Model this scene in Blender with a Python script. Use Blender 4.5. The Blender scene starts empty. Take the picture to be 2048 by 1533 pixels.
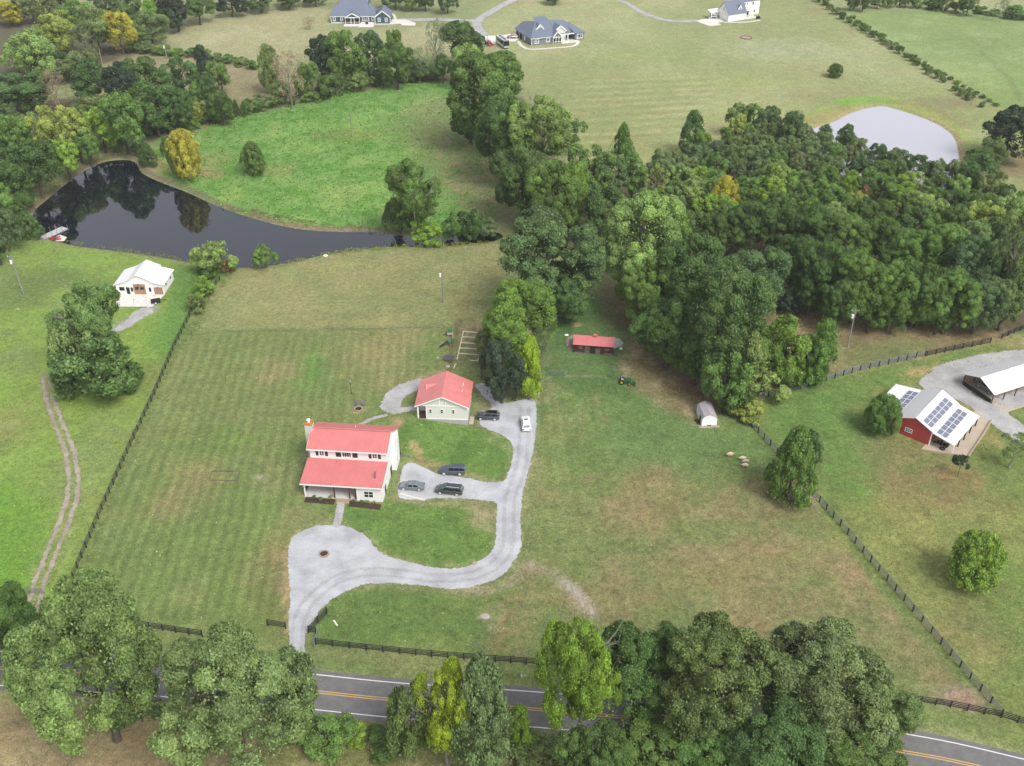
import bpy, math, random
import numpy as np
from mathutils import Vector, Matrix
from mathutils.geometry import delaunay_2d_cdt

random.seed(7)
SC = bpy.context.scene
COL = SC.collection
R_ = math.radians

# ------------------------------------------------------------ camera, sky, sun, exposure
F, PITCH, CAMH = 2032.0, R_(33.9), 120.0          # focal length in px of the 2048 px wide photograph
CP, SP = math.cos(PITCH), math.sin(PITCH)
cam = bpy.data.objects.new("camera", bpy.data.cameras.new("camera"))
COL.objects.link(cam)
cam.location = (0, 0, CAMH)
cam.rotation_euler = (R_(90) - PITCH, 0, 0)
cam.data.sensor_width = 36.0
cam.data.lens = 36.0 * F / 2048.0
cam.data.clip_start, cam.data.clip_end = 1.0, 8000.0
SC.camera = cam

SUN_EL, SUN_AZ = 51.0, 142.0                       # degrees; azimuth clockwise from +Y
world = bpy.data.worlds.new("World")
SC.world = world
world.use_nodes = True
wt = world.node_tree
wt.nodes.clear()
wo = wt.nodes.new("ShaderNodeOutputWorld")
wb = wt.nodes.new("ShaderNodeBackground")
sky = wt.nodes.new("ShaderNodeTexSky")
sky.sky_type = 'NISHITA'
sky.sun_disc = False
sky.sun_elevation, sky.sun_rotation = R_(SUN_EL), R_(SUN_AZ)
sky.air_density, sky.dust_density, sky.ozone_density = 1.0, 3.5, 1.0
hs = wt.nodes.new("ShaderNodeHueSaturation")       # thin high overcast: the blue is greyed
hs.inputs["Saturation"].default_value = 0.26
wt.links.new(sky.outputs[0], hs.inputs["Color"])
wt.links.new(hs.outputs[0], wb.inputs[0])
wt.links.new(wb.outputs[0], wo.inputs[0])
wb.inputs[1].default_value = 0.14
sun = bpy.data.objects.new("sun", bpy.data.lights.new("sun", 'SUN'))
COL.objects.link(sun)
sun.data.energy = 1.45
sun.data.angle = R_(22)
sun.data.color = (1.0, 0.96, 0.9)
_d = Vector((math.sin(R_(SUN_AZ)) * math.cos(R_(SUN_EL)), math.cos(R_(SUN_AZ)) * math.cos(R_(SUN_EL)), math.sin(R_(SUN_EL))))
sun.rotation_euler = _d.to_track_quat('Z', 'Y').to_euler()
sun.location = (0, 0, 300)
vs = SC.view_settings
vs.view_transform, vs.look, vs.gamma, vs.exposure = "Standard", "None", 1.0, 0.74
SC.cycles.max_bounces = 6
SC.cycles.diffuse_bounces = 3
SC.cycles.glossy_bounces = 2
SC.cycles.transmission_bounces = 3
SC.cycles.use_adaptive_sampling = True
SC.cycles.use_denoising = True

# ------------------------------------------------------------ where things are
def sst(a, b, x):
    t = np.clip((x - a) / (b - a), 0, 1)
    return t * t * (3 - 2 * t)

def hgt(x, y):                                      # the lie of the land
    k = 13.0 * sst(147.0, 161.0, y)                 # the fall of the ground starts further right beside the cottage
    return -1.3 * sst(-38.0 + 1.3 * k, -12.0 + .3 * k, x) * (1 - sst(186.0, 216.0, y))

def G(px, py, z=None):
    """ground point seen at photograph pixel (px, py); with z, the point at that height"""
    u, v = (px - 1024) / F, (766.5 - py) / F
    dx, dy, dz = u, CP + v * SP, -SP + v * CP
    zz = 0.0 if z is None else z
    for _ in range(4 if z is None else 1):
        t = (CAMH - zz) / -dz
        x, y = dx * t, dy * t
        if z is None:
            zz = float(hgt(x, y))
    return Vector((x, y, zz))

def scale_at(p):
    return F / (p[1] * CP - (p[2] - CAMH) * SP)

def height_at(p, py):                               # height above p whose image lies at row py
    v = (766.5 - py) / F
    return (v * p[1] * CP - p[1] * SP) / (CP + v * SP) + CAMH - p[2]

def pix(p):
    d = p[1] * CP - (p[2] - CAMH) * SP
    return 1024 + F * p[0] / d, 766.5 - F * (p[1] * SP + (p[2] - CAMH) * CP) / d

# ------------------------------------------------------------ colour and materials
KEXP = 1.85
def lin(c):
    c = np.asarray(c, float) / 255.0
    return np.where(c <= 0.04045, c / 12.92, ((c + 0.055) / 1.055) ** 2.4)

def A(r, g, b):                                     # albedo of a surface that reads (r, g, b) in flat light
    l = lin((r, g, b)) / KEXP
    return (min(l[0], .85), min(l[1], .85), min(l[2], .85), 1.0)

MATS = {}
def mat(name, col, rough=0.7, metal=0.0, vary=0.12, scale=1.5, bump=0.0, spec=0.4, seam=None, seam_axis=0, seam_dark=0.8, plank=None):
    """principled material with two scales of noise in its colour; seam / plank = spacing of ribs along an axis"""
    m = bpy.data.materials.new(name)
    m.use_nodes = True
    nt = m.node_tree
    p = nt.nodes["Principled BSDF"]
    p.inputs["Roughness"].default_value = rough
    p.inputs["Metallic"].default_value = metal
    p.inputs["Specular IOR Level"].default_value = spec
    tc = nt.nodes.new("ShaderNodeTexCoord")
    n1 = nt.nodes.new("ShaderNodeTexNoise")
    n1.inputs["Scale"].default_value = scale
    n1.inputs["Detail"].default_value = 6
    n1.inputs["Roughness"].default_value = 0.65
    nt.links.new(tc.outputs["Object"], n1.inputs["Vector"])
    mr = nt.nodes.new("ShaderNodeMapRange")
    mr.inputs[1].default_value, mr.inputs[2].default_value = 0.3, 0.7
    mr.inputs[3].default_value, mr.inputs[4].default_value = 1 - vary, 1 + vary
    nt.links.new(n1.outputs["Fac"], mr.inputs[0])
    fac = mr.outputs[0]
    if seam:
        sx = nt.nodes.new("ShaderNodeSeparateXYZ")
        nt.links.new(tc.outputs["Object"], sx.inputs[0])
        dv = nt.nodes.new("ShaderNodeMath"); dv.operation = 'DIVIDE'; dv.inputs[1].default_value = seam
        nt.links.new(sx.outputs[seam_axis], dv.inputs[0])
        fr = nt.nodes.new("ShaderNodeMath"); fr.operation = 'FRACT'
        nt.links.new(dv.outputs[0], fr.inputs[0])
        lt = nt.nodes.new("ShaderNodeMath"); lt.operation = 'LESS_THAN'; lt.inputs[1].default_value = 0.16
        nt.links.new(fr.outputs[0], lt.inputs[0])
        m2 = nt.nodes.new("ShaderNodeMapRange")
        m2.inputs[3].default_value, m2.inputs[4].default_value = 1.0, seam_dark
        nt.links.new(lt.outputs[0], m2.inputs[0])
        mu = nt.nodes.new("ShaderNodeMath"); mu.operation = 'MULTIPLY'
        nt.links.new(mr.outputs[0], mu.inputs[0]); nt.links.new(m2.outputs[0], mu.inputs[1])
        fac = mu.outputs[0]
    vm = nt.nodes.new("ShaderNodeVectorMath"); vm.operation = 'SCALE'
    vm.inputs[0].default_value = col[:3]
    nt.links.new(fac, vm.inputs["Scale"])
    nt.links.new(vm.outputs[0], p.inputs["Base Color"])
    if bump:
        n2 = nt.nodes.new("ShaderNodeTexNoise")
        n2.inputs["Scale"].default_value = scale * 6
        n2.inputs["Detail"].default_value = 4
        nt.links.new(tc.outputs["Object"], n2.inputs["Vector"])
        b = nt.nodes.new("ShaderNodeBump")
        b.inputs["Strength"].default_value = bump
        b.inputs["Distance"].default_value = 0.1
        nt.links.new(n2.outputs["Fac"], b.inputs["Height"])
        nt.links.new(b.outputs[0], p.inputs["Normal"])
    MATS[name] = m
    return m

# ------------------------------------------------------------ mesh helpers
class MB:
    """collects boxes, slabs, tubes and prisms; build() links them as one mesh object"""
    def __init__(s):
        s.v, s.f = [], []
    def face(s, pts):
        b = len(s.v)
        s.v += [tuple(p) for p in pts]
        s.f.append(tuple(range(b, b + len(pts))))
        return s
    def box(s, x0, y0, z0, x1, y1, z1, M=None):
        b = len(s.v)
        c = [(x, y, z) for z in (z0, z1) for y in (y0, y1) for x in (x0, x1)]
        if M is not None:
            c = [tuple(M @ Vector(q)) for q in c]
        s.v += c
        s.f += [tuple(b + i for i in q) for q in ((0, 2, 3, 1), (4, 5, 7, 6), (0, 1, 5, 4), (1, 3, 7, 5), (3, 2, 6, 7), (2, 0, 4, 6))]
        return s
    def slab(s, pts, th):
        """polygon pts (counter-clockwise from above) with thickness th below it"""
        p = [Vector(q) for q in pts]
        n = (p[1] - p[0]).cross(p[2] - p[0]).normalized()
        if n.z < 0:
            p.reverse(); n = -n
        q = [a - n * th for a in p]
        k, b = len(p), len(s.v)
        s.v += [tuple(a) for a in p + q]
        s.f.append(tuple(b + i for i in range(k)))
        s.f.append(tuple(b + k + i for i in reversed(range(k))))
        s.f += [(b + (i + 1) % k, b + i, b + k + i, b + k + (i + 1) % k) for i in range(k)]
        return s
    def prism(s, prof, y0, y1, axis='y'):
        """profile of (a, z) points extruded along y (a = x) or along x (a = y)"""
        k, b = len(prof), len(s.v)
        for t in (y0, y1):
            s.v += [((a, t, z) if axis == 'y' else (t, a, z)) for a, z in prof]
        s.f.append(tuple(b + i for i in range(k)))
        s.f.append(tuple(b + k + i for i in reversed(range(k))))
        s.f += [(b + (i + 1) % k, b + i, b + k + i, b + k + (i + 1) % k) for i in range(k)]
        return s
    def tube(s, p0, p1, r0, r1=None, n=8):
        r1 = r0 if r1 is None else r1
        p0, p1 = Vector(p0), Vector(p1)
        d = (p1 - p0).normalized()
        a = d.orthogonal().normalized(); c = d.cross(a)
        b = len(s.v)
        for p, r in ((p0, r0), (p1, r1)):
            for i in range(n):
                t = 2 * math.pi * i / n
                s.v.append(tuple(p + (a * math.cos(t) + c * math.sin(t)) * r))
        s.f += [(b + i, b + (i + 1) % n, b + n + (i + 1) % n, b + n + i) for i in range(n)]
        s.f.append(tuple(b + i for i in reversed(range(n))))
        s.f.append(tuple(b + n + i for i in range(n)))
        return s
    def ball(s, c, rx, ry=None, rz=None, n=10, m=6):
        ry = rx if ry is None else ry; rz = rx if rz is None else rz
        b = len(s.v)
        for j in range(1, m):
            t = math.pi * j / m
            for i in range(n):
                u = 2 * math.pi * i / n
                s.v.append((c[0] + rx * math.sin(t) * math.cos(u), c[1] + ry * math.sin(t) * math.sin(u), c[2] + rz * math.cos(t)))
        s.v += [(c[0], c[1], c[2] + rz), (c[0], c[1], c[2] - rz)]
        top, bot = b + n * (m - 1), b + n * (m - 1) + 1
        for j in range(m - 2):
            for i in range(n):
                s.f.append((b + j * n + i, b + (j + 1) * n + i, b + (j + 1) * n + (i + 1) % n, b + j * n + (i + 1) % n))
        for i in range(n):
            s.f.append((top, b + i, b + (i + 1) % n))
            s.f.append((bot, b + (m - 2) * n + (i + 1) % n, b + (m - 2) * n + i))
        return s
    def build(s, name, m, parent=None, smooth=False, label=None):
        me = bpy.data.meshes.new(name)
        me.from_pydata(s.v, [], s.f)
        if smooth:
            me.polygons.foreach_set("use_smooth", [True] * len(me.polygons))
        me.materials.append(m)
        o = bpy.data.objects.new(name, me)
        COL.objects.link(o)
        if parent is not None:
            o.parent = parent
        if label:
            o["label"] = label
        return o

def thing(name, label, cat, loc=(0, 0, 0), rz=0.0, group=None):
    o = bpy.data.objects.new(name, None)
    COL.objects.link(o)
    o.empty_display_size = 0.5
    o.location = loc
    o.rotation_euler = (0, 0, rz)
    return tag(o, label, cat, group)

def tag(o, label, cat, group=None):
    o["label"], o["category"] = label, cat
    if group:
        o["group"] = group
    return o

def kids(o):
    return [c for c in o.children]

def dup(o, loc, rz=None, label=None, parent=None):
    c = o.copy()
    COL.objects.link(c)
    c.parent = parent
    if parent is None:
        c.location = loc
        if rz is not None:
            c.rotation_euler = (0, 0, rz)
        if label:
            c["label"] = label
    for ch in kids(o):
        dup(ch, None, parent=c)
    return c

def np_mesh(name, v, f, m, kind=None):
    me = bpy.data.meshes.new(name)
    me.vertices.add(len(v)); me.vertices.foreach_set("co", np.ascontiguousarray(v, dtype=np.float32).ravel())
    k = f.shape[1]
    me.loops.add(f.size); me.loops.foreach_set("vertex_index", np.ascontiguousarray(f, dtype=np.int32).ravel())
    me.polygons.add(len(f))
    me.polygons.foreach_set("loop_start", np.arange(0, f.size, k, dtype=np.int32))
    me.update(calc_edges=True)
    if m is not None:
        me.materials.append(m)
    return me

def structure(name, me, kind="structure"):
    o = bpy.data.objects.new(name, me)
    COL.objects.link(o)
    o["kind"] = kind
    return o

# value noise in numpy
_rng = np.random.default_rng(11)
_LAT = _rng.random((256, 256))
def vnoise(x, y):
    xi, yi = np.floor(x).astype(int), np.floor(y).astype(int)
    fx, fy = x - xi, y - yi
    fx, fy = fx * fx * (3 - 2 * fx), fy * fy * (3 - 2 * fy)
    a, b = _LAT[xi % 256, yi % 256], _LAT[(xi + 1) % 256, yi % 256]
    c, d = _LAT[xi % 256, (yi + 1) % 256], _LAT[(xi + 1) % 256, (yi + 1) % 256]
    return (a * (1 - fx) + b * fx) * (1 - fy) + (c * (1 - fx) + d * fx) * fy

def fbm(x, y, s, o=4, seed=0):
    t, amp, tot = 0, 1.0, 0.0
    for i in range(o):
        t = t + amp * vnoise(x / s + 17.3 * seed + 5.1 * i, y / s + 9.7 * seed + 3.3 * i)
        tot += amp; amp *= 0.55; s *= 0.5
    return t / tot * 2 - 1

def spline(pts, closed=False, step=0.8):
    """Catmull-Rom through 2-D points, resampled about every step metres"""
    P = [Vector((p[0], p[1])) for p in pts]
    n = len(P)
    out = []
    for i in range(n if closed else n - 1):
        if closed:
            a, b, c, d = P[(i - 1) % n], P[i], P[(i + 1) % n], P[(i + 2) % n]
        else:
            a, b, c, d = P[max(i - 1, 0)], P[i], P[i + 1], P[min(i + 2, n - 1)]
        k = max(1, int((c - b).length / step))
        for j in range(k):
            t = j / k
            out.append(0.5 * ((2 * b) + (c - a) * t + (2 * a - 5 * b + 4 * c - d) * t * t + (3 * b - a - 3 * c + d) * t ** 3))
    if not closed:
        out.append(P[-1])
    return out
# ------------------------------------------------------------ ground: one sheet, coloured by what grows where
def px_poly(pts, closed=True, smooth=True, step=1.0):
    w = [G(*p) for p in pts]
    return spline(w, closed, step) if smooth else [Vector((p.x, p.y)) for p in w]

POND_A = px_poly([(66, 425), (100, 392), (150, 352), (196, 326), (236, 318), (268, 322), (285, 345), (330, 366), (372, 382), (430, 408), (500, 433), (580, 453), (660, 461), (750, 462),
                  (800, 468), (860, 472), (915, 466), (985, 461), (1005, 470), (985, 480), (940, 485), (880, 490), (780, 491), (700, 499), (640, 509), (570, 524), (470, 533), (400, 526), (330, 513), (240, 500), (150, 489), (110, 476), (78, 462)])
POND_B = px_poly([(1618, 262), (1660, 246), (1700, 226), (1735, 215), (1766, 211), (1790, 216), (1840, 232), (1880, 250), (1905, 270), (1916, 298), (1915, 340), (1880, 380), (1780, 385), (1690, 350), (1630, 300)])
WATER_A, WATER_B = -0.45, -0.40

xs = np.concatenate([[-3000, -1500, -800, -500, -400], np.arange(-340, -170, 1.7), np.arange(-170, 170, 0.85), np.arange(170, 341, 1.7), [400, 500, 800, 1500, 3000]])
ys = np.concatenate([[-1500, -600, -200, 0, 30, 50], np.arange(64, 270, 0.8), np.arange(270, 420, 1.1), np.arange(420, 640, 1.7), [660, 720, 800, 1000, 1500, 2500, 4000]])
GX, GY = np.meshgrid(xs, ys)
shp = GX.shape
gx, gy = GX.ravel(), GY.ravel()

def sdf(poly, m):
    """signed distance (inside positive) of masked grid points to a polygon"""
    x, y = gx[m], gy[m]
    n = len(poly)
    d = np.full(x.shape, 1e9)
    ins = np.zeros(x.shape, bool)
    for i in range(n):
        ax, ay = poly[i]; bx, by = poly[(i + 1) % n]
        ex, ey = bx - ax, by - ay
        t = np.clip(((x - ax) * ex + (y - ay) * ey) / (ex * ex + ey * ey + 1e-9), 0, 1)
        d = np.minimum(d, (x - ax - t * ex) ** 2 + (y - ay - t * ey) ** 2)
        c = (ay > y) != (by > y)
        with np.errstate(divide='ignore', invalid='ignore'):
            ins ^= c & (x < ex * (y - ay) / (ey if ey else 1e-9) + ax)
    d = np.sqrt(d)
    return np.where(ins, d, -d)

def near(poly, marg):
    px_, py_ = [p[0] for p in poly], [p[1] for p in poly]
    return (gx > min(px_) - marg) & (gx < max(px_) + marg) & (gy > min(py_) - marg) & (gy < max(py_) + marg)

gz = hgt(gx, gy)
n_big, n_mid, n_sml, n_tiny = fbm(gx, gy, 42, 3, 1), fbm(gx, gy, 11, 4, 2), fbm(gx, gy, 3.0, 3, 3), fbm(gx, gy, 1.1, 2, 4)
n_w = fbm(gx, gy, 6, 4, 5)
GC = np.tile(np.array([146., 151., 96.]), (len(gx), 1))

def blend(m, w, col):
    w = np.clip(w, 0, 1)[:, None]
    GC[m] = GC[m] * (1 - w) + np.asarray(col, float) * w

def patch(pts, col, soft=2.0, warp=2.0, k=1.0, smooth=True):
    poly = px_poly(pts, True, smooth, 3.0)
    m = near(poly, soft + warp + 1)
    d = sdf(poly, m) + n_w[m] * warp
    blend(m, sst(-soft, soft, d) * k, col)

def blob(px, py, r, col, k=0.8, asp=1.0, grain=0.6):
    c = G(px, py)
    m = (abs(gx - c.x) < r * 1.8) & (abs(gy - c.y) < r * asp * 1.8)
    d = np.hypot(gx[m] - c.x, (gy[m] - c.y) / asp) / r
    w = (1 - sst(0.3, 1.15, d + 0.45 * n_w[m])) * (1 - grain + grain * sst(-0.35, 0.3, n_sml[m] + 0.5 * n_tiny[m]))
    blend(m, w * k, col)

def streak(pts, width, col, k=0.8, soft=0.8, warp=0.6, grain=0.5, step=2.0):
    L = px_poly(pts, False, True, step)
    m = near(L, width + soft + warp + 1)
    x, y = gx[m], gy[m]
    d = np.full(x.shape, 1e9)
    for a, b in zip(L, L[1:]):
        ex, ey = b[0] - a[0], b[1] - a[1]
        t = np.clip(((x - a[0]) * ex + (y - a[1]) * ey) / (ex * ex + ey * ey + 1e-9), 0, 1)
        d = np.minimum(d, np.hypot(x - a[0] - t * ex, y - a[1] - t * ey))
    w = (1 - sst(width / 2 - soft / 2, width / 2 + soft / 2, d + n_w[m] * warp + 0.3 * n_tiny[m] * warp))
    w = w * (1 - grain + grain * sst(-0.3, 0.3, n_tiny[m] + n_sml[m] * 0.6))
    blend(m, w * k, col)

def scatter_tone(pts, col, k=0.6, lo=0.0, hi=0.5, field=None):
    """a second grass colour that comes and goes within an area"""
    poly = px_poly(pts, True, True, 3.0)
    m = near(poly, 6)
    f = (n_mid if field is None else field)[m]
    blend(m, sst(-3, 3, sdf(poly, m)) * sst(lo, hi, f) * k, col)

def stripes(pts, ang, period, col_a, col_b, k=0.5):
    poly = px_poly(pts, True, False)
    m = near(poly, 4)
    a = R_(ang)
    u = gx[m] * math.sin(a) - gy[m] * math.cos(a) + 0.5 * n_mid[m]
    s = np.sin(u * 2 * math.pi / period + 1.2 * fbm(gx[m], gy[m], 30, 2, 9)) * sst(-0.9, 0.5, n_big[m] + n_mid[m] * .6)
    d = sst(-2, 3, sdf(poly, m))
    blend(m, np.clip(s, 0, 1) * k * d, col_a)
    blend(m, np.clip(-s, 0, 1) * k * d, col_b)

# -- far fields
patch([(330, 60), (420, 40), (560, 15), (660, 20), (660, 60), (900, 60), (960, 70), (900, 110), (700, 70), (560, 130), (480, 125), (340, 90)], (172, 167, 116), 4, 4)
scatter_tone([(330, 60), (560, 15), (900, 30), (900, 110), (560, 130), (340, 90)], (190, 180, 140), .6, 0, .5)
patch([(210, 115), (270, 100), (400, 115), (560, 150), (600, 190), (560, 215), (460, 200), (330, 160), (250, 150)], (150, 140, 98), 3, 3)
scatter_tone([(210, 115), (400, 115), (600, 190), (460, 200)], (172, 150, 118), .7, -.1, .4)
patch([(780, 0), (990, 0), (980, 30), (900, 45), (780, 35)], (138, 148, 92), 4, 3)
patch([(990, 110), (980, 40), (1010, 0), (1640, -15), (1700, 40), (2030, 230), (1960, 330), (1600, 300), (1200, 330), (1100, 220)], (150, 158, 96), 5, 4)
scatter_tone([(990, 110), (1010, 0), (1640, -15), (2030, 230), (1600, 300), (1200, 330)], (172, 172, 118), .75, -.15, .45, n_big)
scatter_tone([(990, 110), (1010, 0), (1640, -15), (2030, 230), (1600, 300), (1200, 330)], (152, 138, 92), .5, .15, .6, n_mid)
blob(1560, 100, 34, (176, 178, 132), .8, .6, .2); blob(1430, 165, 40, (162, 170, 92), .6, .3, .3); blob(1900, 205, 14, (140, 124, 88), .8, .6); blob(1640, 190, 22, (146, 136, 92), .5, .6)
blob(1300, 110, 30, (152, 170, 90), .5, .4, .3); blob(1105, 103, 9, (190, 160, 115), .7, .4); blob(1530, 52, 7, (180, 150, 100), .6, .5)
stripes([(1080, 160), (1450, 150), (1400, 250), (1180, 300), (1120, 240)], 8, 7.0, (180, 178, 126), (136, 144, 84), .6)
patch([(1680, 22), (2048, 22), (2120, 240), (2010, 218), (1850, 120)], (136, 158, 84), 2, 2)
scatter_tone([(1680, 22), (2048, 22), (2120, 240), (2010, 218), (1850, 120)], (150, 168, 102), .8, -.1, .5)
scatter_tone([(1680, 22), (2048, 22), (2120, 240), (2010, 218), (1850, 120)], (110, 142, 74), .6, .1, .5, n_sml)
streak([(1790, 84), (1900, 80), (1970, 76), (1990, 86), (1965, 105), (1990, 130), (2020, 160), (2040, 200)], 1.5, (98, 116, 62), .7, 1.5, 1)
patch([(1700, -10), (2060, -10), (2060, 22), (1700, 16)], (160, 165, 112), 3, 3)
# -- pond B surroundings
patch([(1610, 235), (1720, 200), (1800, 200), (1900, 240), (1940, 290), (1940, 370), (1880, 420), (1600, 320)], (150, 166, 78), 3, 3)
streak([(1690, 205), (1740, 198), (1780, 205)], 7, (118, 170, 62), .8, 3, 2, .3)
streak([(1600, 265), (1660, 242), (1730, 212), (1766, 208), (1800, 213), (1850, 232), (1890, 252), (1912, 272), (1922, 300), (1921, 350)], 2.6, (176, 152, 118), .85, 1.6, 1.2, .3)
streak([(1610, 245), (1690, 218)], 6, (168, 140, 98), .7, 3, 2)
streak([(1800, 205), (1870, 222), (1930, 250)], 6, (140, 122, 88), .55, 4, 2)
patch([(1940, 300), (2060, 310), (2060, 350), (1950, 340)], (138, 122, 86), 3, 3)
# -- bright pasture beyond the near pond
PAST = [(300, 300), (420, 245), (560, 215), (700, 185), (820, 165), (890, 160), (925, 190), (960, 270), (1010, 340), (1030, 410), (960, 450), (860, 470), (740, 463), (600, 455), (480, 430), (380, 385), (330, 350)]
patch(PAST, (120, 164, 78), 2.5, 2)
scatter_tone(PAST, (84, 140, 46), .85, -.15, .3, n_sml)
scatter_tone(PAST, (140, 172, 84), .75, 0, .45, n_mid)
scatter_tone(PAST, (150, 160, 90), .6, .25, .6, n_big)
patch([(900, 200), (930, 230), (1000, 330), (1040, 410), (990, 440), (920, 400), (860, 330), (800, 240)], (128, 132, 84), 10, 8, .8)
scatter_tone([(900, 250), (1000, 330), (1040, 410), (960, 450), (880, 350)], (168, 140, 110), .75, -.2, .35, n_sml)
streak([(330, 290), (450, 232), (600, 195), (760, 170), (880, 150)], 7, (146, 132, 94), .85, 3, 2.5)
streak([(300, 320), (330, 335), (400, 345), (430, 350)], 7, (170, 140, 98), .8, 3, 2)
blob(420, 320, 9, (165, 150, 100), .7); blob(560, 340, 6, (150, 130, 85), .5); blob(700, 270, 14, (128, 130, 62), .7, .5)
streak([(262, 262), (240, 300), (170, 330), (100, 390), (60, 420)], 3.5, (110, 126, 66), .9, 2, 1.5)
streak([(255, 300), (190, 316), (120, 366)], 1.5, (150, 132, 100), .7, 1, 1)
# -- pond A banks
streak([(56, 422), (90, 396), (148, 350), (194, 322), (236, 313), (270, 317), (288, 340), (332, 361), (374, 377), (432, 403), (502, 428), (582, 449), (662, 458), (750, 459), (800, 464), (860, 462)], 2.4, (120, 104, 84), .95, 1.0, .9, .25)
streak([(500, 432), (570, 449), (650, 459), (740, 461)], 2.8, (142, 118, 98), .8, 1.2, 1, .4)
streak([(105, 480), (150, 492), (240, 503), (330, 516), (400, 529)], 1.5, (150, 138, 100), .8, .8, .6)
# -- neighbour's pasture on the left
LP = [(-40, 470), (60, 480), (130, 490), (390, 528), (470, 538), (440, 575), (395, 640), (150, 1160), (60, 1250), (-60, 1200), (-100, 800)]
patch(LP, (134, 163, 70), 1.5, .8)
scatter_tone(LP, (106, 126, 66), .8, -.1, .35, n_mid)
scatter_tone(LP, (140, 168, 66), .8, .0, .4, n_big)
scatter_tone(LP, (134, 146, 86), .5, .1, .5, fbm(gx, gy, 17, 4, 12))
patch([(-60, 980), (100, 1000), (110, 1090), (70, 1190), (-80, 1180)], (104, 156, 44), 4, 3, .7)
patch([(340, 540), (460, 545), (440, 575), (395, 640), (350, 720), (300, 690), (340, 600)], (96, 142, 60), 3, 3, .8)
blob(60, 560, 14, (100, 118, 62), .6, .7); blob(40, 850, 10, (140, 140, 84), .7); blob(240, 760, 9, (118, 112, 70), .7, .6); blob(20, 720, 10, (112, 122, 82), .6)
streak([(225, 662), (260, 640), (302, 618)], 3.8, (168, 165, 160), .9, 1.2, 1)
streak([(92, 752), (100, 800), (122, 860), (143, 920), (146, 980), (130, 1040), (102, 1110), (76, 1175), (62, 1235)], 3.2, (150, 146, 108), .6, 1.6, .8, .6)
# -- lawns of the farmhouse
LAWN = [(147, 1158), (355, 685), (388, 640), (435, 572), (470, 538), (570, 528), (700, 503), (780, 495), (1005, 478), (1012, 520), (990, 600), (985, 700), (1000, 780), (1090, 770), (1075, 860), (1040, 1000), (1060, 1140), (1030, 1318), (620, 1300), (300, 1255)]
patch(LAWN, (122, 134, 76), 1.0, .5)
patch([(388, 655), (470, 545), (780, 498), (1005, 482), (1005, 560), (930, 640), (880, 655), (600, 662)], (146, 148, 92), 2, 1.5)
scatter_tone([(388, 655), (470, 545), (780, 498), (1005, 482), (930, 640), (600, 662)], (162, 158, 102), .75, -.1, .4, n_mid)
scatter_tone([(388, 655), (470, 545), (780, 498), (1005, 482), (930, 640), (600, 662)], (128, 142, 82), .7, 0, .4, n_big)
stripes([(150, 1150), (360, 690), (395, 664), (600, 662), (900, 655), (880, 740), (760, 800), (700, 850), (610, 860), (600, 1000), (560, 1100), (575, 1250), (300, 1250)], 93, 6.4, (146, 148, 92), (112, 128, 64), .15)
mow = np.zeros(len(gx))
for mp in ([(150, 1150), (360, 690), (395, 664), (600, 662), (900, 655), (880, 740), (760, 800), (700, 850), (610, 860), (600, 1000), (570, 1060), (575, 1250), (300, 1250)], [(1075, 780), (1240, 790), (1420, 860), (1400, 1240), (1050, 1300)]):
    _p = px_poly(mp, True, False); _m = near(_p, 4)
    mow[_m] = np.maximum(mow[_m], sst(-1, 3, sdf(_p, _m)) * (.35 + .65 * sst(-.5, .4, n_big[_m] + .5 * n_mid[_m])) * (1 if mp[0][0] == 150 else .55))
scatter_tone(LAWN, (102, 130, 60), .55, .05, .45, n_big)
scatter_tone(LAWN, (142, 138, 90), .5, .1, .5, n_mid)
for b in [(395, 975, 7, (154, 128, 90), .5, 1.3), (345, 1010, 6, (150, 126, 88), .4, 1), (470, 880, 12, (100, 128, 56), .7, .5), (620, 740, 5, (92, 138, 58), .8, 2.4), (870, 690, 4, (94, 142, 56), .8, 2.6), (700, 880, 8, (104, 132, 60), .6, .6),
          (560, 960, 7, (150, 138, 96), .6, .8), (600, 1040, 7, (140, 132, 86), .6, .8), (540, 1130, 5, (150, 128, 90), .7, 1.8), (820, 660, 4, (160, 140, 100), .6, .8)]:
    blob(b[0], b[1], b[2], b[3], b[4], b[5])
scatter_tone([(560, 670), (900, 660), (880, 760), (760, 800), (640, 850), (480, 760)], (156, 142, 94), .55, -.3, .4, n_mid)
patch([(560, 1060), (585, 1070), (580, 1200), (590, 1260), (560, 1265), (500, 1180)], (118, 122, 66), 2, 2, .6)
streak([(590, 1075), (578, 1150), (582, 1220), (584, 1262)], 2.2, (196, 164, 116), .9, 1.2, .8, .4)
streak([(570, 1110), (565, 1170)], 3.5, (160, 134, 100), .7, 2, 1.5)
patch([(690, 1010), (760, 1000), (880, 1005), (985, 1040), (990, 1090), (940, 1130), (880, 1138), (760, 1110), (690, 1050)], (94, 128, 54), 1.5, 1, .9)
scatter_tone([(690, 1010), (990, 1040), (940, 1130), (760, 1110)], (108, 142, 62), .7, 0, .4, n_sml)
patch([(800, 850), (850, 840), (1000, 868), (1030, 900), (1015, 950), (960, 962), (880, 925), (830, 920), (805, 900)], (86, 122, 50), 1.2, .8, .95)
scatter_tone([(800, 850), (1000, 868), (1030, 900), (960, 962), (830, 920)], (104, 138, 60), .7, 0, .4, n_mid)
patch([(640, 1280), (625, 1210), (700, 1172), (860, 1182), (1000, 1185), (1050, 1150), (1035, 1310), (800, 1300)], (96, 124, 56), 1.5, 1, .95)
scatter_tone([(640, 1280), (700, 1172), (1000, 1185), (1035, 1310)], (124, 142, 72), .75, 0, .4, n_mid)
scatter_tone([(960, 1180), (1050, 1150), (1035, 1310), (960, 1290)], (148, 126, 90), .8, -.2, .3, n_sml)
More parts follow.
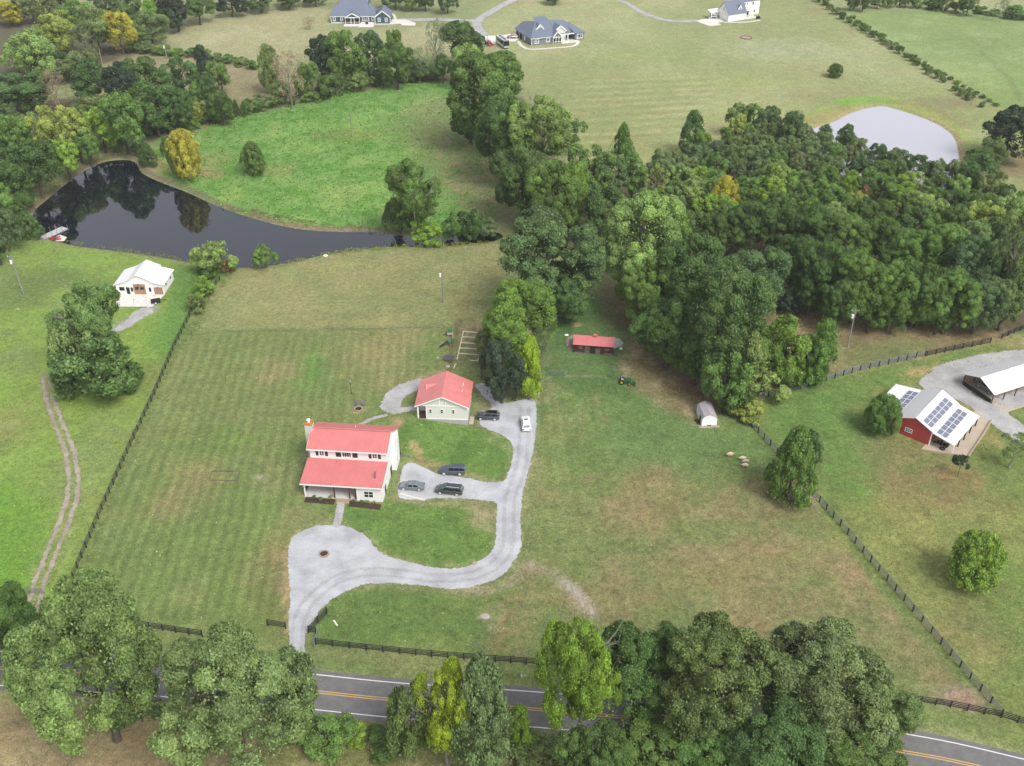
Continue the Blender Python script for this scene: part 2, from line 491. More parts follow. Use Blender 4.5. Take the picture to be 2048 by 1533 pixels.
streak([(690, 985), (830, 1000), (940, 1012), (985, 1060)], 2.2, (160, 150, 104), .75, 1.2, 1)
blob(965, 1030, 4, (168, 152, 116), .9, 1.4); streak([(822, 885), (838, 905), (842, 925)], 1.3, (176, 142, 104), .9, .6, .4, .2)
streak([(850, 925), (900, 938), (960, 955)], 1.8, (164, 148, 104), .7, 1, .8)
streak([(980, 880), (1010, 895), (1030, 925), (1025, 970)], 1.4, (150, 146, 104), .6, 1, .8)
streak([(800, 780), (840, 758), (880, 752)], 3.0, (160, 146, 106), .8, 1.5, 1)
blob(797, 846, 1.7, (196, 160, 122), 1.0, 1.5, .1); blob(845, 790, 3, (178, 152, 112), .8, 1.2); blob(718, 818, 2.0, (170, 150, 116), .8)
blob(615, 925, 3, (160, 150, 120), .7, 1.6); blob(625, 975, 3, (165, 140, 100), .7); blob(980, 800, 4, (150, 145, 100), .7, 1.5); blob(525, 955, 2.0, (196, 182, 160), .8, .5)
streak([(760, 1105), (800, 1128), (860, 1137)], 1.6, (160, 146, 104), .8, 1, .6); streak([(690, 1175), (860, 1182), (1000, 1180)], 1.2, (140, 130, 88), .6, .8, .6)
blob(895, 1127, 1.3, (180, 160, 110), .9); blob(970, 1235, 1.5, (214, 196, 178), .9, .6, .2); blob(985, 1225, 3, (170, 150, 118), .7)
blob(955, 1290, 2, (90, 110, 62), .7); blob(970, 1262, 1.8, (170, 156, 130), .7)
# -- garden corner
patch([(890, 655), (935, 600), (975, 610), (985, 680), (960, 725), (910, 730)], (134, 136, 84), 3, 2)
streak([(930, 605), (915, 660), (900, 720), (890, 745)], 2.5, (150, 132, 86), .8, 1.5, 1); streak([(920, 640), (905, 700), (897, 740)], 1.0, (84, 96, 52), .8, .6, .4)
blob(945, 662, 4, (160, 138, 108), .8, 1.2); blob(960, 690, 3, (164, 130, 104), .7)
streak([(385, 672), (450, 663), (600, 661), (760, 658), (880, 655)], .9, (104, 118, 66), .8, .6, .3, .3)
DRV = [(586, 1345), (584, 1300), (578, 1240), (582, 1190), (577, 1130), (581, 1085), (600, 1066), (640, 1052), (685, 1053), (712, 1062), (738, 1080), (757, 1103), (790, 1118), (850, 1133), (912, 1138), (950, 1128), (980, 1108), (991, 1080),
       (993, 1050), (996, 1016), (990, 1005), (940, 998), (880, 996), (840, 1000), (806, 998), (797, 985), (800, 960), (808, 935), (824, 926), (850, 938), (880, 950), (905, 952), (935, 958), (975, 965), (1008, 962), (1020, 940), (1027, 905),
       (1020, 880), (1000, 868), (975, 858), (960, 848), (962, 825), (985, 815), (960, 785), (950, 772), (966, 768), (990, 785), (1010, 806), (1045, 800), (1066, 800), (1073, 830), (1070, 865), (1066, 900), (1055, 945), (1044, 990), (1040, 1040), (1042, 1080), (1038, 1104), (1024, 1126),
       (1005, 1150), (965, 1168), (915, 1178), (870, 1175), (820, 1168), (760, 1166), (716, 1172), (676, 1190), (645, 1215), (622, 1245), (604, 1280), (600, 1315), (604, 1345)]
streak(DRV[6:] + DRV[:1], 2.0, (158, 148, 110), .6, 1.2, 1.0, .75, 1.5)
# -- paddock on the right of the drive
PADD = [(1090, 770), (1110, 745), (1240, 755), (1400, 800), (1400, 850), (1500, 845), (1625, 985), (2000, 1430), (1830, 1400), (1240, 1330), (1045, 1318), (1060, 1140), (1045, 1000), (1075, 860)]
patch(PADD, (120, 134, 74), 1.0, .6)
patch([(1090, 770), (1240, 755), (1400, 830), (1500, 860), (1530, 950), (1300, 960), (1070, 920)], (102, 136, 72), 8, 5, .8)
scatter_tone(PADD, (144, 130, 86), .6, -.05, .35, n_mid)
scatter_tone(PADD, (160, 132, 96), .5, .12, .45, fbm(gx, gy, 14, 4, 21))
scatter_tone(PADD, (108, 136, 66), .6, .05, .4, fbm(gx, gy, 20, 4, 25))
stripes([(1060, 780), (1250, 790), (1230, 1300), (1050, 1300)], 89, 5.0, (132, 142, 84), (112, 126, 66), .4)
patch([(1300, 960), (1540, 950), (1900, 1360), (1500, 1250), (1260, 1200)], (138, 132, 84), 10, 8, .22)
for b in [(1450, 1010, 8, 1.0), (1380, 1110, 7, .7), (1530, 1070, 6, 1), (1590, 1200, 9, .6), (1740, 1190, 9, 1.4), (1690, 1130, 6, .8), (1850, 1330, 6, 1.2), (1250, 1140, 7, .8), (1250, 1020, 6, .8), (1560, 1000, 7, 1.4), (1330, 950, 5, .7), (1180, 960, 4, .6)]:
    blob(b[0], b[1], b[2], (158, 130, 98), .55, b[3], .7)
streak([(1640, 990), (1700, 1080), (1800, 1210), (1960, 1390)], 2.6, (98, 130, 60), .85, 1.5, .5, .2)
streak([(1060, 1130), (1110, 1150), (1150, 1185), (1185, 1225)], 3.0, (168, 150, 126), .8, 1.6, 1.2, .6)
streak([(1115, 1155), (1160, 1190), (1190, 1235)], 1.4, (190, 182, 172), .7, .8, .8, .6)
streak([(1060, 1145), (1055, 1220), (1040, 1310)], 4, (140, 132, 84), .6, 2, 1)
streak([(1065, 1130), (1035, 1150), (1000, 1178), (930, 1186)], 1.6, (164, 150, 122), .8, 1, .8, .5)
streak([(1072, 870), (1050, 960), (1042, 1040), (1045, 1100)], 1.6, (164, 156, 116), .7, 1, .7)
blob(1080, 760, 4, (150, 140, 92), .8, .8); blob(1085, 795, 3, (160, 150, 110), .7)
# -- round the red stable
patch([(1110, 620), (1200, 590), (1250, 620), (1290, 700), (1260, 790), (1110, 760), (1085, 720)], (76, 118, 56), 4, 3, .9)
scatter_tone([(1110, 620), (1250, 620), (1290, 700), (1260, 790), (1085, 720)], (98, 124, 68), .8, -.1, .4, n_mid)
patch([(1200, 545), (1240, 570), (1290, 660), (1270, 690), (1230, 650), (1200, 600)], (132, 114, 80), 3, 2.5, .9)
patch([(1250, 680), (1300, 690), (1340, 720), (1400, 770), (1420, 830), (1390, 840), (1330, 800), (1260, 770)], (150, 134, 90), 3, 3, .95)
scatter_tone([(1250, 680), (1340, 720), (1420, 790), (1390, 840), (1260, 770)], (182, 162, 124), .8, 0, .4, n_sml)
scatter_tone([(1290, 690), (1340, 710), (1420, 790), (1390, 830)], (150, 132, 116), .7, 0, .3, n_mid)
patch([(1320, 680), (1360, 715), (1420, 770), (1400, 790), (1340, 745), (1300, 700)], (124, 106, 90), 2, 1.5, .7)
streak([(1330, 772), (1370, 778), (1400, 790)], 2.0, (120, 82, 56), .8, 1.2, .8)
streak([(1090, 757), (1180, 752), (1250, 762), (1310, 770), (1350, 772)], .8, (172, 162, 124), .7, .6, .5, .5)
blob(1152, 650, 1.6, (190, 162, 112), .95, .7, .2); blob(1217, 652, 1.4, (158, 124, 88), .8); blob(1060, 735, 2, (186, 150, 116), .9)
blob(1415, 845, 3.2, (190, 168, 140), .8, .9, .3); blob(1445, 800, 3.5, (112, 92, 66), .8, 1.4)
# -- brown pasture under the wood, right lawn
patch([(1540, 600), (1640, 620), (1760, 650), (1900, 650), (2080, 630), (2080, 690), (1980, 690), (1800, 720), (1680, 735), (1540, 770), (1520, 660)], (142, 122, 84), 3, 3)
scatter_tone([(1540, 600), (1900, 650), (2080, 640), (1980, 690), (1680, 735)], (164, 140, 106), .7, 0, .4, n_sml)
patch([(1660, 700), (1800, 680), (1860, 690), (1850, 715), (1700, 735)], (116, 130, 72), 4, 3, .7)
RL = [(1505, 800), (1600, 770), (1980, 690), (2080, 660), (2100, 1400), (2010, 1440), (1640, 990), (1500, 845)]
patch(RL, (118, 136, 68), .8, .5)
patch([(1515, 805), (1800, 745), (1980, 700), (1760, 790), (1700, 880), (1560, 880)], (102, 138, 62), 5, 3, .9)
scatter_tone(RL, (140, 140, 76), .7, -.1, .35, n_mid)
scatter_tone(RL, (100, 124, 64), .5, .0, .4, n_big)
for b in [(1800, 930, 14, (134, 122, 80), .8, .8), (1850, 985, 12, (140, 118, 80), .7, .8), (1720, 1060, 10, (142, 140, 76), .6, 1), (1690, 940, 7, (96, 142, 58), .8, 1.8), (1920, 955, 5, (168, 126, 84), .55, .8), (1925, 958, 2, (150, 96, 64), .8, .6),
          (1840, 1080, 12, (152, 152, 82), .6, 1), (1960, 1230, 10, (116, 110, 70), .6, .8), (2030, 1180, 9, (100, 132, 58), .7, 2), (1900, 1290, 10, (138, 128, 80), .6, .8), (1890, 840, 3, (170, 150, 108), .7), (1885, 900, 3, (172, 140, 104), .7, .6)]:
    blob(*b)
streak([(1830, 745), (1900, 732), (1960, 716), (2010, 712)], 2.6, (186, 158, 112), .85, 1.4, 1, .4)
streak([(1925, 800), (1960, 850), (2000, 890)], 2, (170, 150, 100), .7, 1.2, .8)
blob(2040, 685, 8, (176, 156, 110), .8, .5)
blob(1925, 1397, 5.0, (176, 152, 132), .95, .8, .25); blob(1930, 1405, 3.2, (150, 116, 96), .7, .7, .4); blob(1990, 1450, 3, (160, 128, 98), .8)
blob(1628, 998, 1.6, (214, 184, 160), .95, 2.0, .2); blob(1590, 1000, 5, (96, 92, 62), .7, .6)
# -- verges, bottom fields
patch([(-60, 1230), (300, 1262), (620, 1308), (1040, 1325), (1240, 1345), (1830, 1405), (2080, 1470), (2080, 1506), (1830, 1450), (1100, 1375), (600, 1338), (-60, 1290)], (118, 136, 72), .8, .5)
scatter_tone([(600, 1310), (1100, 1325), (1100, 1375), (600, 1338)], (150, 146, 92), .7, .1, .5, n_mid)
patch([(-100, 1418), (300, 1452), (600, 1480), (650, 1600), (-100, 1700)], (152, 132, 94), 2, 2)
scatter_tone([(-100, 1418), (600, 1480), (650, 1600), (-100, 1700)], (178, 156, 114), .7, -.1, .4, n_sml)
scatter_tone([(-100, 1418), (600, 1480), (650, 1600), (-100, 1700)], (120, 104, 72), .6, .1, .4, n_mid)
patch([(570, 1450), (1100, 1470), (1900, 1570), (1900, 1700), (600, 1700)], (118, 118, 66), 2, 2)
scatter_tone([(570, 1450), (1100, 1470), (1900, 1570), (600, 1700)], (152, 144, 92), .7, -.1, .4, n_sml)
streak([(560, 1448), (800, 1458), (1100, 1484), (1500, 1520)], 1.0, (136, 110, 80), .7, .8, .6)
streak([(290, 1345), (600, 1352)], .6, (120, 110, 86), .3)
# -- floor of the woods
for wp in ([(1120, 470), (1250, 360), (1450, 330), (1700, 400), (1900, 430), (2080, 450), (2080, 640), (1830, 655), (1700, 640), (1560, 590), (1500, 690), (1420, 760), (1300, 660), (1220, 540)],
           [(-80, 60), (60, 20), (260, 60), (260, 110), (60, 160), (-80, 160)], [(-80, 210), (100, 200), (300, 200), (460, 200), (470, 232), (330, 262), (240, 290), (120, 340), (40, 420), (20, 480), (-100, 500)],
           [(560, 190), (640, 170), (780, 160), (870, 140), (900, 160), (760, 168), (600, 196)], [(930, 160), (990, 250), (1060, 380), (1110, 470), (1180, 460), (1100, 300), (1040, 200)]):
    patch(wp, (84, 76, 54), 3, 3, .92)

# pond basins
for P_, lvl in ((POND_A, WATER_A), (POND_B, WATER_B)):
    m = near(P_, 4)
    d = sdf(P_, m)
    gz[m] = np.where(d > 0, lvl - 0.25 * np.minimum(d, 4.0), gz[m] * sst(0, 1.6, -d) + lvl * (1 - sst(0, 1.6, -d)))
# value and hue that come and go everywhere
GC *= (1 + 0.05 * n_big + 0.05 * n_mid + 0.06 * n_sml + 0.05 * n_tiny)[:, None]
GC = GC * np.array([.985, 1.012, 1.02]) + np.array([6., 5., 5.])
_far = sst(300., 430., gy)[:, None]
GC = GC * (1 - .55 * _far) + (GC * .8 + np.array([38., 40., 40.])) * .55 * _far     # the far ground turns paler with distance
GC[:, 0] *= 1 + 0.04 * fbm(gx, gy, 5, 3, 31)
GC = np.clip(GC * 0.93 + np.array([24., 23., 20.]), 10, 250)

gm = bpy.data.materials.new("grassland")
gm.use_nodes = True
nt = gm.node_tree
pb = nt.nodes["Principled BSDF"]
pb.inputs["Roughness"].default_value = 0.95
pb.inputs["Specular IOR Level"].default_value = 0.15
at = nt.nodes.new("ShaderNodeAttribute"); at.attribute_name = "grass"
tc = nt.nodes.new("ShaderNodeTexCoord")
fac = None
for sc_, lo, hi in ((4.2, 0.52, 1.48), (1.1, 0.68, 1.32), (0.35, 0.86, 1.14)):
    nn = nt.nodes.new("ShaderNodeTexNoise")
    nn.inputs["Scale"].default_value = sc_; nn.inputs["Detail"].default_value = 5; nn.inputs["Roughness"].default_value = 0.7
    nt.links.new(tc.outputs["Object"], nn.inputs["Vector"])
    mr = nt.nodes.new("ShaderNodeMapRange")
    mr.inputs[1].default_value, mr.inputs[2].default_value, mr.inputs[3].default_value, mr.inputs[4].default_value = 0.3, 0.7, lo, hi
    nt.links.new(nn.outputs["Fac"], mr.inputs[0])
    if fac is None:
        fac = mr.outputs[0]; first = nn
    else:
        mu = nt.nodes.new("ShaderNodeMath"); mu.operation = 'MULTIPLY'
        nt.links.new(fac, mu.inputs[0]); nt.links.new(mr.outputs[0], mu.inputs[1]); fac = mu.outputs[0]
# mower passes: lanes of grass laid one way and the other
am = nt.nodes.new("ShaderNodeAttribute"); am.attribute_name = "mow"
mp_ = nt.nodes.new("ShaderNodeMapping"); mp_.inputs["Rotation"].default_value = (0, 0, R_(-3))
nt.links.new(tc.outputs["Object"], mp_.inputs["Vector"])
wv = nt.nodes.new("ShaderNodeTexWave"); wv.wave_type = 'BANDS'; wv.bands_direction = 'X'
wv.inputs["Scale"].default_value = 0.314 / 2.15 * 1.0; wv.inputs["Distortion"].default_value = 1.8; wv.inputs["Detail"].default_value = 3; wv.inputs["Detail Scale"].default_value = .6
nt.links.new(mp_.outputs[0], wv.inputs["Vector"])
wr = nt.nodes.new("ShaderNodeMapRange"); wr.inputs[3].default_value, wr.inputs[4].default_value = -.12, .12
nt.links.new(wv.outputs["Fac"], wr.inputs[0])
wm = nt.nodes.new("ShaderNodeMath"); wm.operation = 'MULTIPLY_ADD'; wm.inputs[2].default_value = 1.0
nt.links.new(wr.outputs[0], wm.inputs[0]); nt.links.new(am.outputs["Fac"], wm.inputs[1])
wf = nt.nodes.new("ShaderNodeMath"); wf.operation = 'MULTIPLY'
nt.links.new(fac, wf.inputs[0]); nt.links.new(wm.outputs[0], wf.inputs[1]); fac = wf.outputs[0]
vm = nt.nodes.new("ShaderNodeVectorMath"); vm.operation = 'SCALE'
nt.links.new(at.outputs["Color"], vm.inputs[0]); nt.links.new(fac, vm.inputs["Scale"])
nt.links.new(vm.outputs[0], pb.inputs["Base Color"])
bp = nt.nodes.new("ShaderNodeBump"); bp.inputs["Strength"].default_value = 0.5; bp.inputs["Distance"].default_value = 0.25
nt.links.new(first.outputs["Fac"], bp.inputs["Height"]); nt.links.new(bp.outputs[0], pb.inputs["Normal"])

ny, nx = shp
idx = np.arange(nx * ny).reshape(ny, nx)
quads = np.stack([idx[:-1, :-1], idx[:-1, 1:], idx[1:, 1:], idx[1:, :-1]], -1).reshape(-1, 4)
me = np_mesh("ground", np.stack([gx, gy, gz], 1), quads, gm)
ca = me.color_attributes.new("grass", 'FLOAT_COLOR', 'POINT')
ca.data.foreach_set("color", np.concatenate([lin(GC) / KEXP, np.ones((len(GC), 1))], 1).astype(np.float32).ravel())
mo_ = me.attributes.new("mow", 'FLOAT', 'POINT'); mo_.data.foreach_set("value", mow.astype(np.float32))
me.polygons.foreach_set("use_smooth", np.ones(len(quads), bool))
structure("ground", me)

# ------------------------------------------------------------ water
def water_mat(name, deep, rough):
    m = bpy.data.materials.new(name); m.use_nodes = True
    n = m.node_tree; p = n.nodes["Principled BSDF"]
    p.inputs["Base Color"].default_value = deep; p.inputs["Roughness"].default_value = rough
    p.inputs["IOR"].default_value = 1.8; p.inputs["Specular IOR Level"].default_value = 0.5
    t = n.nodes.new("ShaderNodeTexCoord"); q = n.nodes.new("ShaderNodeTexNoise"); q.inputs["Scale"].default_value = 0.9; q.inputs["Detail"].default_value = 3
    n.links.new(t.outputs["Object"], q.inputs["Vector"])
    b = n.nodes.new("ShaderNodeBump"); b.inputs["Strength"].default_value = 0.08; b.inputs["Distance"].default_value = 0.05
    n.links.new(q.outputs["Fac"], b.inputs["Height"]); n.links.new(b.outputs[0], p.inputs["Normal"])
    return m

def grow(poly, d):
    n = len(poly); out = []
    ar = sum(poly[i][0] * poly[(i + 1) % n][1] - poly[(i + 1) % n][0] * poly[i][1] for i in range(n))
    sg = -1 if ar > 0 else 1
    for i in range(n):
        a, b = poly[i - 1], poly[(i + 1) % n]
        t = Vector((b[0] - a[0], b[1] - a[1]))
        t = t.normalized() if t.length else Vector((1, 0))
        out.append(Vector((poly[i][0] - sg * t.y * d, poly[i][1] + sg * t.x * d)))
    return out
def fill_sheet(poly, z_of, m, name, jitter=0.0, grid=2.2, kind="structure"):
    rnd = random.Random(len(poly) * 13 + 1)
    pts = []
    n = len(poly)
    for i, p in enumerate(poly):
        a, b = poly[i - 1], poly[(i + 1) % n]
        t = Vector((b[0] - a[0], b[1] - a[1]))
        t = t.normalized() if t.length else Vector((1, 0))
        j = jitter * (rnd.uniform(-1, 1) * 1.1 + 0.45 * math.sin(i * 0.5 + 2 * math.sin(i * .21)))
        pts.append(Vector((p[0] - t.y * j, p[1] + t.x * j)))
    edges = [(i, (i + 1) % n) for i in range(n)]
    x0, x1 = min(p.x for p in pts), max(p.x for p in pts)
    y0, y1 = min(p.y for p in pts), max(p.y for p in pts)
    inner = []
    if jitter:                                       # a ring just inside the rim
        qa = np.array(pts); ring = grow(pts, -.55)
        for q in ring[::1]:
            if ((qa - np.array(q)) ** 2).sum(1).min() > .45 ** 2:
                inner.append(Vector((q.x, q.y)))
    yy = y0 + grid / 2
    while yy < y1:
        xx = x0 + grid / 2
        while xx < x1:
            inner.append(Vector((xx + rnd.uniform(-.3, .3), yy + rnd.uniform(-.3, .3))))
            xx += grid
        yy += grid
    v, e, f, *_ = delaunay_2d_cdt(pts + inner, edges, [], 1, 1e-5)
    me = bpy.data.meshes.new(name)
    me.from_pydata([(p.x, p.y, z_of(p.x, p.y)) for p in v], [], f)
    me.materials.append(m)
    ea = me.attributes.new("edge", 'FLOAT', 'POINT')
    rim = set()
    cnt = {}
    for q in f:
        for i in range(len(q)):
            e_ = tuple(sorted((q[i], q[(i + 1) % len(q)]))); cnt[e_] = cnt.get(e_, 0) + 1
    for e_, c_ in cnt.items():
        if c_ == 1: rim.update(e_)
    ea.data.foreach_set("value", [0.0 if i in rim else 1.0 for i in range(len(v))])
    o = structure(name, me, kind)
    return o

fill_sheet(grow(POND_A, 1.0), lambda x, y: WATER_A, water_mat("dark_pond_water", A(27, 30, 44), 0.03), "pond", grid=9)
fill_sheet(grow(POND_B, 1.0), lambda x, y: WATER_B, water_mat("silty_pond_water", (.38, .38, .43, 1), 0.1), "pond", grid=9)

# ------------------------------------------------------------ road, drives, paths
LIFT = 0.03
def drape(x, y, k=1.0):
    return float(hgt(x, y)) + LIFT * k

def strip(center, w0, w1=None, m=None, name="", k=1.0, jitter=0.0, off=0.0, kind="structure", obj=True):
    """ribbon of given width along a 2-D line, resting on the ground"""
    rnd = random.Random(int(w0 * 100) + len(center))
    v, f = [], []
    n = len(center)
    cols = max(5, int(max(w0, w1 or w0) / 1.5) + 1) if w0 > .3 else 2
    for i, p in enumerate(center):
        a, b = center[max(i - 1, 0)], center[min(i + 1, n - 1)]
        t = Vector((b[0] - a[0], b[1] - a[1])).normalized()
        w = w0 + ((w1 if w1 is not None else w0) - w0) * i / max(1, n - 1)
        jl, jr = rnd.uniform(-jitter, jitter), rnd.uniform(-jitter, jitter)
        for c in range(cols):
            s = -w / 2 - jl + (w + jl + jr) * c / (cols - 1) + off
            x, y = p[0] - t.y * s, p[1] + t.x * s
            v.append((x, y, drape(x, y, k)))
    for i in range(n - 1):
        for c in range(cols - 1):
            q = i * cols + c
            f.append((q, q + cols, q + cols + 1, q + 1))
    me = bpy.data.meshes.new(name)
    me.from_pydata(v, [], f)
    me.materials.append(m)
    ea = me.attributes.new("edge", 'FLOAT', 'POINT')
    ea.data.foreach_set("value", [0.0 if i % cols in (0, cols - 1) else 1.0 for i in range(len(v))])
    return structure(name, me, kind)

def ragged(m, lo=.1, hi=.75, lanes=None):
    """loose stone thins out towards its rim, where the ground shows between; worn lanes inside"""
    n = m.node_tree; p = n.nodes["Principled BSDF"]
    out = [q for q in n.nodes if q.type == 'OUTPUT_MATERIAL'][0]
    t = n.nodes.new("ShaderNodeTexCoord"); a = n.nodes.new("ShaderNodeAttribute"); a.attribute_name = "edge"
    q = n.nodes.new("ShaderNodeTexNoise"); q.inputs["Scale"].default_value = 2.6; q.inputs["Detail"].default_value = 7; q.inputs["Roughness"].default_value = .75
    n.links.new(t.outputs["Object"], q.inputs["Vector"])
    r = n.nodes.new("ShaderNodeMapRange"); r.inputs[1].default_value, r.inputs[2].default_value, r.inputs[3].default_value, r.inputs[4].default_value = .3, .7, lo, hi
    n.links.new(q.outputs["Fac"], r.inputs[0])
    l = n.nodes.new("ShaderNodeMath"); l.operation = 'LESS_THAN'
    n.links.new(a.outputs["Fac"], l.inputs[0]); n.links.new(r.outputs[0], l.inputs[1])
    tr = n.nodes.new("ShaderNodeBsdfTransparent"); mx = n.nodes.new("ShaderNodeMixShader")
    n.links.new(l.outputs[0], mx.inputs[0]); n.links.new(p.outputs[0], mx.inputs[1]); n.links.new(tr.outputs[0], mx.inputs[2]); n.links.new(mx.outputs[0], out.inputs[0])
    # broad light and dark drifts of stone
    src = p.inputs["Base Color"].links[0].from_socket
    q2 = n.nodes.new("ShaderNodeTexNoise"); q2.inputs["Scale"].default_value = .3; q2.inputs["Detail"].default_value = 5
    n.links.new(t.outputs["Object"], q2.inputs["Vector"])
    r2 = n.nodes.new("ShaderNodeMapRange"); r2.inputs[1].default_value, r2.inputs[2].default_value, r2.inputs[3].default_value, r2.inputs[4].default_value = .3, .7, .76, 1.13
    n.links.new(q2.outputs["Fac"], r2.inputs[0])
    v_ = n.nodes.new("ShaderNodeVectorMath"); v_.operation = 'SCALE'
    n.links.new(src, v_.inputs[0]); n.links.new(r2.outputs[0], v_.inputs["Scale"]); n.links.new(v_.outputs[0], p.inputs["Base Color"])
    return m

gravel = mat("pale_gravel", A(222, 224, 230), .95, vary=.13, scale=3.5, bump=.5, spec=.2)
gravel_w = mat("worn_gravel", A(210, 209, 208), .95, vary=.16, scale=2.5, bump=.5, spec=.2)
dirt = mat("dirt_gravel", A(196, 184, 166), .95, vary=.25, scale=.9, bump=.5, spec=.2)
concrete = mat("concrete", (.56, .54, .50, 1), .85, vary=.07, scale=.8, bump=.15, spec=.3)
concrete_w = mat("warm_concrete", A(222, 206, 184), .85, vary=.1, scale=.8, bump=.15, spec=.3)
dirt_plain = mat('packed_dirt', A(196, 178, 160), .95, vary=.25, scale=.9, bump=.5, spec=.2)
ragged(gravel, .05, .8); ragged(gravel_w, .1, .95); ragged(dirt, .15, 1.01)
asphalt = mat("asphalt", A(140, 138, 138), .9, vary=.16, scale=.8, bump=.4, spec=.25)
white_paint = mat("white_road_paint", (.62, .61, .6, 1), .7, vary=.06, scale=3)
yellow_paint = mat("yellow_road_paint", (.52, .33, .10, 1), .7, vary=.08, scale=3)

road_c = spline([G(-300, 1322), G(-60, 1333), G(150, 1348), G(300, 1357), G(620, 1383), G(1080, 1420), G(1500, 1463), G(1830, 1508), G(2048, 1556), G(2300, 1620)], False, 1.5)
strip(road_c, 7.9, m=asphalt, name="road", k=1)
strip(road_c, .17, m=white_paint, name="road_marking", k=1.5, off=3.1)
strip(road_c, .17, m=white_paint, name="road_marking", k=1.5, off=-3.1)
strip(road_c, .16, m=yellow_paint, name="road_marking", k=1.5, off=.19)
strip(road_c, .16, m=yellow_paint, name="road_marking", k=1.5, off=-.19)

SHEETS = []
def sheet(pts, m, name, jit=0.0, k=1.0, smooth=True, step=.5, grid=1.6):
    poly = px_poly(pts, True, smooth, step)
    if jit:
        poly = grow(poly, .3)
        SHEETS.append(poly)
    return fill_sheet(poly, lambda x, y: drape(x, y, k), m, name, jit, grid)

sheet(DRV, gravel, "driveway", .10)
rut = ragged(mat('rutted_gravel', A(210, 210, 214), .95, vary=.16, scale=3.0, bump=.5, spec=.2), .45, 1.02)
lane = spline([G(600, 1330), G(595, 1265), G(618, 1205), G(678, 1158), G(760, 1144), G(880, 1157), G(960, 1147), G(1008, 1112), G(1018, 1060), G(1020, 1000), G(1040, 940), G(1047, 890), G(1050, 815)], False, .8)
for off_ in (-.85, .85):
    strip(lane, 1.1, 1.1, rut, 'driveway', 1.6, .2, off_)
sheet([(762, 815), (770, 792), (790, 775), (820, 763), (846, 758), (842, 778), (825, 785), (808, 798), (804, 815), (838, 812), (838, 820), (800, 826), (780, 828)], gravel_w, "driveway", .2)
strip(spline([G(775, 830), G(745, 838), G(715, 853)], False, .6), 1.1, 1.3, gravel_w, "walkway", 1.3, .15)
strip(spline([G(683, 1003), G(678, 1030), G(672, 1056)], False, .6), 2.0, 1.9, gravel_w, "walkway", 1.4, .06)
strip(spline([G(2120, 715), G(2048, 713), G(1980, 722), G(1920, 737), G(1885, 750)], False, 1), 5.5, 7.5, gravel_w, "driveway", 1, .2)
sheet([(1850, 752), (1890, 736), (1930, 735), (1925, 765), (1950, 790), (2000, 818), (2060, 862), (2060, 885), (2035, 880), (2000, 860), (1960, 828), (1915, 800), (1870, 790), (1840, 770)], gravel_w, "driveway", .15, 1.3)
sheet([(1985, 800), (2080, 770), (2080, 800), (2020, 817)], gravel_w, "gravel_yard", .1, 1.6, False)
sheet([(1843, 900), (1864, 880), (1912, 856), (1956, 822), (1982, 841), (1966, 868), (1936, 914), (1905, 910)], concrete_w, "gravel_yard", .1, 1.2, False)
# two-wheel dirt track and stony patch on the left
for dx in (-9, 9):
    strip(spline([G(92 + dx * .7, 752), G(100 + dx * .8, 800), G(122 + dx, 860), G(143 + dx, 920), G(146 + dx * 1.1, 980), G(130 + dx * 1.1, 1040), G(102 + dx * 1.1, 1110), G(76 + dx * 1.1, 1175), G(62 + dx * 1.2, 1235), G(55 + dx * 1.2, 1330)], False, .7), 1.05, 1.15, dirt, "dirt_track", 1, .28)
sheet([(228, 660), (255, 640), (275, 622), (300, 615), (308, 622), (285, 638), (262, 652), (240, 664)], gravel_w, "gravel_patch", .3)
# far drives
far_path = strip(spline([G(1045, -8), G(1010, 8), G(982, 24), G(958, 40), G(955, 55), G(970, 75)], False, 2), 5.5, 6, gravel_w, "driveway", 1.5, .2)
strip(spline([G(960, 43), G(900, 40), G(830, 40), G(780, 42)], False, 2), 5, 7, gravel_w, "driveway", 2.2, .2)
strip(spline([G(1215, -8), G(1250, 5), G(1290, 28), G(1340, 42), G(1395, 42)], False, 2), 3.5, 4.5, gravel_w, "driveway", 1.5, .2)
strip(spline([G(1010, 8), G(1080, -1), G(1140, -6)], False, 2), 3, 2, dirt, "driveway", 1.2, .2)
sheet([(962, 72), (1000, 72), (1036, 66), (1040, 78), (1030, 84), (1000, 84), (985, 90), (972, 84)], concrete, "parking_pad", 0, 2.6, False)
sheet([(782, 40), (812, 40), (832, 47), (830, 52), (805, 52), (800, 48), (782, 50)], concrete, "parking_pad", 0, 3.0, False)
sheet([(1392, 42), (1405, 39), (1440, 36), (1448, 44), (1436, 46), (1442, 51), (1420, 53), (1402, 47)], concrete, "parking_pad", 0, 2.6, False)
strip(spline([G(1037, 83), G(1043, 92), G(1060, 99), G(1100, 97), G(1145, 93), G(1158, 84)], False, 1), 1.4, 1.4, concrete, "walkway", 2.2)
strip(spline([G(775, 48), G(790, 42), G(787, 30), G(776, 27)], False, 1), 1.2, 1.2, concrete, "walkway", 3.4)
strip(spline([G(742, 50), G(775, 50), G(786, 46)], False, 1), 1.2, 1.2, concrete, "walkway", 3.8)
strip(spline([G(1418, 19), G(1422, 24), G(1436, 33)], False, 1), 1.4, 1.4, concrete, "walkway", 2)
strip(spline([G(1448, 45), G(1490, 45), G(1520, 41)], False, 1), 1.4, 1.4, concrete, "walkway", 2)
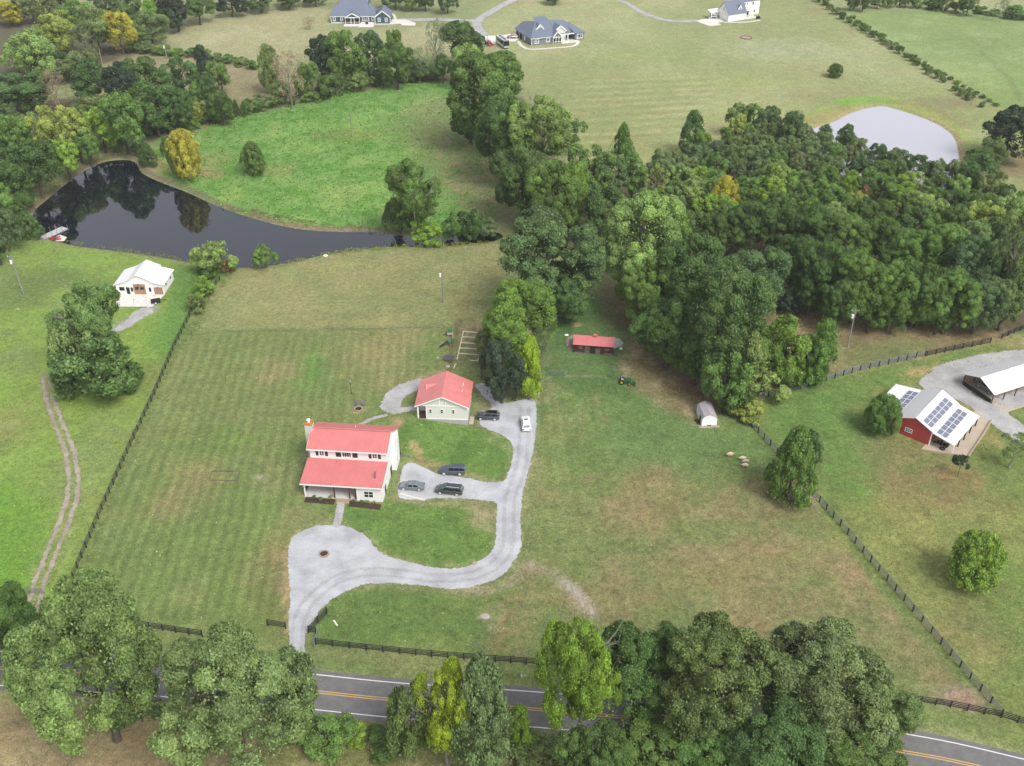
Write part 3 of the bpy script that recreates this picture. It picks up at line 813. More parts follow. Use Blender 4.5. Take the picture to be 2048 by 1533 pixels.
# ------------------------------------------------------------ buildings
W_ = dict(
    white=mat("white_siding", (.76, .76, .75, 1), .6, vary=.03, scale=.6, seam=.2, seam_axis=2, seam_dark=.93),
    white_metal=mat("white_metal_roof", (.72, .72, .73, 1), .4, vary=.03, scale=.4, seam=.45, seam_axis=0, seam_dark=.93, spec=.5),
    shaded_metal=mat("shaded_white_metal_roof", (.50, .50, .52, 1), .45, vary=.05, scale=.4, seam=.3, seam_axis=1, seam_dark=.94, spec=.5),  # white roofing again, with the shade of slopes facing away put into the grey
    red_roof=mat("red_metal_roof", (.50, .155, .15, 1), .42, vary=.1, scale=.5, seam=.42, seam_axis=0, seam_dark=.82, spec=.5),
    red_roof_y=mat("red_metal_roof_garage", (.54, .18, .17, 1), .42, vary=.1, scale=.5, seam=.42, seam_axis=1, seam_dark=.82, spec=.5),
    cream=mat("cream_siding", (.62, .61, .57, 1), .65, vary=.03, scale=.6, seam=.18, seam_axis=2, seam_dark=.94),
    sage=mat("sage_batten_siding", (.56, .60, .54, 1), .65, vary=.03, scale=.6, seam=.35, seam_axis=0, seam_dark=.9),
    trim=mat("white_trim", (.78, .78, .77, 1), .5, vary=.02, scale=1),
    stone=mat("grey_stone_foundation", (.36, .35, .35, 1), .95, vary=.25, scale=2.2, bump=.5),
    cedar=mat("brown_timber_posts", A(104, 72, 52), .8, vary=.2, scale=3),
    deck=mat("porch_floor", (.5, .5, .47, 1), .8, vary=.06, scale=1),
    tan_stone=mat("tan_stone", A(206, 184, 156), .9, vary=.14, scale=2.5, bump=.3),
    glass=mat("window_glass", (.012, .014, .016, 1), .06, vary=.2, scale=.7, spec=.8),
    shutter=mat("dark_brown_shutter", A(72, 58, 52), .7, vary=.12, scale=4),
    rust=mat("orange_chimney_cap", A(216, 142, 60), .6, vary=.15, scale=3),
    silver=mat("silver_metal", A(196, 198, 206), .3, metal=.7, vary=.05),
    dark=mat("dark_opening", (.02, .018, .016, 1), .9, vary=.1),
    barn_red=mat("red_barn_siding", (.36, .05, .048, 1), .6, vary=.07, scale=.6, seam=.3, seam_axis=0, seam_dark=.9),
    old_red=mat("weathered_red_boards", A(96, 62, 58), .9, vary=.35, scale=1.6, seam=.25, seam_axis=0, seam_dark=.7),
    old_grey=mat("weathered_grey_boards", A(138, 122, 112), .9, vary=.3, scale=1.6, seam=.25, seam_axis=2, seam_dark=.75),
    pv=mat("solar_cell", (.14, .155, .215, 1), .12, vary=.06, scale=2, spec=.7),
    wood=mat("orange_cedar_boards", A(202, 162, 134), .75, vary=.14, scale=2.2, seam=.22, seam_axis=0, seam_dark=.82),
    shingle=mat("blue_grey_shingles", A(132, 144, 164), .85, vary=.09, scale=1.2, seam=.3, seam_axis=2, seam_dark=.95, bump=.2),
    teal=mat("slate_blue_siding", A(84, 110, 124), .7, vary=.04, scale=.6, seam=.2, seam_axis=2, seam_dark=.92),
    greyside=mat("grey_siding", A(146, 154, 166), .7, vary=.04, scale=.6, seam=.2, seam_axis=2, seam_dark=.93),
    vinyl=mat("white_vinyl_shed", (.76, .77, .78, 1), .5, vary=.02, scale=.8),
    mauve=mat("mauve_shed_roof", A(214, 204, 212), .6, vary=.05, scale=.8, seam=.2, seam_axis=1, seam_dark=.95),
    brick=mat("brick_skirting", A(176, 146, 130), .9, vary=.16, scale=3),
    black=mat("black_paint", A(52, 52, 56), .6, vary=.15, scale=2),
    mulch=mat("dark_mulch", A(84, 66, 58), .95, vary=.3, scale=3, bump=.5),
)
def on(face, off, base=0.0):
    """map (u, v, n) of a wall to building coordinates; off = where the wall stands"""
    if face == 'front': return lambda u, v, n: (u, off - n, v + base)
    if face == 'back': return lambda u, v, n: (u, off + n, v + base)
    if face == 'right': return lambda u, v, n: (off + n, u, v + base)
    return lambda u, v, n: (off - n, u, v + base)

def wbox(mb, P, u0, v0, u1, v1, n0, n1):
    a, b = P(u0, v0, n0), P(u1, v1, n1)
    mb.box(min(a[0], b[0]), min(a[1], b[1]), min(a[2], b[2]), max(a[0], b[0]), max(a[1], b[1]), max(a[2], b[2]))

def window(par, P, u, v, w, h, frame='trim', bars=(1, 1), t=.1, glass='glass', label=None):
    f = MB()
    wbox(f, P, u, v, u + w, v + t, .003, .07); wbox(f, P, u, v + h - t, u + w, v + h, .003, .07)
    wbox(f, P, u, v + t, u + t, v + h - t, .003, .066); wbox(f, P, u + w - t, v + t, u + w, v + h - t, .003, .066)
    for i in range(bars[0]):
        x = u + w * (i + 1) / (bars[0] + 1); wbox(f, P, x - t * .3, v + t, x + t * .3, v + h - t, .003, .06)
    for i in range(bars[1]):
        y = v + h * (i + 1) / (bars[1] + 1); wbox(f, P, u + t, y - t * .3, u + w - t, y + t * .3, .003, .056)
    o = f.build('window', W_[frame], par, label=label)
    g = MB(); wbox(g, P, u + t * .5, v + t * .5, u + w - t * .5, v + h - t * .5, .001, .03)
    g.build('pane', W_[glass], o)
    return o

def panel(par, P, name, u, v, w, h, m, n=.05, label=None):
    b = MB(); wbox(b, P, u, v, u + w, v + h, .002, n)
    return b.build(name, W_[m], par, label=label)

# ---- white farmhouse with red roofs
from mathutils import Euler
fh = thing('farmhouse', 'two storey white farmhouse with red metal roofs and a front porch', 'house', (-37.62, 141.55, 0), R_(-5.2))
w = 14.2
EV, RG, RY, D_ = 6.8, 8.55, 9.7, 13.5
b = MB()
b.box(0, 6.0, -1.6, w, D_, EV - .1)                                          # main block
b.prism([(6.0, EV - .1), (D_, EV - .1), (RY, RG - .14)], 0, w, 'x')
b.box(9.6, .25, -1.6, w, 5.998, 3.2)                                        # front room under the lower roof
b.prism([(.25, 3.2), (5.998, 3.2), (5.998, 4.2)], 9.6, w, 'x')
b.box(w + .002, 10.0, -1.6, w + .8, D_, EV - .35)                           # rear jog
b.build('wall', W_['white'], fh)
r = MB()
r.slab([(-.4, 5.5, EV - .12), (w + .4, 5.5, EV - .12), (w + .4, RY, RG), (-.4, RY, RG)], .1)
r.slab([(-.4, RY + .002, RG), (w + .4, RY + .002, RG), (w + 1.3, D_ + .45, EV - .12), (-.4, D_ + .45, EV - .12)], .1)
rf = r.build('roof', W_['red_roof'], fh)
c = MB(); c.box(-.4, RY - .18, RG + .01, w + .4, RY + .18, RG + .08); c.build('ridge_cap', W_['red_roof'], rf)
r = MB(); r.slab([(-.5, -.3, 3.3), (w + .25, -.3, 3.3), (w + .25, 5.99, 4.38), (-.5, 5.99, 4.38)], .12); r.build('porch_roof', W_['red_roof'], fh)
t = MB(); t.box(-.42, 5.4, EV - .36, w + .42, 5.49, EV - .14); t.box(-.52, -.39, 3.03, w + .27, -.32, 3.28); t.box(-.1, .1, 2.75, 9.6, .24, 3.05); t.build('fascia', W_['trim'], fh)
for x0, x1 in ((-.44, -.402), (w + .402, w + .45)):
    t = MB(); t.slab([(x0, 5.5, EV - .13), (x1, 5.5, EV - .13), (x1, RY, RG - .01), (x0, RY, RG - .01)], .26); t.build('rake_trim', W_['trim'], fh)
d = MB(); d.box(0, 0, -.5, 9.598, 5.998, .12); d.build('porch_floor', W_['deck'], fh)
d = MB(); d.box(-.1, -.12, -.75, 9.7, -.002, .1); d.build('porch_edge', W_['tan_stone'], fh)
d = MB(); d.box(9.598, .06, -1.6, w + .1, .248, -.28); d.build('foundation', W_['tan_stone'], fh)
for x in (.15, 5.55, 8.35, 9.45):
    p = MB(); p.box(x - .11, .05, .12, x + .11, .27, 2.8); p.build('porch_post', W_['cedar' if x > 1 else 'trim'], fh)
d = MB(); d.box(-.05, .12, .9, .0, 5.9, 1.0); d.box(-.05, .12, .3, .0, 5.9, .36)
for i in range(24): d.box(-.045, .3 + i * .23, .36, -.005, .34 + i * .23, .9)
d.build('porch_rail', W_['cedar'], fh)
st = MB()
for i in range(3):
    st.box(5.9 - .1 * i, -.12 - .35 * (i + 1), -.8, 8.2 + .1 * i, -.124 - .35 * i, 0 - .19 * i)
st.build('porch_step', W_['tan_stone'], fh)
P = on('front', 6.0)
for x in (1.75, 11.6):
    window(fh, P, x, 4.98, .95, 1.15, 'trim', (1, 1), .1)
    panel(fh, P, 'shutter', x - .65, 4.95, .5, 1.22, 'shutter'); panel(fh, P, 'shutter', x + 1.1, 4.95, .5, 1.22, 'shutter')
window(fh, P, 6.0, 4.95, 1.75, 1.2, 'trim', (3, 0), .1)
panel(fh, P, 'shutter', 4.85, 4.93, .95, 1.25, 'shutter'); panel(fh, P, 'shutter', 7.95, 4.93, .95, 1.25, 'shutter')
for x in (1.2, 3.4):
    window(fh, P, x, 1.0, 1.1, 1.4, 'trim')
panel(fh, P, 'door', 6.6, .13, 1.0, 2.15, 'shutter')
for x, l in ((1.6, 'chair'), (3.2, 'chair'), (4.2, 'chair')):
    pass
P = on('front', .25)
window(fh, P, 10.9, .5, 1.85, 1.5, 'trim', (1, 1), .13)
for x in (9.6, w - .16):
    b = MB(); wbox(b, P, x, -.28, x + .16, 3.0, .002, .05); b.build('corner_trim', W_['trim'], fh)
P = on('right', w)
window(fh, P, 1.6, .6, .8, 1.4, 'trim'); window(fh, P, 6.8, 4.3, .8, 1.4, 'trim'); window(fh, P, 4.6, .8, .8, 1.4, 'trim'); window(fh, P, 9.0, 6.2, .7, 1.0, 'trim')
panel(fh, P, 'door', 2.9, -1.05, .95, 2.05, 'shutter'); panel(fh, P, 'door', 8.2, -1.0, 1.2, 2.1, 'shutter')
window(fh, on('right', w + .8), 11.3, 4.2, .8, 1.4, 'trim'); window(fh, on('right', w + .8), 10.6, .6, 1.0, 1.5, 'trim')
ch = MB(); ch.box(-1.35, 8.9, -.4, -.002, 10.4, 9.6); chim = ch.build('chimney', W_['deck'], fh)
ch = MB(); ch.box(-1.45, 8.8, 9.6, .1, 10.5, 9.75); ch.build('chimney_cap', W_['rust'], chim)
ch = MB(); ch.tube((-.7, 9.6, 9.75), (-.7, 9.6, 10.25), .25, .25, 10); ch.tube((-.7, 9.6, 10.25), (-.7, 9.6, 10.4), .36, .3, 10); ch.build('flue', W_['trim'], chim)
v = MB(); v.tube((12.9, 2.0, 3.6), (12.9, 2.0, 5.0), .15, .15, 10); v.tube((12.9, 2.0, 5.0), (12.9, 2.0, 5.2), .22, .2, 10); v.build('stove_pipe', W_['silver'], fh)
v = MB(); v.tube((7.5, 11.6, 7.2), (7.5, 11.6, 8.0), .07, .07, 8); v.build('vent_pipe', W_['trim'], fh)
for x0, x1 in ((.3, 5.7), (8.4, 14.1)):
    wp = [fh.matrix_basis @ Vector((x, y, 0)) for x, y in ((x0, -1.5), (x1, -1.5), (x1, -.13), (x0, -.13))]
    m_ = MB(); m_.slab([(q.x, q.y, float(hgt(q.x, q.y)) + .12) for q in wp], .6); o = m_.build('flower_bed', W_['mulch'], None)
    tag(o, 'dark mulch bed left of the porch steps of the farmhouse' if x0 < 1 else 'dark mulch bed right of the porch steps of the farmhouse', 'flower bed', 'mulch beds of the farmhouse')
o = MB().box(14.25, -.4, -1.45, 15.6, 13.4, -1.1).build('path', concrete_w); o.location = fh.location + Vector((.06, 0, 0)); o.rotation_euler = (0, 0, R_(-6.5)); o['kind'] = 'structure'

# ---- small house with red roof and cream siding
gh = thing('cottage', 'small cream sided cottage with a pink red gable roof and a corner porch', 'house', (-19.0, 165.9, 0), R_(-3.3))
w, dp = 10.1, 8.7
b = MB()
b.box(1.75, 0, -.05, w, dp, 3.248)
b.box(0.15, 2.6, -.05, 1.749, dp, 3.248)
b.build('wall', W_['cream'], gh)
b = MB(); b.prism([(0, 3.25), (w, 3.25), (5.05, 5.5)], .002, dp, 'y'); b.build('gable', W_['sage'], gh)
b = MB(); b.box(.1, -.03, -2.4, w + .05, dp, -.052); b.build('foundation', W_['stone'], gh)
b = MB(); b.box(.1, 0, -.05, 1.748, 2.598, .06); b.build('porch_floor', W_['cedar'], gh)
r = MB(); r.slab([(-.45, -.4, 3.17), (5.05, -.4, 5.65), (5.05, dp + .4, 5.65), (-.45, dp + .4, 3.17)], .1); r.slab([(5.052, -.4, 5.65), (w + .45, -.4, 3.17), (w + .45, dp + .4, 3.17), (5.052, dp + .4, 5.65)], .1)
rf = r.build('roof', W_['red_roof_y'], gh)
dm = MB(); dm.face([(1.35, 4.3, 4.02), (3.9, 5.0, 5.22), (1.35, 5.75, 4.02)]); dm.face([(1.35, 4.3, 4.02), (1.35, 5.02, 4.85), (3.9, 5.0, 5.22)]); dm.face([(1.35, 5.02, 4.85), (1.35, 5.75, 4.02), (3.9, 5.0, 5.22)]); dm.build('dormer_roof', W_['red_roof_y'], rf)
dm = MB(); dm.prism([(4.36, 4.04), (5.69, 4.04), (5.02, 4.78)], 1.30, 1.345, 'x'); dm.build('dormer_face', W_['trim'], rf)
t = MB(); P = on('front', 0)
wbox(t, P, 0, 3.08, w, 3.28, .0, .06); wbox(t, P, 0, -.05, .14, 3.08, 0, .05); wbox(t, P, w - .16, -.05, w, 3.08, 0, .05); wbox(t, P, 1.75, -.05, 1.92, 3.08, .002, .05); wbox(t, P, 1.92, -.05, w - .16, .12, .002, .05)
wbox(t, P, 4.5, 3.28, 4.64, 5.15, .0, .05); wbox(t, P, 5.75, 3.28, 5.89, 5.05, .0, .05)
t.slab([(4.66, -.03, 3.31), (4.8, -.03, 3.31), (5.74, -.03, 4.85), (5.6, -.03, 4.85)], .04)
t.slab([(-.46, -.46, 3.16), (-.46, -.402, 3.16), (5.05, -.402, 5.64), (5.05, -.46, 5.64)], .22); t.slab([(w + .46, -.46, 3.16), (w + .46, -.402, 3.16), (5.05, -.402, 5.64), (5.05, -.46, 5.64)], .22)
t.build('trim', W_['trim'], gh)
for x in (2.35, 4.65, 6.95):
    window(gh, P, x, 1.35, .62, 1.05, 'trim', (0, 1), .09)
p = MB(); p.box(.15, .03, .06, .29, .17, 3.2); p.build('porch_post', W_['trim'], gh)
p = MB(); p.box(.29, .08, .85, 1.748, .13, .93)
for i in range(9): p.box(.36 + i * .15, .09, .1, .39 + i * .15, .12, .85)
p.build('porch_rail', W_['cedar'], gh)
window(gh, on('right', w), 1.2, 1.2, .9, 1.2); window(gh, on('right', w), 5.2, 1.2, .9, 1.2)
for y in (6.2, 4.0, 6.7):
    v = MB(); v.tube((8.7, y, 3.8), (8.7, y, 4.4), .07, .07, 8); v.build('vent_pipe', W_['trim'], rf)
o = MB().box(10.3, 0.2, -1.5, 11.2, 2.8, -1.18).build('walkway', concrete_w); o.location = gh.location; o.rotation_euler = gh.rotation_euler; o['kind'] = 'structure'

# ---- red stable behind
bn = thing('stable', 'long low red stable with a red roof and weathered half doors', 'stable', (13.7, 192.55, -1.3 * float(1 - sst(186., 216., 192.5))), R_(-7.6))
w, dp = 8.9, 3.9
b = MB(); b.box(0, .1, -.3, w, dp, 2.3); b.prism([(.1, 1.95), (dp, 2.3), (2.0, 2.95)], 0, w, 'x'); b.build('wall', W_['old_red'], bn)
r = MB(); r.slab([(-.12, -.35, 2.28), (w + .12, -.35, 2.28), (w + .12, 2.05, 3.38), (-.12, 2.05, 3.38)], .07); r.slab([(-.12, 2.052, 3.38), (w + .12, 2.052, 3.38), (w + .12, dp + .3, 2.25), (-.12, dp + .3, 2.25)], .07); rf = r.build('roof', W_['red_roof'], bn)
c = MB(); c.box(4.3, 1.75, 3.3, 5.1, 2.35, 3.7); c.slab([(4.2, 1.65, 3.7), (5.2, 1.65, 3.7), (5.2, 2.45, 3.75), (4.2, 2.45, 3.75)], .05); c.build('roof_vent', W_['red_roof'], rf)
P = on('front', .1)
panel(bn, P, 'sill_board', .1, -.2, 2.1, .4, 'old_grey', .06); panel(bn, P, 'half_door', 2.5, -.2, 1.1, 1.0, 'old_grey', .06); panel(bn, P, 'half_door', 4.95, -.2, 1.0, 1.5, 'old_grey', .06); panel(bn, P, 'door_opening', 3.7, -.2, 1.1, 2.1, 'dark', .02)
panel(bn, P, 'upper_door', 1.2, 1.0, .8, .8, 'old_grey', .05); panel(bn, P, 'sill_board', 6.8, -.2, 2.0, .55, 'old_grey', .06); panel(bn, P, 'upper_door', 2.6, 1.0, 1.0, .8, 'old_grey', .05); panel(bn, P, 'upper_door', 7.0, 1.0, .9, .6, 'old_grey', .05)
sheet([(1133, 680), (1150, 670), (1148, 700), (1138, 700)], dirt, 'gravel_patch', .1, 1.2, True, .4); sheet([(1172, 702), (1195, 704), (1225, 700), (1246, 690), (1240, 680), (1228, 676), (1215, 698)], gravel_w, 'gravel_patch', .12, 1.2, True, .4)

# ---- white vinyl shed
sh = thing('shed', 'small white gambrel shed with a mauve grey roof in the paddock', 'shed', (38.15, 165.0, -1.3), R_(4))
b = MB(); prof = [(0, -.1), (3.1, -.1), (3.1, 1.75), (2.75, 2.25), (1.55, 2.75), (.35, 2.25), (0, 1.75)]
b.prism(prof, 0, 4.6, 'y'); b.build('wall', W_['vinyl'], sh)
r = MB()
for (a, za), (c, zc) in (((-.06, 1.74), (.33, 2.3)), ((.332, 2.302), (1.55, 2.83)), ((1.552, 2.83), (2.77, 2.302)), ((2.772, 2.3), (3.16, 1.74))):
    r.slab([(a, -.12, za), (c, -.12, zc), (c, 4.72, zc), (a, 4.72, za)], .05)
r.build('roof', W_['mauve'], sh)
P = on('left', 0)
panel(sh, P, 'door_opening', .9, -.05, 1.1, 1.6, 'dark', .02)
o = MB().box(-.6, -.75, -.05, 3.6, -.01, .04).build('gravel_pad', dirt_plain); o.location = sh.location; o.rotation_euler = sh.rotation_euler; o['kind'] = 'structure'

# ---- white barn by the pond
wbn = thing('white_barn', 'white barn with white roof and orange timber doors near the dark pond', 'barn', (-96.1, 217.5, 0), R_(-1.6))
w, dp = 11.6, 7.6
prof = [(0, -.2), (w, -.2), (w, 2.62), (9.05, 3.3), (8.75, 3.75), (5.55, 5.2), (3.1, 3.65), (0, 2.5)]
b = MB(); b.prism(prof, 0, dp, 'y'); b.build('wall', W_['white'], wbn)
r = MB()
for (a, za), (c, zc) in (((-.5, 2.48), (3.1, 3.8)), ((3.102, 3.8), (5.55, 5.36)), ((5.552, 5.36), (8.95, 3.83)), ((8.7, 3.52), (w + .4, 2.7))):
    r.slab([(a, -.35, za), (c, -.35, zc), (c, dp + .35, zc), (a, dp + .35, za)], .09)
r.build('roof', W_['white_metal'], wbn)
P = on('front', 0)
bd = panel(wbn, P, 'barn_door', 4.35, .0, 2.85, 2.75, 'wood', .1)
window(bd, on('front', -.1), 4.72, 1.35, .85, .7, 'black', (0, 0), .07); window(bd, on('front', -.1), 6.0, 1.35, .85, .7, 'black', (0, 0), .07)
panel(wbn, P, 'barn_door', 9.25, .0, 2.1, 1.95, 'wood', .1)
window(wbn, P, .8, .95, 1.25, .95, 'black', (0, 0), .08); panel(wbn, P, 'entry_door', 2.45, 0, .85, 1.85, 'black', .05); window(wbn, P, 3.6, .75, .55, 1.1, 'black', (0, 0), .07); window(wbn, P, 8.0, .75, .55, 1.1, 'black', (0, 0), .07)
for x, z in ((5.8, 2.85), (10.3, 2.1), (2.8, 1.95)):
    l = MB(); l.tube((x, -.02, z), (x, -.4, z + .12), .04, .04, 6); l.tube((x, -.4, z + .14), (x, -.4, z - .02), .07, .2, 8); l.build('barn_lamp', W_['black'], wbn)
Pr = on('right', w)
for y in (1.8, 5.2):
    window(wbn, Pr, y, 1.5, .45, .6, 'black', (0, 0), .06)
b = MB(); b.box(w + .002, 0, -.3, w + .12, dp, .18); b.build('skirting', W_['tan_stone'], wbn)
o = MB().face([(-.3, -.02, .05), (2.0, -6.3, .05), (10.6, -6.1, .05), (w + .1, -.02, .05)]).build('patio', concrete); o.location = wbn.location; o.rotation_euler = wbn.rotation_euler; o['kind'] = 'structure'

# ---- red barn with solar panels
rb = thing('red_barn', 'red barn with white metal roof carrying rows of solar panels', 'barn', (82.8, 166.0, -1.3), R_(-41.5))
L, Rr, y0, y1 = -8.75, 8.75, -6.3, 6.3
b = MB(); b.prism([(-3.0, -.2), (4.0, -.2), (4.0, 3.45), (.5, 5.0), (-3.0, 3.45)], y0, y1, 'y'); b.build('wall', W_['barn_red'], rb)
b = MB(); b.prism([(L + .3, -.2), (-3.002, -.2), (-3.002, 3.2), (L + .3, 2.3)], y0 + .2, y1, 'y'); b.build('side_wall', W_['barn_red'], rb)
r = MB(); r.slab([(-3.3, y0 - .15, 3.42), (.5, y0 - .15, 5.12), (.5, y1 + .15, 5.12), (-3.3, y1 + .15, 3.42)], .08); r.build('roof', W_['shaded_metal'], rb, label='upper left roof slope in shaded grey tone')
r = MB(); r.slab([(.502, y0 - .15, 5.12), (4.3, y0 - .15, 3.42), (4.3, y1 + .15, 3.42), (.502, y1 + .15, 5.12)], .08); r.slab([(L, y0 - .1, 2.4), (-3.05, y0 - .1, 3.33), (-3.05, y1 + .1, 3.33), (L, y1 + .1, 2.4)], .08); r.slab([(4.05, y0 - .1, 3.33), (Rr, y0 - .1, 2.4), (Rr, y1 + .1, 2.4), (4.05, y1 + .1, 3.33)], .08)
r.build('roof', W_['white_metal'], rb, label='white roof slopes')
t = MB(); t.box(4.002, y0 - .02, -.2, 4.2, y0 + .18, 3.2); t.box(4.05, y0 - .16, 3.05, 4.2, y0 - .102, 3.3); t.slab([(4.05, y0 - .16, 3.3), (4.05, y0 - .102, 3.3), (Rr, y0 - .102, 2.38), (Rr, y0 - .16, 2.38)], .2); t.slab([(-3.3, y0 - .21, 3.4), (-3.3, y0 - .152, 3.4), (.5, y0 - .152, 5.1), (.5, y0 - .21, 5.1)], .15); t.slab([(4.3, y0 - .21, 3.4), (4.3, y0 - .152, 3.4), (.5, y0 - .152, 5.1), (.5, y0 - .21, 5.1)], .15); t.build('trim', W_['trim'], rb)
for i in range(5):
    y = y0 + .25 + i * (y1 - y0 - .5) / 4
    p = MB(); p.box(Rr - .3, y - .1, -.2, Rr - .1, y + .1, 2.33); p.build('post', W_['dark' if i else 'trim'], rb)
window(rb, on('front', y0), -1.05, 1.1, 1.5, .9, 'trim', (2, 1), .1)
pm = MB(); pm.box(.02, .02, 0, 1.0, 1.68, .05); pv = pm.build('solar_panel', W_['pv'], rb)
pf = MB(); pf.box(-.02, -.02, -.01, 1.04, .018, .055); pf.box(-.02, 1.682, -.01, 1.04, 1.72, .055); pf.box(-.02, .018, -.01, .018, 1.682, .055); pf.box(1.002, .018, -.01, 1.04, 1.682, .055); pfr = pf.build('frame', W_['trim'], pv)
first = True
for (xa, za, sl), ncol in (((-5.45, 2.955, math.atan2(.93, 5.7)), 2), ((1.75, 4.565, -math.atan2(1.7, 3.8)), 2), ((4.75, 3.215, -math.atan2(.93, 4.7)), 2)):
    for i in range(6):
        for j in range(ncol):
            o = pv if first else pv.copy()
            if not first:
                COL.objects.link(o); o.parent = rb
                q = pfr.copy(); COL.objects.link(q); q.parent = o
            first = False
            xx = xa + j * 1.08 * math.cos(sl)
            o.location = (xx, y0 + .35 + i * 1.82, za + j * 1.08 * math.sin(sl) + .07)
            o.rotation_euler = (0, -sl, 0)
pp = MB()
for k in range(5):
    a = R_(20 * k)
    pp.box(4.6 + .6 * k, y0 + .9 + .25 * (k % 2), -.05, 5.0 + .6 * k, y0 + 1.3 + .2 * k % 1, .25 + .3 * (k % 3))
o = pp.build('scrap_pile', W_['black']); o.location = rb.location + Vector((.2, .6, .08)); o.rotation_euler = rb.rotation_euler
tag(o, 'dark clutter lying under the lean-to of the red barn', 'clutter')
ty = MB()
def torus(mb, c, R, r, n=16, m=8, M=None):
    b_ = len(mb.v)
    for i in range(n):
        u = 2 * math.pi * i / n
        for j in range(m):
            t_ = 2 * math.pi * j / m
            q = Vector(((R + r * math.cos(t_)) * math.cos(u), (R + r * math.cos(t_)) * math.sin(u), r * math.sin(t_)))
            q = (M @ q if M is not None else q) + Vector(c)
            mb.v.append(tuple(q))
    for i in range(n):
        for j in range(m):
            mb.f.append((b_ + i * m + j, b_ + ((i + 1) % n) * m + j, b_ + ((i + 1) % n) * m + (j + 1) % m, b_ + i * m + (j + 1) % m))
torus(ty, (0, 0, .12), .42, .14); o = ty.build('tyre', W_['black'], None, True); o.location = rb.matrix_basis @ Vector((6.6, y0 + .55, .1)); tag(o, 'black tyre lying on the slab at the mouth of the red barn lean-to', 'tyre')
# kerb round the yard
kb = MB()
yard = [G(1843, 901), G(1905, 911), G(1936, 915), G(1967, 868), G(1982, 842)]
for a, c in zip(yard, yard[1:]):
    d_ = Vector((c.x - a.x, c.y - a.y, 0)).normalized() * .12; nrm = Vector((-d_.y, d_.x, 0))
    kb.slab([(a.x + nrm.x, a.y + nrm.y, a.z + .35), (a.x - nrm.x, a.y - nrm.y, a.z + .35), (c.x - nrm.x, c.y - nrm.y, c.z + .35), (c.x + nrm.x, c.y + nrm.y, c.z + .35)], .5)
tag(kb.build('retaining_wall', W_['tan_stone']), 'low tan retaining wall round the yard of the red barn', 'wall')

# ---- open carport shed at the right edge
cs = thing('carport', 'open sided shed with a white roof, one slope shaded, at the right edge', 'carport', (99.5, 172.7, -1.3), R_(25))
w, dp = 13.5, 8.0
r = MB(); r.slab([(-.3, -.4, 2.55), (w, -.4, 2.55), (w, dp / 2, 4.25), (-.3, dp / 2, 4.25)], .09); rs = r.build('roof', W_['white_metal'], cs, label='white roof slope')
r = MB(); r.slab([(-.3, dp / 2 + .002, 4.25), (w, dp / 2 + .002, 4.25), (w, dp + .4, 2.55), (-.3, dp + .4, 2.55)], .09); r.build('roof', W_['shaded_metal'], cs, label='roof slope in shaded grey tone')
for x in (.1, 3.4, 6.7, 10.0, 13.2):
    for y in (.1, dp - .1):
        p = MB(); p.box(x - .08, y - .08, -.2, x + .08, y + .08, 2.5); p.build('post', W_['cedar'], cs)
b = MB(); b.box(.02, .3, -.1, .1, dp - .3, .95); b.build('end_panel', W_['black'], cs)
b = MB(); b.box(.3, dp - .06, -.1, w, dp, 2.4); b.build('back_wall', W_['tan_stone'], cs)
b = MB()
for x in (13.2,): b.prism([(.1, 2.4), (dp - .1, 2.4), (dp / 2, 4.05)], x, x + .05, 'x')
b.build('truss', W_['cedar'], cs)
b = MB(); b.box(0, -3.6, -.1, w, dp, .02); o = b.build('gravel_yard', concrete_w); o.location = cs.location; o.rotation_euler = cs.rotation_euler; o['kind'] = 'structure'

# ---- far houses
def gable_front(par, x0, x1, y, yb, ze, zr, wall, over=.35, trim='trim', roof='shingle'):
    """a cross gable facing the camera: wall prism, roof slabs, white rake"""
    xm = (x0 + x1) / 2
    b = MB(); b.box(x0, y, -.3, x1, yb, ze - .002); b.prism([(x0, ze), (x1, ze), (xm, zr)], y, yb, 'y'); b.build('wall', W_[wall], par)
    k = (zr - ze) / (xm - x0)
    r = MB(); r.slab([(x0 - over, y - over, ze - k * over + .1), (xm, y - over, zr + .1), (xm, yb, zr + .1), (x0 - over, yb, ze - k * over + .1)], .1); r.slab([(xm + .002, y - over, zr + .1), (x1 + over, y - over, ze - k * over + .1), (x1 + over, yb, ze - k * over + .1), (xm + .002, yb, zr + .1)], .1)
    r.build('roof', W_[roof], par)
    t = MB(); t.slab([(x0 - over, y - over - .08, ze - k * over + .12), (x0 - over, y - over - .003, ze - k * over + .12), (xm, y - over - .003, zr + .12), (xm, y - over - .08, zr + .12)], .42); t.build('rake_trim', W_['trim'], par); t = MB(); t.slab([(x1 + over, y - over - .08, ze - k * over + .12), (x1 + over, y - over - .003, ze - k * over + .12), (xm, y - over - .003, zr + .12), (xm, y - over - .08, zr + .12)], .42)
    t.build('rake_trim', W_['trim'], par)

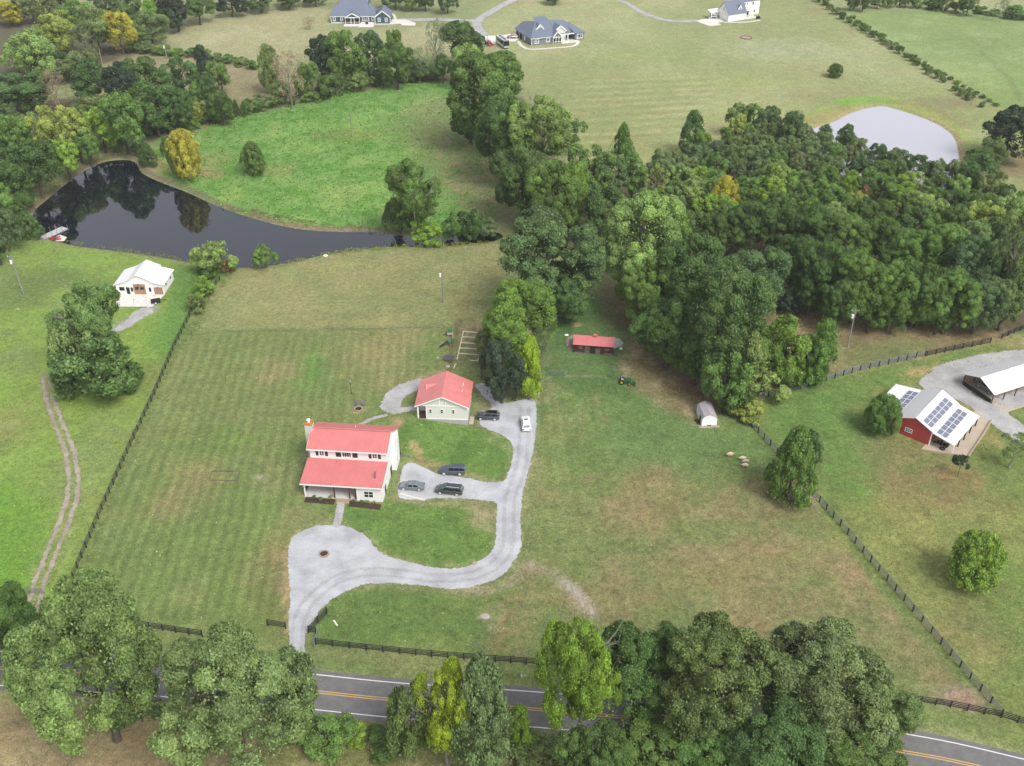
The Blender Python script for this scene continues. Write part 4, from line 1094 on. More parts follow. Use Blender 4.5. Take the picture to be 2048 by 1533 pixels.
bh = thing('blue_house', 'slate blue house with blue grey roof and white trim behind the hedge', 'house', (-80.9, 467.6, 0), R_(1.0))
b = MB(); b.box(0, 0, -.3, 20.0, 11, 3.0); b.build('wall', W_['teal'], bh)
b = MB(); b.box(-.02, -.05, -.3, 20, -.002, .35); b.box(-.06, -.06, .35, .2, -.002, 2.9); b.box(-.3, -.42, 2.72, 19.6, -.3, 2.95); b.build('trim', W_['trim'], bh)
r = MB(); r.slab([(-.4, -.4, 2.95), (20.5, -.4, 2.95), (19.0, 6.5, 6.1), (1.2, 6.5, 6.1)], .1); r.slab([(-.4, -.4, 2.95), (1.2, 6.5, 6.1), (1.2, 7.5, 6.1), (-.4, 12, 2.95)], .1)
r.slab([(3.0, 4.3, 5.1), (16.2, 4.3, 5.1), (16.2, 11.5, 9.2), (3.4, 11.5, 9.2)], .1); r.slab([(16.202, 4.3, 5.1), (16.4, 18, 5.1), (16.202, 11.5, 9.2)], .1)
r.build('roof', W_['shingle'], bh)
b = MB(); b.prism([(5, 3.0), (18, 3.0), (11.4, 8.9)], 3.6, 16.1, 'x'); b.build('attic_wall', W_['trim'], bh)
gable_front(bh, 6.6, 12.9, -1.7, 5.0, 2.95, 4.7, 'teal')
b = MB(); P = on('front', -1.7)
wbox(b, P, 6.45, 2.6, 13.05, 2.95, .002, .12)
for x in (6.5, 9.0, 10.4, 12.85): wbox(b, P, x, -.3, x + .18, 2.6, .002, .14)
wbox(b, P, 6.6, .7, 12.9, .8, .002, .08); wbox(b, P, 6.6, -.3, 12.9, 0, .002, .09); b.build('porch_screen_frame', W_['trim'], bh)
panel(bh, P, 'screen', 6.7, .05, 2.3, 2.5, 'glass', .04); panel(bh, P, 'screen', 10.5, .05, 2.3, 2.5, 'glass', .04); panel(bh, P, 'door', 9.3, 0, 1.0, 2.3, 'dark', .05)
gable_front(bh, 19.6, 26.6, -1.2, 9.0, 2.95, 5.6, 'teal')
P = on('front', -1.2)
window(bh, P, 21.0, .75, 1.2, 1.75, 'trim', (0, 1), .24); window(bh, P, 24.1, .75, 1.2, 1.75, 'trim', (0, 1), .24)
b = MB(); wbox(b, P, 19.6, -.3, 19.85, 2.9, .002, .06); wbox(b, P, 26.35, -.3, 26.6, 2.9, .002, .06); wbox(b, P, 19.85, -.3, 26.35, .1, .002, .05); b.build('trim', W_['trim'], bh)
P = on('front', 0)
for x in (.9, 4.2): window(bh, P, x, .85, 1.2, 1.7, 'trim', (0, 1), .24)
window(bh, P, 13.9, .8, 3.0, 1.9, 'trim', (2, 1), .22); window(bh, P, 18.1, .8, 1.1, 1.8, 'trim', (0, 1), .22)
o = MB().box(6.2, -6.0, -.2, 13.0, -1.75, .1).box(12.95, -7.3, -.2, 19.4, -.05, .104).build('patio', concrete); o.location = bh.location; o.rotation_euler = bh.rotation_euler; o['kind'] = 'structure'

gy = thing('grey_house', 'large grey house with a sprawling blue grey hipped roof and white gables', 'house', (8.1, 431.6, 0), R_(22.5))
b = MB(); b.box(0, 0, -.5, 11.0, 17.0, 3.0); b.box(11.002, 2.5, -.4, 17.0, 15, 3.0); b.box(17.002, 4.6, -.4, 20.5, 15, 3.0); b.box(20.502, .5, -.4, 24.6, 13, 3.0); b.build('wall', W_['greyside'], gy)
r = MB()
r.slab([(-.5, -.5, 2.95), (11.5, -.5, 2.95), (11.0, 9.0, 7.4), (5.5, 9.0, 7.4)], .1); r.slab([(-.5, -.5, 2.95), (5.5, 9.0, 7.4), (3.6, 17.5, 5.6), (-.5, 17.5, 2.95)], .1)
r.slab([(9.0, 2.0, 2.97), (25.2, 2.0, 2.97), (19.0, 9.6, 6.4), (10.5, 9.6, 7.5)], .1); r.slab([(25.2, .0, 2.95), (25.2, 13.5, 2.95), (20.5, 8.0, 6.0)], .1); r.slab([(20.0, 0, 2.95), (25.2, 0, 2.95), (20.5, 8.0, 6.0), (19, 7, 5.4)], .1)
r.slab([(5.5, 9.002, 7.4), (19.0, 9.602, 6.4), (22, 14, 3.0), (4, 18, 3.0)], .1)
r.slab([(5.4, 8.8, 7.36), (11.6, 9.4, 7.44), (11.6, 12.5, 8.2), (6.0, 12.5, 8.2)], .1)
r.build('roof', W_['shingle'], gy)
b = MB(); b.slab([(3.6, 17.3, 2.9), (-.3, 17.3, 2.9), (3.4, 17.3, 5.4)], .2); b.build('end_gable', W_['greyside'], gy)
gable_front(gy, 9.6, 13.6, -.6, 6, 2.95, 5.0, 'greyside')
gable_front(gy, 11.5, 16.8, 2.3, 8, 4.3, 6.4, 'sage')
b = MB(); b.prism([(4.2, 5.4), (7.2, 5.4), (5.7, 7.2)], 4.6, 8.2, 'y'); b.build('dormer_wall', W_['sage'], gy)
b = MB(); b.slab([(3.7, 4.2, 5.0), (5.7, 4.2, 7.3), (5.7, 9, 7.3), (3.7, 9, 5.0)], .1); b.slab([(5.702, 4.2, 7.3), (7.7, 4.2, 5.0), (7.7, 9, 5.0), (5.702, 9, 7.3)], .1); b.build('dormer_roof', W_['shingle'], gy)
b = MB(); b.slab([(3.6, 4.1, 5.02), (3.6, 4.198, 5.02), (5.7, 4.198, 7.36), (5.7, 4.1, 7.36)], .45); b.build('rake_trim', W_['trim'], gy); b = MB(); b.slab([(7.8, 4.1, 5.02), (7.8, 4.198, 5.02), (5.7, 4.198, 7.36), (5.7, 4.1, 7.36)], .45); b.build('rake_trim', W_['trim'], gy)
P = on('front', 0)
window(gy, P, 1.5, .7, 1.9, 1.8, 'trim', (1, 1), .26); window(gy, P, 6.7, .7, 1.7, 1.8, 'trim', (1, 0), .26)
b = MB(); wbox(b, P, 0, -.4, .2, 2.9, .002, .07); b.box(-.56, -.6, 2.75, 9.0, -.502, 2.93); b.build('trim', W_['trim'], gy)
P = on('front', -.6); b = MB()
for x in (9.6, 10.9, 12.2, 13.4): wbox(b, P, x, -.3, x + .2, 2.9, .002, .1)
wbox(b, P, 9.6, 2.3, 13.6, 2.5, .003, .09); wbox(b, P, 9.6, .5, 13.6, .65, .003, .09); b.build('porch_screen_frame', W_['trim'], gy)
panel(gy, P, 'screen', 9.75, .0, 3.7, 2.4, 'glass', .03)
P = on('front', .5); window(gy, P, 21.3, .6, 2.6, 2.0, 'trim', (2, 0), .26)
P = on('front', 2.5)
panel(gy, P, 'porch_opening', 13.8, .1, 3.0, 2.5, 'dark', .04); panel(gy, on('front', 4.6), 'porch_opening', 17.2, .1, 3.0, 2.3, 'glass', .04)
b = MB()
for x in (14.0, 17.0): b.box(x, .6, 0, x + .3, .9, 2.9)
b.box(13.7, .5, 2.75, 20.45, .95, 3.05); b.build('porch_post', W_['trim'], gy)
P = on('left', 0)
panel(gy, P, 'garage_door', 9.2, -.2, 3.6, 2.3, 'black', .04); panel(gy, P, 'garage_door', 13.6, -.2, 2.6, 2.3, 'black', .04); b = MB(); wbox(b, P, 8.9, -.3, 9.18, 2.6, .002, .08); wbox(b, P, 13.0, -.3, 13.4, 2.6, .002, .08); wbox(b, P, 16.3, -.3, 16.6, 2.6, .002, .08); b.build('trim', W_['trim'], gy)
window(gy, P, 6.6, .4, .9, 1.9, 'trim', (0, 0), .2, 'trim')
b = MB(); b.box(20.45, .42, -.4, 24.7, .498, .35); b.build('skirting', W_['brick'], gy)
o = MB().box(13.3, -2.6, -.3, 21.5, 2.46, .08).build('patio', concrete); o.location = gy.location; o.rotation_euler = gy.rotation_euler; o['kind'] = 'structure'

wh = thing('white_house', 'white two storey house with a blue grey roof at the top right', 'house', (97.2, 470.0, 0), R_(27))
b = MB(); b.box(0, 0, -.3, 10, 8.2, 3.2); b.prism([(0, 3.2), (8.2, 3.2), (4.1, 7.6)], 0, 10, 'x'); b.box(7.5, 5.0, -.3, 21.0, 14, 6.4); b.prism([(5.0, 6.4), (14, 6.4), (9.5, 9.6)], 7.5, 21.0, 'x'); b.build('wall', W_['white'], wh)
r = MB(); r.slab([(-.3, -.4, 2.95), (10.2, -.4, 2.95), (10.2, 4.1, 7.8), (-.3, 4.1, 7.8)], .1); r.slab([(-.3, 4.102, 7.8), (10.2, 4.102, 7.8), (10.2, 8.6, 2.95), (-.3, 8.6, 2.95)], .1)
r.slab([(7.1, 4.6, 6.3), (21.4, 4.6, 6.3), (21.4, 9.5, 9.8), (7.1, 9.5, 9.8)], .1); r.slab([(7.1, 9.502, 9.8), (21.4, 9.502, 9.8), (21.4, 14.4, 6.3), (7.1, 14.4, 6.3)], .1); r.build('roof', W_['shingle'], wh)
gable_front(wh, 5.6, 7.6, .9, 3.6, 4.9, 6.2, 'white', .2); window(wh, on('front', .9), 6.2, 4.3, .8, 1.0, 'trim', (0, 0), .12)
r = MB(); r.slab([(10.3, 1.6, 3.1), (15.6, 1.6, 3.1), (15.6, 4.96, 3.8), (10.3, 4.96, 3.8)], .12); r.build('porch_roof', W_['trim'], wh)
b = MB()
for x in (10.5, 12.9, 15.3): b.box(x, 1.8, 0, x + .25, 2.05, 3.0)
b.build('porch_post', W_['trim'], wh)
P = on('front', 5.0)
panel(wh, P, 'screen', 10.6, .2, 4.6, 2.6, 'glass', .04)
for x in (10.8, 12.1, 13.6): window(wh, P, x, 4.6, .8, 1.2, 'trim', (0, 0), .1)
window(wh, P, 16.6, 4.3, 1.0, 1.5, 'trim', (0, 1), .12); window(wh, P, 17.4, .9, 1.6, 1.5, 'trim', (1, 0), .12)
window(wh, on('left', 0), 3.4, 4.0, .9, 1.5, 'trim', (0, 1), .12); panel(wh, on('left', 0), 'garage_door', 1.8, -.1, 4.6, 2.3, 'trim', .05)
b = MB(); b.slab([(-4.5, 7.0, 2.9), (7.4, 7.0, 2.9), (7.4, 10, 3.6), (-4.5, 10, 3.6)], .15); b.build('side_porch_roof', W_['trim'], wh)
b = MB(); b.box(-4.2, 7.2, 0, -4.0, 7.4, 2.8); b.box(-.8, 7.2, 0, -.6, 7.4, 2.8); b.build('porch_post', W_['trim'], wh)
o = MB().box(10.2, -.5, -.2, 16.5, 4.96, .08).build('patio', concrete); o.location = wh.location; o.rotation_euler = wh.rotation_euler; o['kind'] = 'structure'

# small grey lean-to deep in the left woods
ls = thing('lean_to', 'tiny grey lean-to at the edge of the top left wood', 'shed', G(225, 102), R_(20))
b = MB(); b.box(-1.4, 0, 0, 1.4, 2, 1.9); b.build('wall', W_['old_grey'], ls)
b = MB(); b.slab([(-1.7, -.4, 1.92), (1.7, -.4, 1.92), (1.7, 2.3, 2.6), (-1.7, 2.3, 2.6)], .08); b.build('roof', W_['mauve'], ls)
# ------------------------------------------------------------ trees: crown meshes of leaf faces, trunk meshes with limbs, shared by copies
def leaf_mat(name, thin=0.18):
    m = bpy.data.materials.new(name); m.use_nodes = True
    n = m.node_tree; n.nodes.clear()
    out = n.nodes.new("ShaderNodeOutputMaterial")
    oi = n.nodes.new("ShaderNodeObjectInfo")
    at = n.nodes.new("ShaderNodeAttribute"); at.attribute_name = "tone"
    mr = n.nodes.new("ShaderNodeMapRange"); mr.inputs[3].default_value, mr.inputs[4].default_value = 0.5, 1.55
    n.links.new(at.outputs["Fac"], mr.inputs[0])
    vm = n.nodes.new("ShaderNodeVectorMath"); vm.operation = 'SCALE'
    n.links.new(oi.outputs["Color"], vm.inputs[0]); n.links.new(mr.outputs[0], vm.inputs["Scale"])
    # some leaves lean to yellow
    at2 = n.nodes.new("ShaderNodeAttribute"); at2.attribute_name = "turn"
    mx = n.nodes.new("ShaderNodeMix"); mx.data_type = 'RGBA'; mx.blend_type = 'MULTIPLY'
    mx.inputs["B"].default_value = (1.22, 1.08, 0.85, 1)
    n.links.new(at2.outputs["Fac"], mx.inputs["Factor"]); n.links.new(vm.outputs[0], mx.inputs["A"])
    p = n.nodes.new("ShaderNodeBsdfPrincipled"); p.inputs["Roughness"].default_value = .55; p.inputs["Specular IOR Level"].default_value = .35
    t = n.nodes.new("ShaderNodeBsdfTranslucent")
    n.links.new(mx.outputs["Result"], p.inputs["Base Color"]); n.links.new(mx.outputs["Result"], t.inputs["Color"])
    ms = n.nodes.new("ShaderNodeMixShader"); ms.inputs[0].default_value = thin
    n.links.new(p.outputs[0], ms.inputs[1]); n.links.new(t.outputs[0], ms.inputs[2]); n.links.new(ms.outputs[0], out.inputs[0])
    return m
LEAF = leaf_mat("leaves")
BARK = mat("bark", A(112, 104, 92), .95, vary=.25, scale=2.0, bump=.4, spec=.1)
BARK_PALE = mat("pale_bark", A(168, 164, 152), .95, vary=.2, scale=2.0, bump=.3, spec=.1)

def leaf_quads(rng, pos, nrm, size, long=1.5):
    n = len(pos)
    r = rng.normal(size=(n, 3))
    a = np.cross(nrm, r); a /= np.linalg.norm(a, axis=1, keepdims=True) + 1e-9
    b = np.cross(nrm, a)
    s = (size * rng.uniform(.6, 1.35, n))[:, None]
    a, b = a * s * long * .5, b * s * .5
    v = np.stack([pos - a, pos - b * .9 + a * .1, pos + a, pos + b * .9 + a * .1], 1).reshape(-1, 3)
    return v

PROF = {
    'round': lambda t: np.sqrt(np.clip(1 - np.abs(t * .97) ** 2.3, 0, 1)),
    'high': lambda t: np.sqrt(np.clip(1 - np.abs(t * .97) ** 2.2, 0, 1)) * (0.8 + 0.2 * np.clip(t + .4, -1, 1)),
    'tall': lambda t: np.clip((1.02 - t) / 1.3, 0.03, 1) ** .55 * np.clip((t + 1.06) * 2.6, 0, 1) ** .5,
    'cedar': lambda t: np.clip((1.03 - t) / 1.55, 0.02, 1) ** .58 * np.clip((t + 1.04) * 3.2, .2, 1) ** .6,
    'column': lambda t: (np.clip(1 - np.abs(t) ** 3.5, 0, 1)) ** .6 * (1 - .2 * t),
    'bush': lambda t: np.sqrt(np.clip(1 - np.clip(t, -.3, 1) ** 2, 0, 1)),
}
def crown_mesh(name, seed, shape, clumps, leaves, size, rr=(.17, .32), lump=.16, flat=.8, up=.35, lobes=0, lr=(.38, .56)):
    rng = np.random.default_rng(seed)
    V, T, U = [], [], []
    ph = rng.uniform(0, 6.28, 6)
    L = []
    for i in range(lobes):                          # a few big boughs, each a dome of clumps
        t = -.62 + 1.24 * ((i + rng.uniform(.2, .8)) / lobes)
        az = i * 2.39996 + rng.normal() * .4
        r = rng.uniform(*lr) * (.82 if t > .3 else 1)
        ro = max(0, PROF[shape](np.array(t)) * (1 + lump * math.sin(az * 2 + ph[0])) - r * .82)
        L.append((np.array([ro * math.cos(az), ro * math.sin(az), t * .95 - .0]), r, np.clip(rng.normal(.5, .10), .2, .8), rng.normal(0, .12)))
    if lobes:
        L.append((np.array([rng.normal() * .06, rng.normal() * .06, .5]), .5, .5, 0))
        L.append((np.array([0, 0, -.1]), .6, .5, 0))
    i = n = 0
    while n < clumps and i < clumps * 8:
        i += 1
        rc = rng.uniform(*rr)
        if lobes:
            c0, r0, tb, ub = L[rng.integers(len(L))]
            d = rng.normal(size=3) + np.array([c0[0], c0[1], c0[2] * .6 + .35]) * 1.1
            d /= np.linalg.norm(d)
            c = c0 + d * r0 * rng.uniform(.78, .92)
            if any(np.linalg.norm(c - c1) < r1 * .72 for c1, r1, _, _ in L) and rng.random() < .85:
                continue
            if abs(c[2]) > 1.02 - rc * .5 or np.hypot(c[0], c[1]) > 1.12:
                continue
            outw = d * 1.0
        else:
            t = -0.93 + 1.86 * ((n + rng.uniform(.2, .8)) / clumps) ** .85
            az = i * 2.39996 + rng.normal() * .35
            rad = PROF[shape](np.array(t)) * (1 + lump * math.sin(az * 2 + ph[0] + 2 * t) + lump * .7 * math.sin(az * 3 + ph[1] - 3 * t))
            rc *= (1 if rad > .35 else .75)
            ro = max(0, rad - rc * .72) * rng.choice([1, 1, 1, .62, .35]) * rng.uniform(.86, 1.0)
            c = np.array([ro * math.cos(az), ro * math.sin(az), t * (1 - rc * .45)])
            outw = np.array([math.cos(az) * (1 - abs(t)), math.sin(az) * (1 - abs(t)), t * .9 + .2])
            tb, ub = .5, 0
        n += 1
        k = int(leaves * (rc / np.mean(rr)) ** 1.6 * rng.uniform(.75, 1.15))
        nd = rng.normal(size=(k, 3)) + outw * .75 + np.array([0, 0, up])
        nd /= np.linalg.norm(nd, axis=1, keepdims=True)
        pos = c + nd * rc * rng.uniform(.7, 1.08, (k, 1)) * np.array([1, 1, flat])
        nn = nd + rng.normal(size=(k, 3)) * .6
        nn /= np.linalg.norm(nn, axis=1, keepdims=True)
        V.append(leaf_quads(rng, pos, nn, size))
        ct = np.clip(tb + rng.normal(0, .15), .05, .95)
        T.append(np.clip(ct + rng.normal(size=k) * .14, 0, 1))
        cu = max(0, rng.normal(ub, .22))
        U.append(np.clip(cu + rng.normal(size=k) * .18, 0, 1))
    # sprays that stick out of the outline and a loose inner filling
    k = int(clumps * leaves * .08)
    if lobes:
        j = rng.integers(len(L), size=k)
        c0 = np.stack([q[0] for q in L])[j]; r0 = np.array([q[1] for q in L])[j]
        d = rng.normal(size=(k, 3)) + c0 * .8; d /= np.linalg.norm(d, axis=1, keepdims=True)
        pos = c0 + d * (r0 * rng.choice([1.2, 1.08, .8, .6], k))[:, None]
        pos[:, 2] = np.clip(pos[:, 2], -1.02, 1.04)
    else:
        t = rng.uniform(-.9, 1.0, k); az = rng.uniform(0, 6.283, k)
        ro = PROF[shape](t) * rng.choice([1.04, .98, .7, .5], k) * (1 + lump * np.sin(az * 2 + ph[0] + 2 * t) + lump * .7 * np.sin(az * 3 + ph[1] - 3 * t))
        pos = np.stack([ro * np.cos(az), ro * np.sin(az), t * rng.uniform(.94, 1.04, k)], 1)
    nn = rng.normal(size=(k, 3)) + np.array([0, 0, .6]); nn /= np.linalg.norm(nn, axis=1, keepdims=True)
    V.append(leaf_quads(rng, pos, nn, size * 1.05)); T.append(np.clip(rng.normal(.5, .2, k), 0, 1)); U.append(np.clip(rng.normal(.05, .2, k), 0, 1))
    v = np.concatenate(V); q = np.arange(len(v)).reshape(-1, 4)
    me = np_mesh(name, v, q, LEAF)
    for nm, arr in (("tone", T), ("turn", U)):
        a = me.attributes.new(nm, 'FLOAT', 'FACE')
        a.data.foreach_set("value", np.concatenate(arr).astype(np.float32))
    return me

def trunk_mesh(name, seed, limbs=7, r=.075, m=None, reach=.62, twigs=0, low=.55):
    """height 1 = centre of the crown; x, y in crown radii"""
    rng = random.Random(seed)
    mb = MB()
    pts = [Vector((0, 0, -.06))]
    for i in range(1, 7):
        pts.append(Vector((rng.uniform(-.05, .05), rng.uniform(-.05, .05), i / 6 * 1.25)))
    for i in range(6):
        mb.tube(pts[i], pts[i + 1], r * (1.25 if i == 0 else 1 - i * .13), r * (1 - (i + 1) * .13), 7)
    for j in range(limbs):
        t = low + (1.15 - low) * j / max(1, limbs - 1)
        a = j * 2.4 + rng.uniform(-.4, .4)
        b0 = pts[min(5, int(t / 1.25 * 6))].lerp(pts[min(6, int(t / 1.25 * 6) + 1)], .5)
        ln = reach * rng.uniform(.7, 1.15)
        mid = b0 + Vector((math.cos(a) * ln * .5, math.sin(a) * ln * .5, .16))
        end = mid + Vector((math.cos(a + .3) * ln * .5, math.sin(a + .3) * ln * .5, .2))
        mb.tube(b0, mid, r * .45, r * .3, 5); mb.tube(mid, end, r * .3, r * .12, 5)
        for q in range(twigs):
            aa = a + rng.uniform(-1.1, 1.1)
            st = mid.lerp(end, rng.uniform(0, 1))
            e1 = st + Vector((math.cos(aa) * ln * .4, math.sin(aa) * ln * .4, rng.uniform(.03, .26)))
            mb.tube(st, e1, r * .14, r * .06, 4)
            for s in range(2):
                e2 = e1 + Vector((rng.uniform(-.2, .2), rng.uniform(-.2, .2), rng.uniform(.0, .16)))
                mb.tube(e1, e2, r * .07, r * .03, 4)
    me = bpy.data.meshes.new(name)
    me.from_pydata(mb.v, [], mb.f)
    me.materials.append(m or BARK)
    return me

CROWN = {
    'near': [crown_mesh('crown', 100 + i, 'round', 190, 430, .030, (.09, .19), .15, .85, .35, 8 + i) for i in range(4)],
    'nearloose': [crown_mesh('crown', 120 + i, 'high', 190, 330, .029, (.085, .17), .2, .8, .35, 9 + i, (.28, .44)) for i in range(3)],
    'round': [crown_mesh('crown', 200 + i, 'round', 95, 230, .050, (.12, .25), .15, .85, .35, 6 + i % 3) for i in range(6)],
    'high': [crown_mesh('crown', 230 + i, 'high', 85, 210, .050, (.12, .23), .2, .85, .35, 7, (.32, .48)) for i in range(4)],
    'tall': [crown_mesh('crown', 260 + i, 'tall', 76, 200, .052, (.14, .25), .2, .85) for i in range(3)],
    'loose': [crown_mesh('crown', 300 + i, 'high', 60, 130, .046, (.10, .19), .25, .7, .35, 8, (.24, .4)) for i in range(3)],
    'cedar': [crown_mesh('crown', 340 + i, 'cedar', 120, 190, .044, (.10, .19), .12, 1.0, .5) for i in range(3)],
    'column': [crown_mesh('crown', 370 + i, 'column', 70, 220, .055, (.14, .28), .2, .8) for i in range(3)],
    'bush': [crown_mesh('crown', 400 + i, 'round', 56, 160, .07, (.15, .3), .2, .85, .35, 5, (.4, .6)) for i in range(4)],
    'ball': [crown_mesh('crown', 440 + i, 'column', 150, 240, .046, (.12, .2), .05, .9) for i in range(2)],
    'sparse': [crown_mesh('crown', 470 + i, 'round', 34, 70, .04, (.16, .3), .25) for i in range(2)],
}
TRUNK = {'plain': [trunk_mesh('trunk', 1 + i) for i in range(3)], 'slim': [trunk_mesh('trunk', 11 + i, 5, .045, None, .4) for i in range(2)],
         'pale': [trunk_mesh('trunk', 21 + i, 9, .055, BARK_PALE, .72, 3) for i in range(2)], 'bare': [trunk_mesh('trunk', 31 + i, 12, .05, BARK_PALE, .7, 6, .4) for i in range(2)]}
#   kind: crown set, trunk set, bare trunk below the crown as a share of the crown's half height, what it is, object name
KIND = {'near': ('near', 'plain', .5, 'broadleaf tree', 'broadleaf_tree'), 'nearloose': ('nearloose', 'pale', .5, 'airy broadleaf tree', 'broadleaf_tree'),
        'round': ('round', 'plain', .35, 'round broadleaf tree', 'broadleaf_tree'), 'high': ('high', 'plain', .4, 'broadleaf tree', 'broadleaf_tree'),
        'tall': ('tall', 'slim', .3, 'pointed tree', 'pointed_tree'), 'loose': ('loose', 'pale', .4, 'airy tree', 'airy_tree'),
        'cedar': ('cedar', 'slim', .06, 'cedar', 'cedar_tree'), 'column': ('column', 'plain', .12, 'upright tree', 'upright_tree'),
        'bush': ('bush', 'slim', .05, 'shrub', 'shrub'), 'ball': ('ball', 'slim', .08, 'clipped round tree', 'round_tree'), 'sparse': ('sparse', 'bare', .35, 'thinning tree', 'thinning_tree')}
PAL = {'lo': (96, 120, 66), 'mp': (100, 130, 54), 'dk': (68, 92, 46), 'vd': (44, 58, 42), 'gr': (88, 116, 54), 'ol': (98, 116, 66), 'yl': (132, 146, 70), 'lg': (124, 148, 80), 'gold': (158, 156, 58), 'bl': (74, 96, 58), 'br': (138, 122, 98), 'gy': (96, 114, 70), 'yg': (112, 142, 54), 'lime': (140, 164, 50), 'bz': (88, 108, 62), 'cd': (72, 96, 44), 'rust': (120, 98, 68)}
CWORD = {'lo': 'olive green', 'mp': 'green', 'dk': 'dark green', 'vd': 'blackish green', 'gr': 'green', 'ol': 'olive green', 'yl': 'yellowish green', 'lg': 'light green', 'gold': 'golden yellow', 'bl': 'bluish green', 'br': 'brown', 'gy': 'grey green', 'yg': 'bright green', 'lime': 'lime yellow', 'bz': 'bronze green', 'cd': 'dark green', 'rust': 'rusty brown'}
TREES = []
LOBED = ('near', 'nearloose', 'round', 'high')
_tr = random.Random(5)
def T(cx, yt, yb, w, kind, col, label=None, zone='', clear=None, anchor=None, tall=False):
    cset, tset, cl, word, name = KIND[kind]
    cl = cl if clear is None else clear
    z = 6.0
    for _ in range(6):                              # the crown whose outline fills this box of the photograph
        c = G(cx, (yt + yb) / 2, z)
        s = scale_at(c)
        R = w / 2 / s
        dep = math.atan2(CAMH - z, c.y)
        hh = (yb - yt) / 2 / s
        hz = math.sqrt(max(hh * hh - (R * math.sin(dep)) ** 2, (.45 * R * math.cos(dep)) ** 2)) / math.cos(dep)
        if kind in LOBED and not tall and hz > 1.22 * R:          # broad crowns keep their proportions; the top stays where it is
            hz = 1.22 * R
            yb = yt + 2 * s * math.hypot(R * math.sin(dep), hz * math.cos(dep))
        g = float(hgt(c.x, c.y))
        z = g + hz * (1 + cl)
    base = Vector((c.x, c.y, g))
    o = thing(name, label or '', 'shrub' if kind == 'bush' else 'tree', base, _tr.uniform(0, 6.28))
    cr = bpy.data.objects.new('foliage' if kind == 'bush' else 'crown', _tr.choice(CROWN[cset]))
    COL.objects.link(cr); cr.parent = o
    cr.location = (0, 0, z - g); k_ = .94 if kind in LOBED else 1.0
    cr.scale = (R * k_, R * k_, hz * (k_ + .03))
    f = _tr.uniform(.9, 1.1)
    rgb = lin(PAL[col]) / KEXP / (.20 + .5 * PAL[col][1] / 255) * f
    rgb = rgb * np.array([_tr.uniform(.93, 1.07), 1, _tr.uniform(.92, 1.08)])
    cr.color = (*[float(q) for q in rgb], 1)
    tk = bpy.data.objects.new('stem' if kind == 'bush' else 'trunk', _tr.choice(TRUNK[tset]))
    COL.objects.link(tk); tk.parent = o
    rk = min(R, 7.5)
    tk.scale = (rk, rk, z - g)
    TREES.append(dict(o=o, px=cx, py=(yt + yb) / 2, R=R, col=col, kind=kind, word=word, zone=zone, anchor=anchor, lab=bool(label), w=base))
    return o

def TT(zone, rows):
    for r in rows:
        T(*r[:6], zone=zone, **(r[6] if len(r) > 6 else {}))

# -- trees between the road and the camera
T(176, 1155, 1462, 258, 'near', 'lo', 'large olive green tree in front of the road, left of the driveway mouth', tall=True)
T(0, 1165, 1440, 150, 'near', 'dk', 'dark tree cut by the left edge of the picture beside the road')
T(462, 1252, 1540, 285, 'near', 'gy', 'large grey green round tree in front of the driveway mouth by the road')
T(272, 1350, 1455, 95, 'bush', 'dk', 'dark green shrub at the roadside between two big trees on the left')
T(890, 1318, 1530, 126, 'nearloose', 'lime', 'lime yellow slender tree in front of the road', clear=.2, tall=True)
T(962, 1308, 1545, 150, 'cedar', 'gy', 'grey green feathery tree just right of the lime yellow tree', clear=.2)
T(822, 1375, 1525, 85, 'bush', 'bz', 'dark bronze bush just left of the lime yellow roadside tree')
T(1040, 1412, 1505, 55, 'column', 'yg', 'slim bright green sapling right of the grey green feathery tree')
T(1165, 1228, 1485, 170, 'nearloose', 'yg', 'tall bright green tree with bare pale limbs above the road', tall=True)
T(1275, 1245, 1450, 175, 'near', 'dk', 'dark green tree right of the bright green tree with pale limbs', clear=.4)
T(1430, 1238, 1480, 225, 'near', 'bz', 'big bronze green tree in the row along the road')
T(1650, 1252, 1490, 255, 'near', 'gy', 'wide grey green tree in the row along the road, nearest the right end')
T(1545, 1400, 1610, 220, 'near', 'dk', 'dark tree cut by the bottom edge below the bronze green tree')
T(1335, 1430, 1610, 240, 'near', 'cd', 'dark green tree at the bottom edge below the row by the road')
T(1752, 1335, 1480, 150, 'near', 'ol', 'olive tree at the bottom edge, last one before the bare road at right')
T(1180, 1445, 1620, 140, 'near', 'dk', 'dark tree at the bottom edge below the tree with pale limbs')
T(1715, 1420, 1590, 190, 'near', 'cd', 'dark green tree at the bottom edge below the wide grey green tree')
T(1620, 1455, 1620, 190, 'near', 'ol', 'olive tree cut by the bottom edge left of the last bare road stretch')
T(1440, 1440, 1620, 200, 'near', 'gr', 'mid green tree cut by the bottom edge under the bronze green tree')
for i, (x, a, b, w, c) in enumerate([(650, 1440, 1500, 110, 'gr'), (762, 1458, 1520, 80, 'dk'), (1085, 1462, 1530, 110, 'ol'), (590, 1420, 1480, 70, 'dk'), (1180, 1470, 1540, 60, 'gr'), (700, 1446, 1496, 60, 'yg')]):
    T(x, a, b, w, 'bush', c, ['wide green bush on the near verge right of the big grey green tree', 'dark bush left of the bronze bush on the near verge', 'olive bush on the near verge right of the slim sapling',
                               'dark bush touching the big grey green tree by the road', 'small green bush under the tree with bare pale limbs', 'small bright bush on the near verge between two darker bushes'][i])
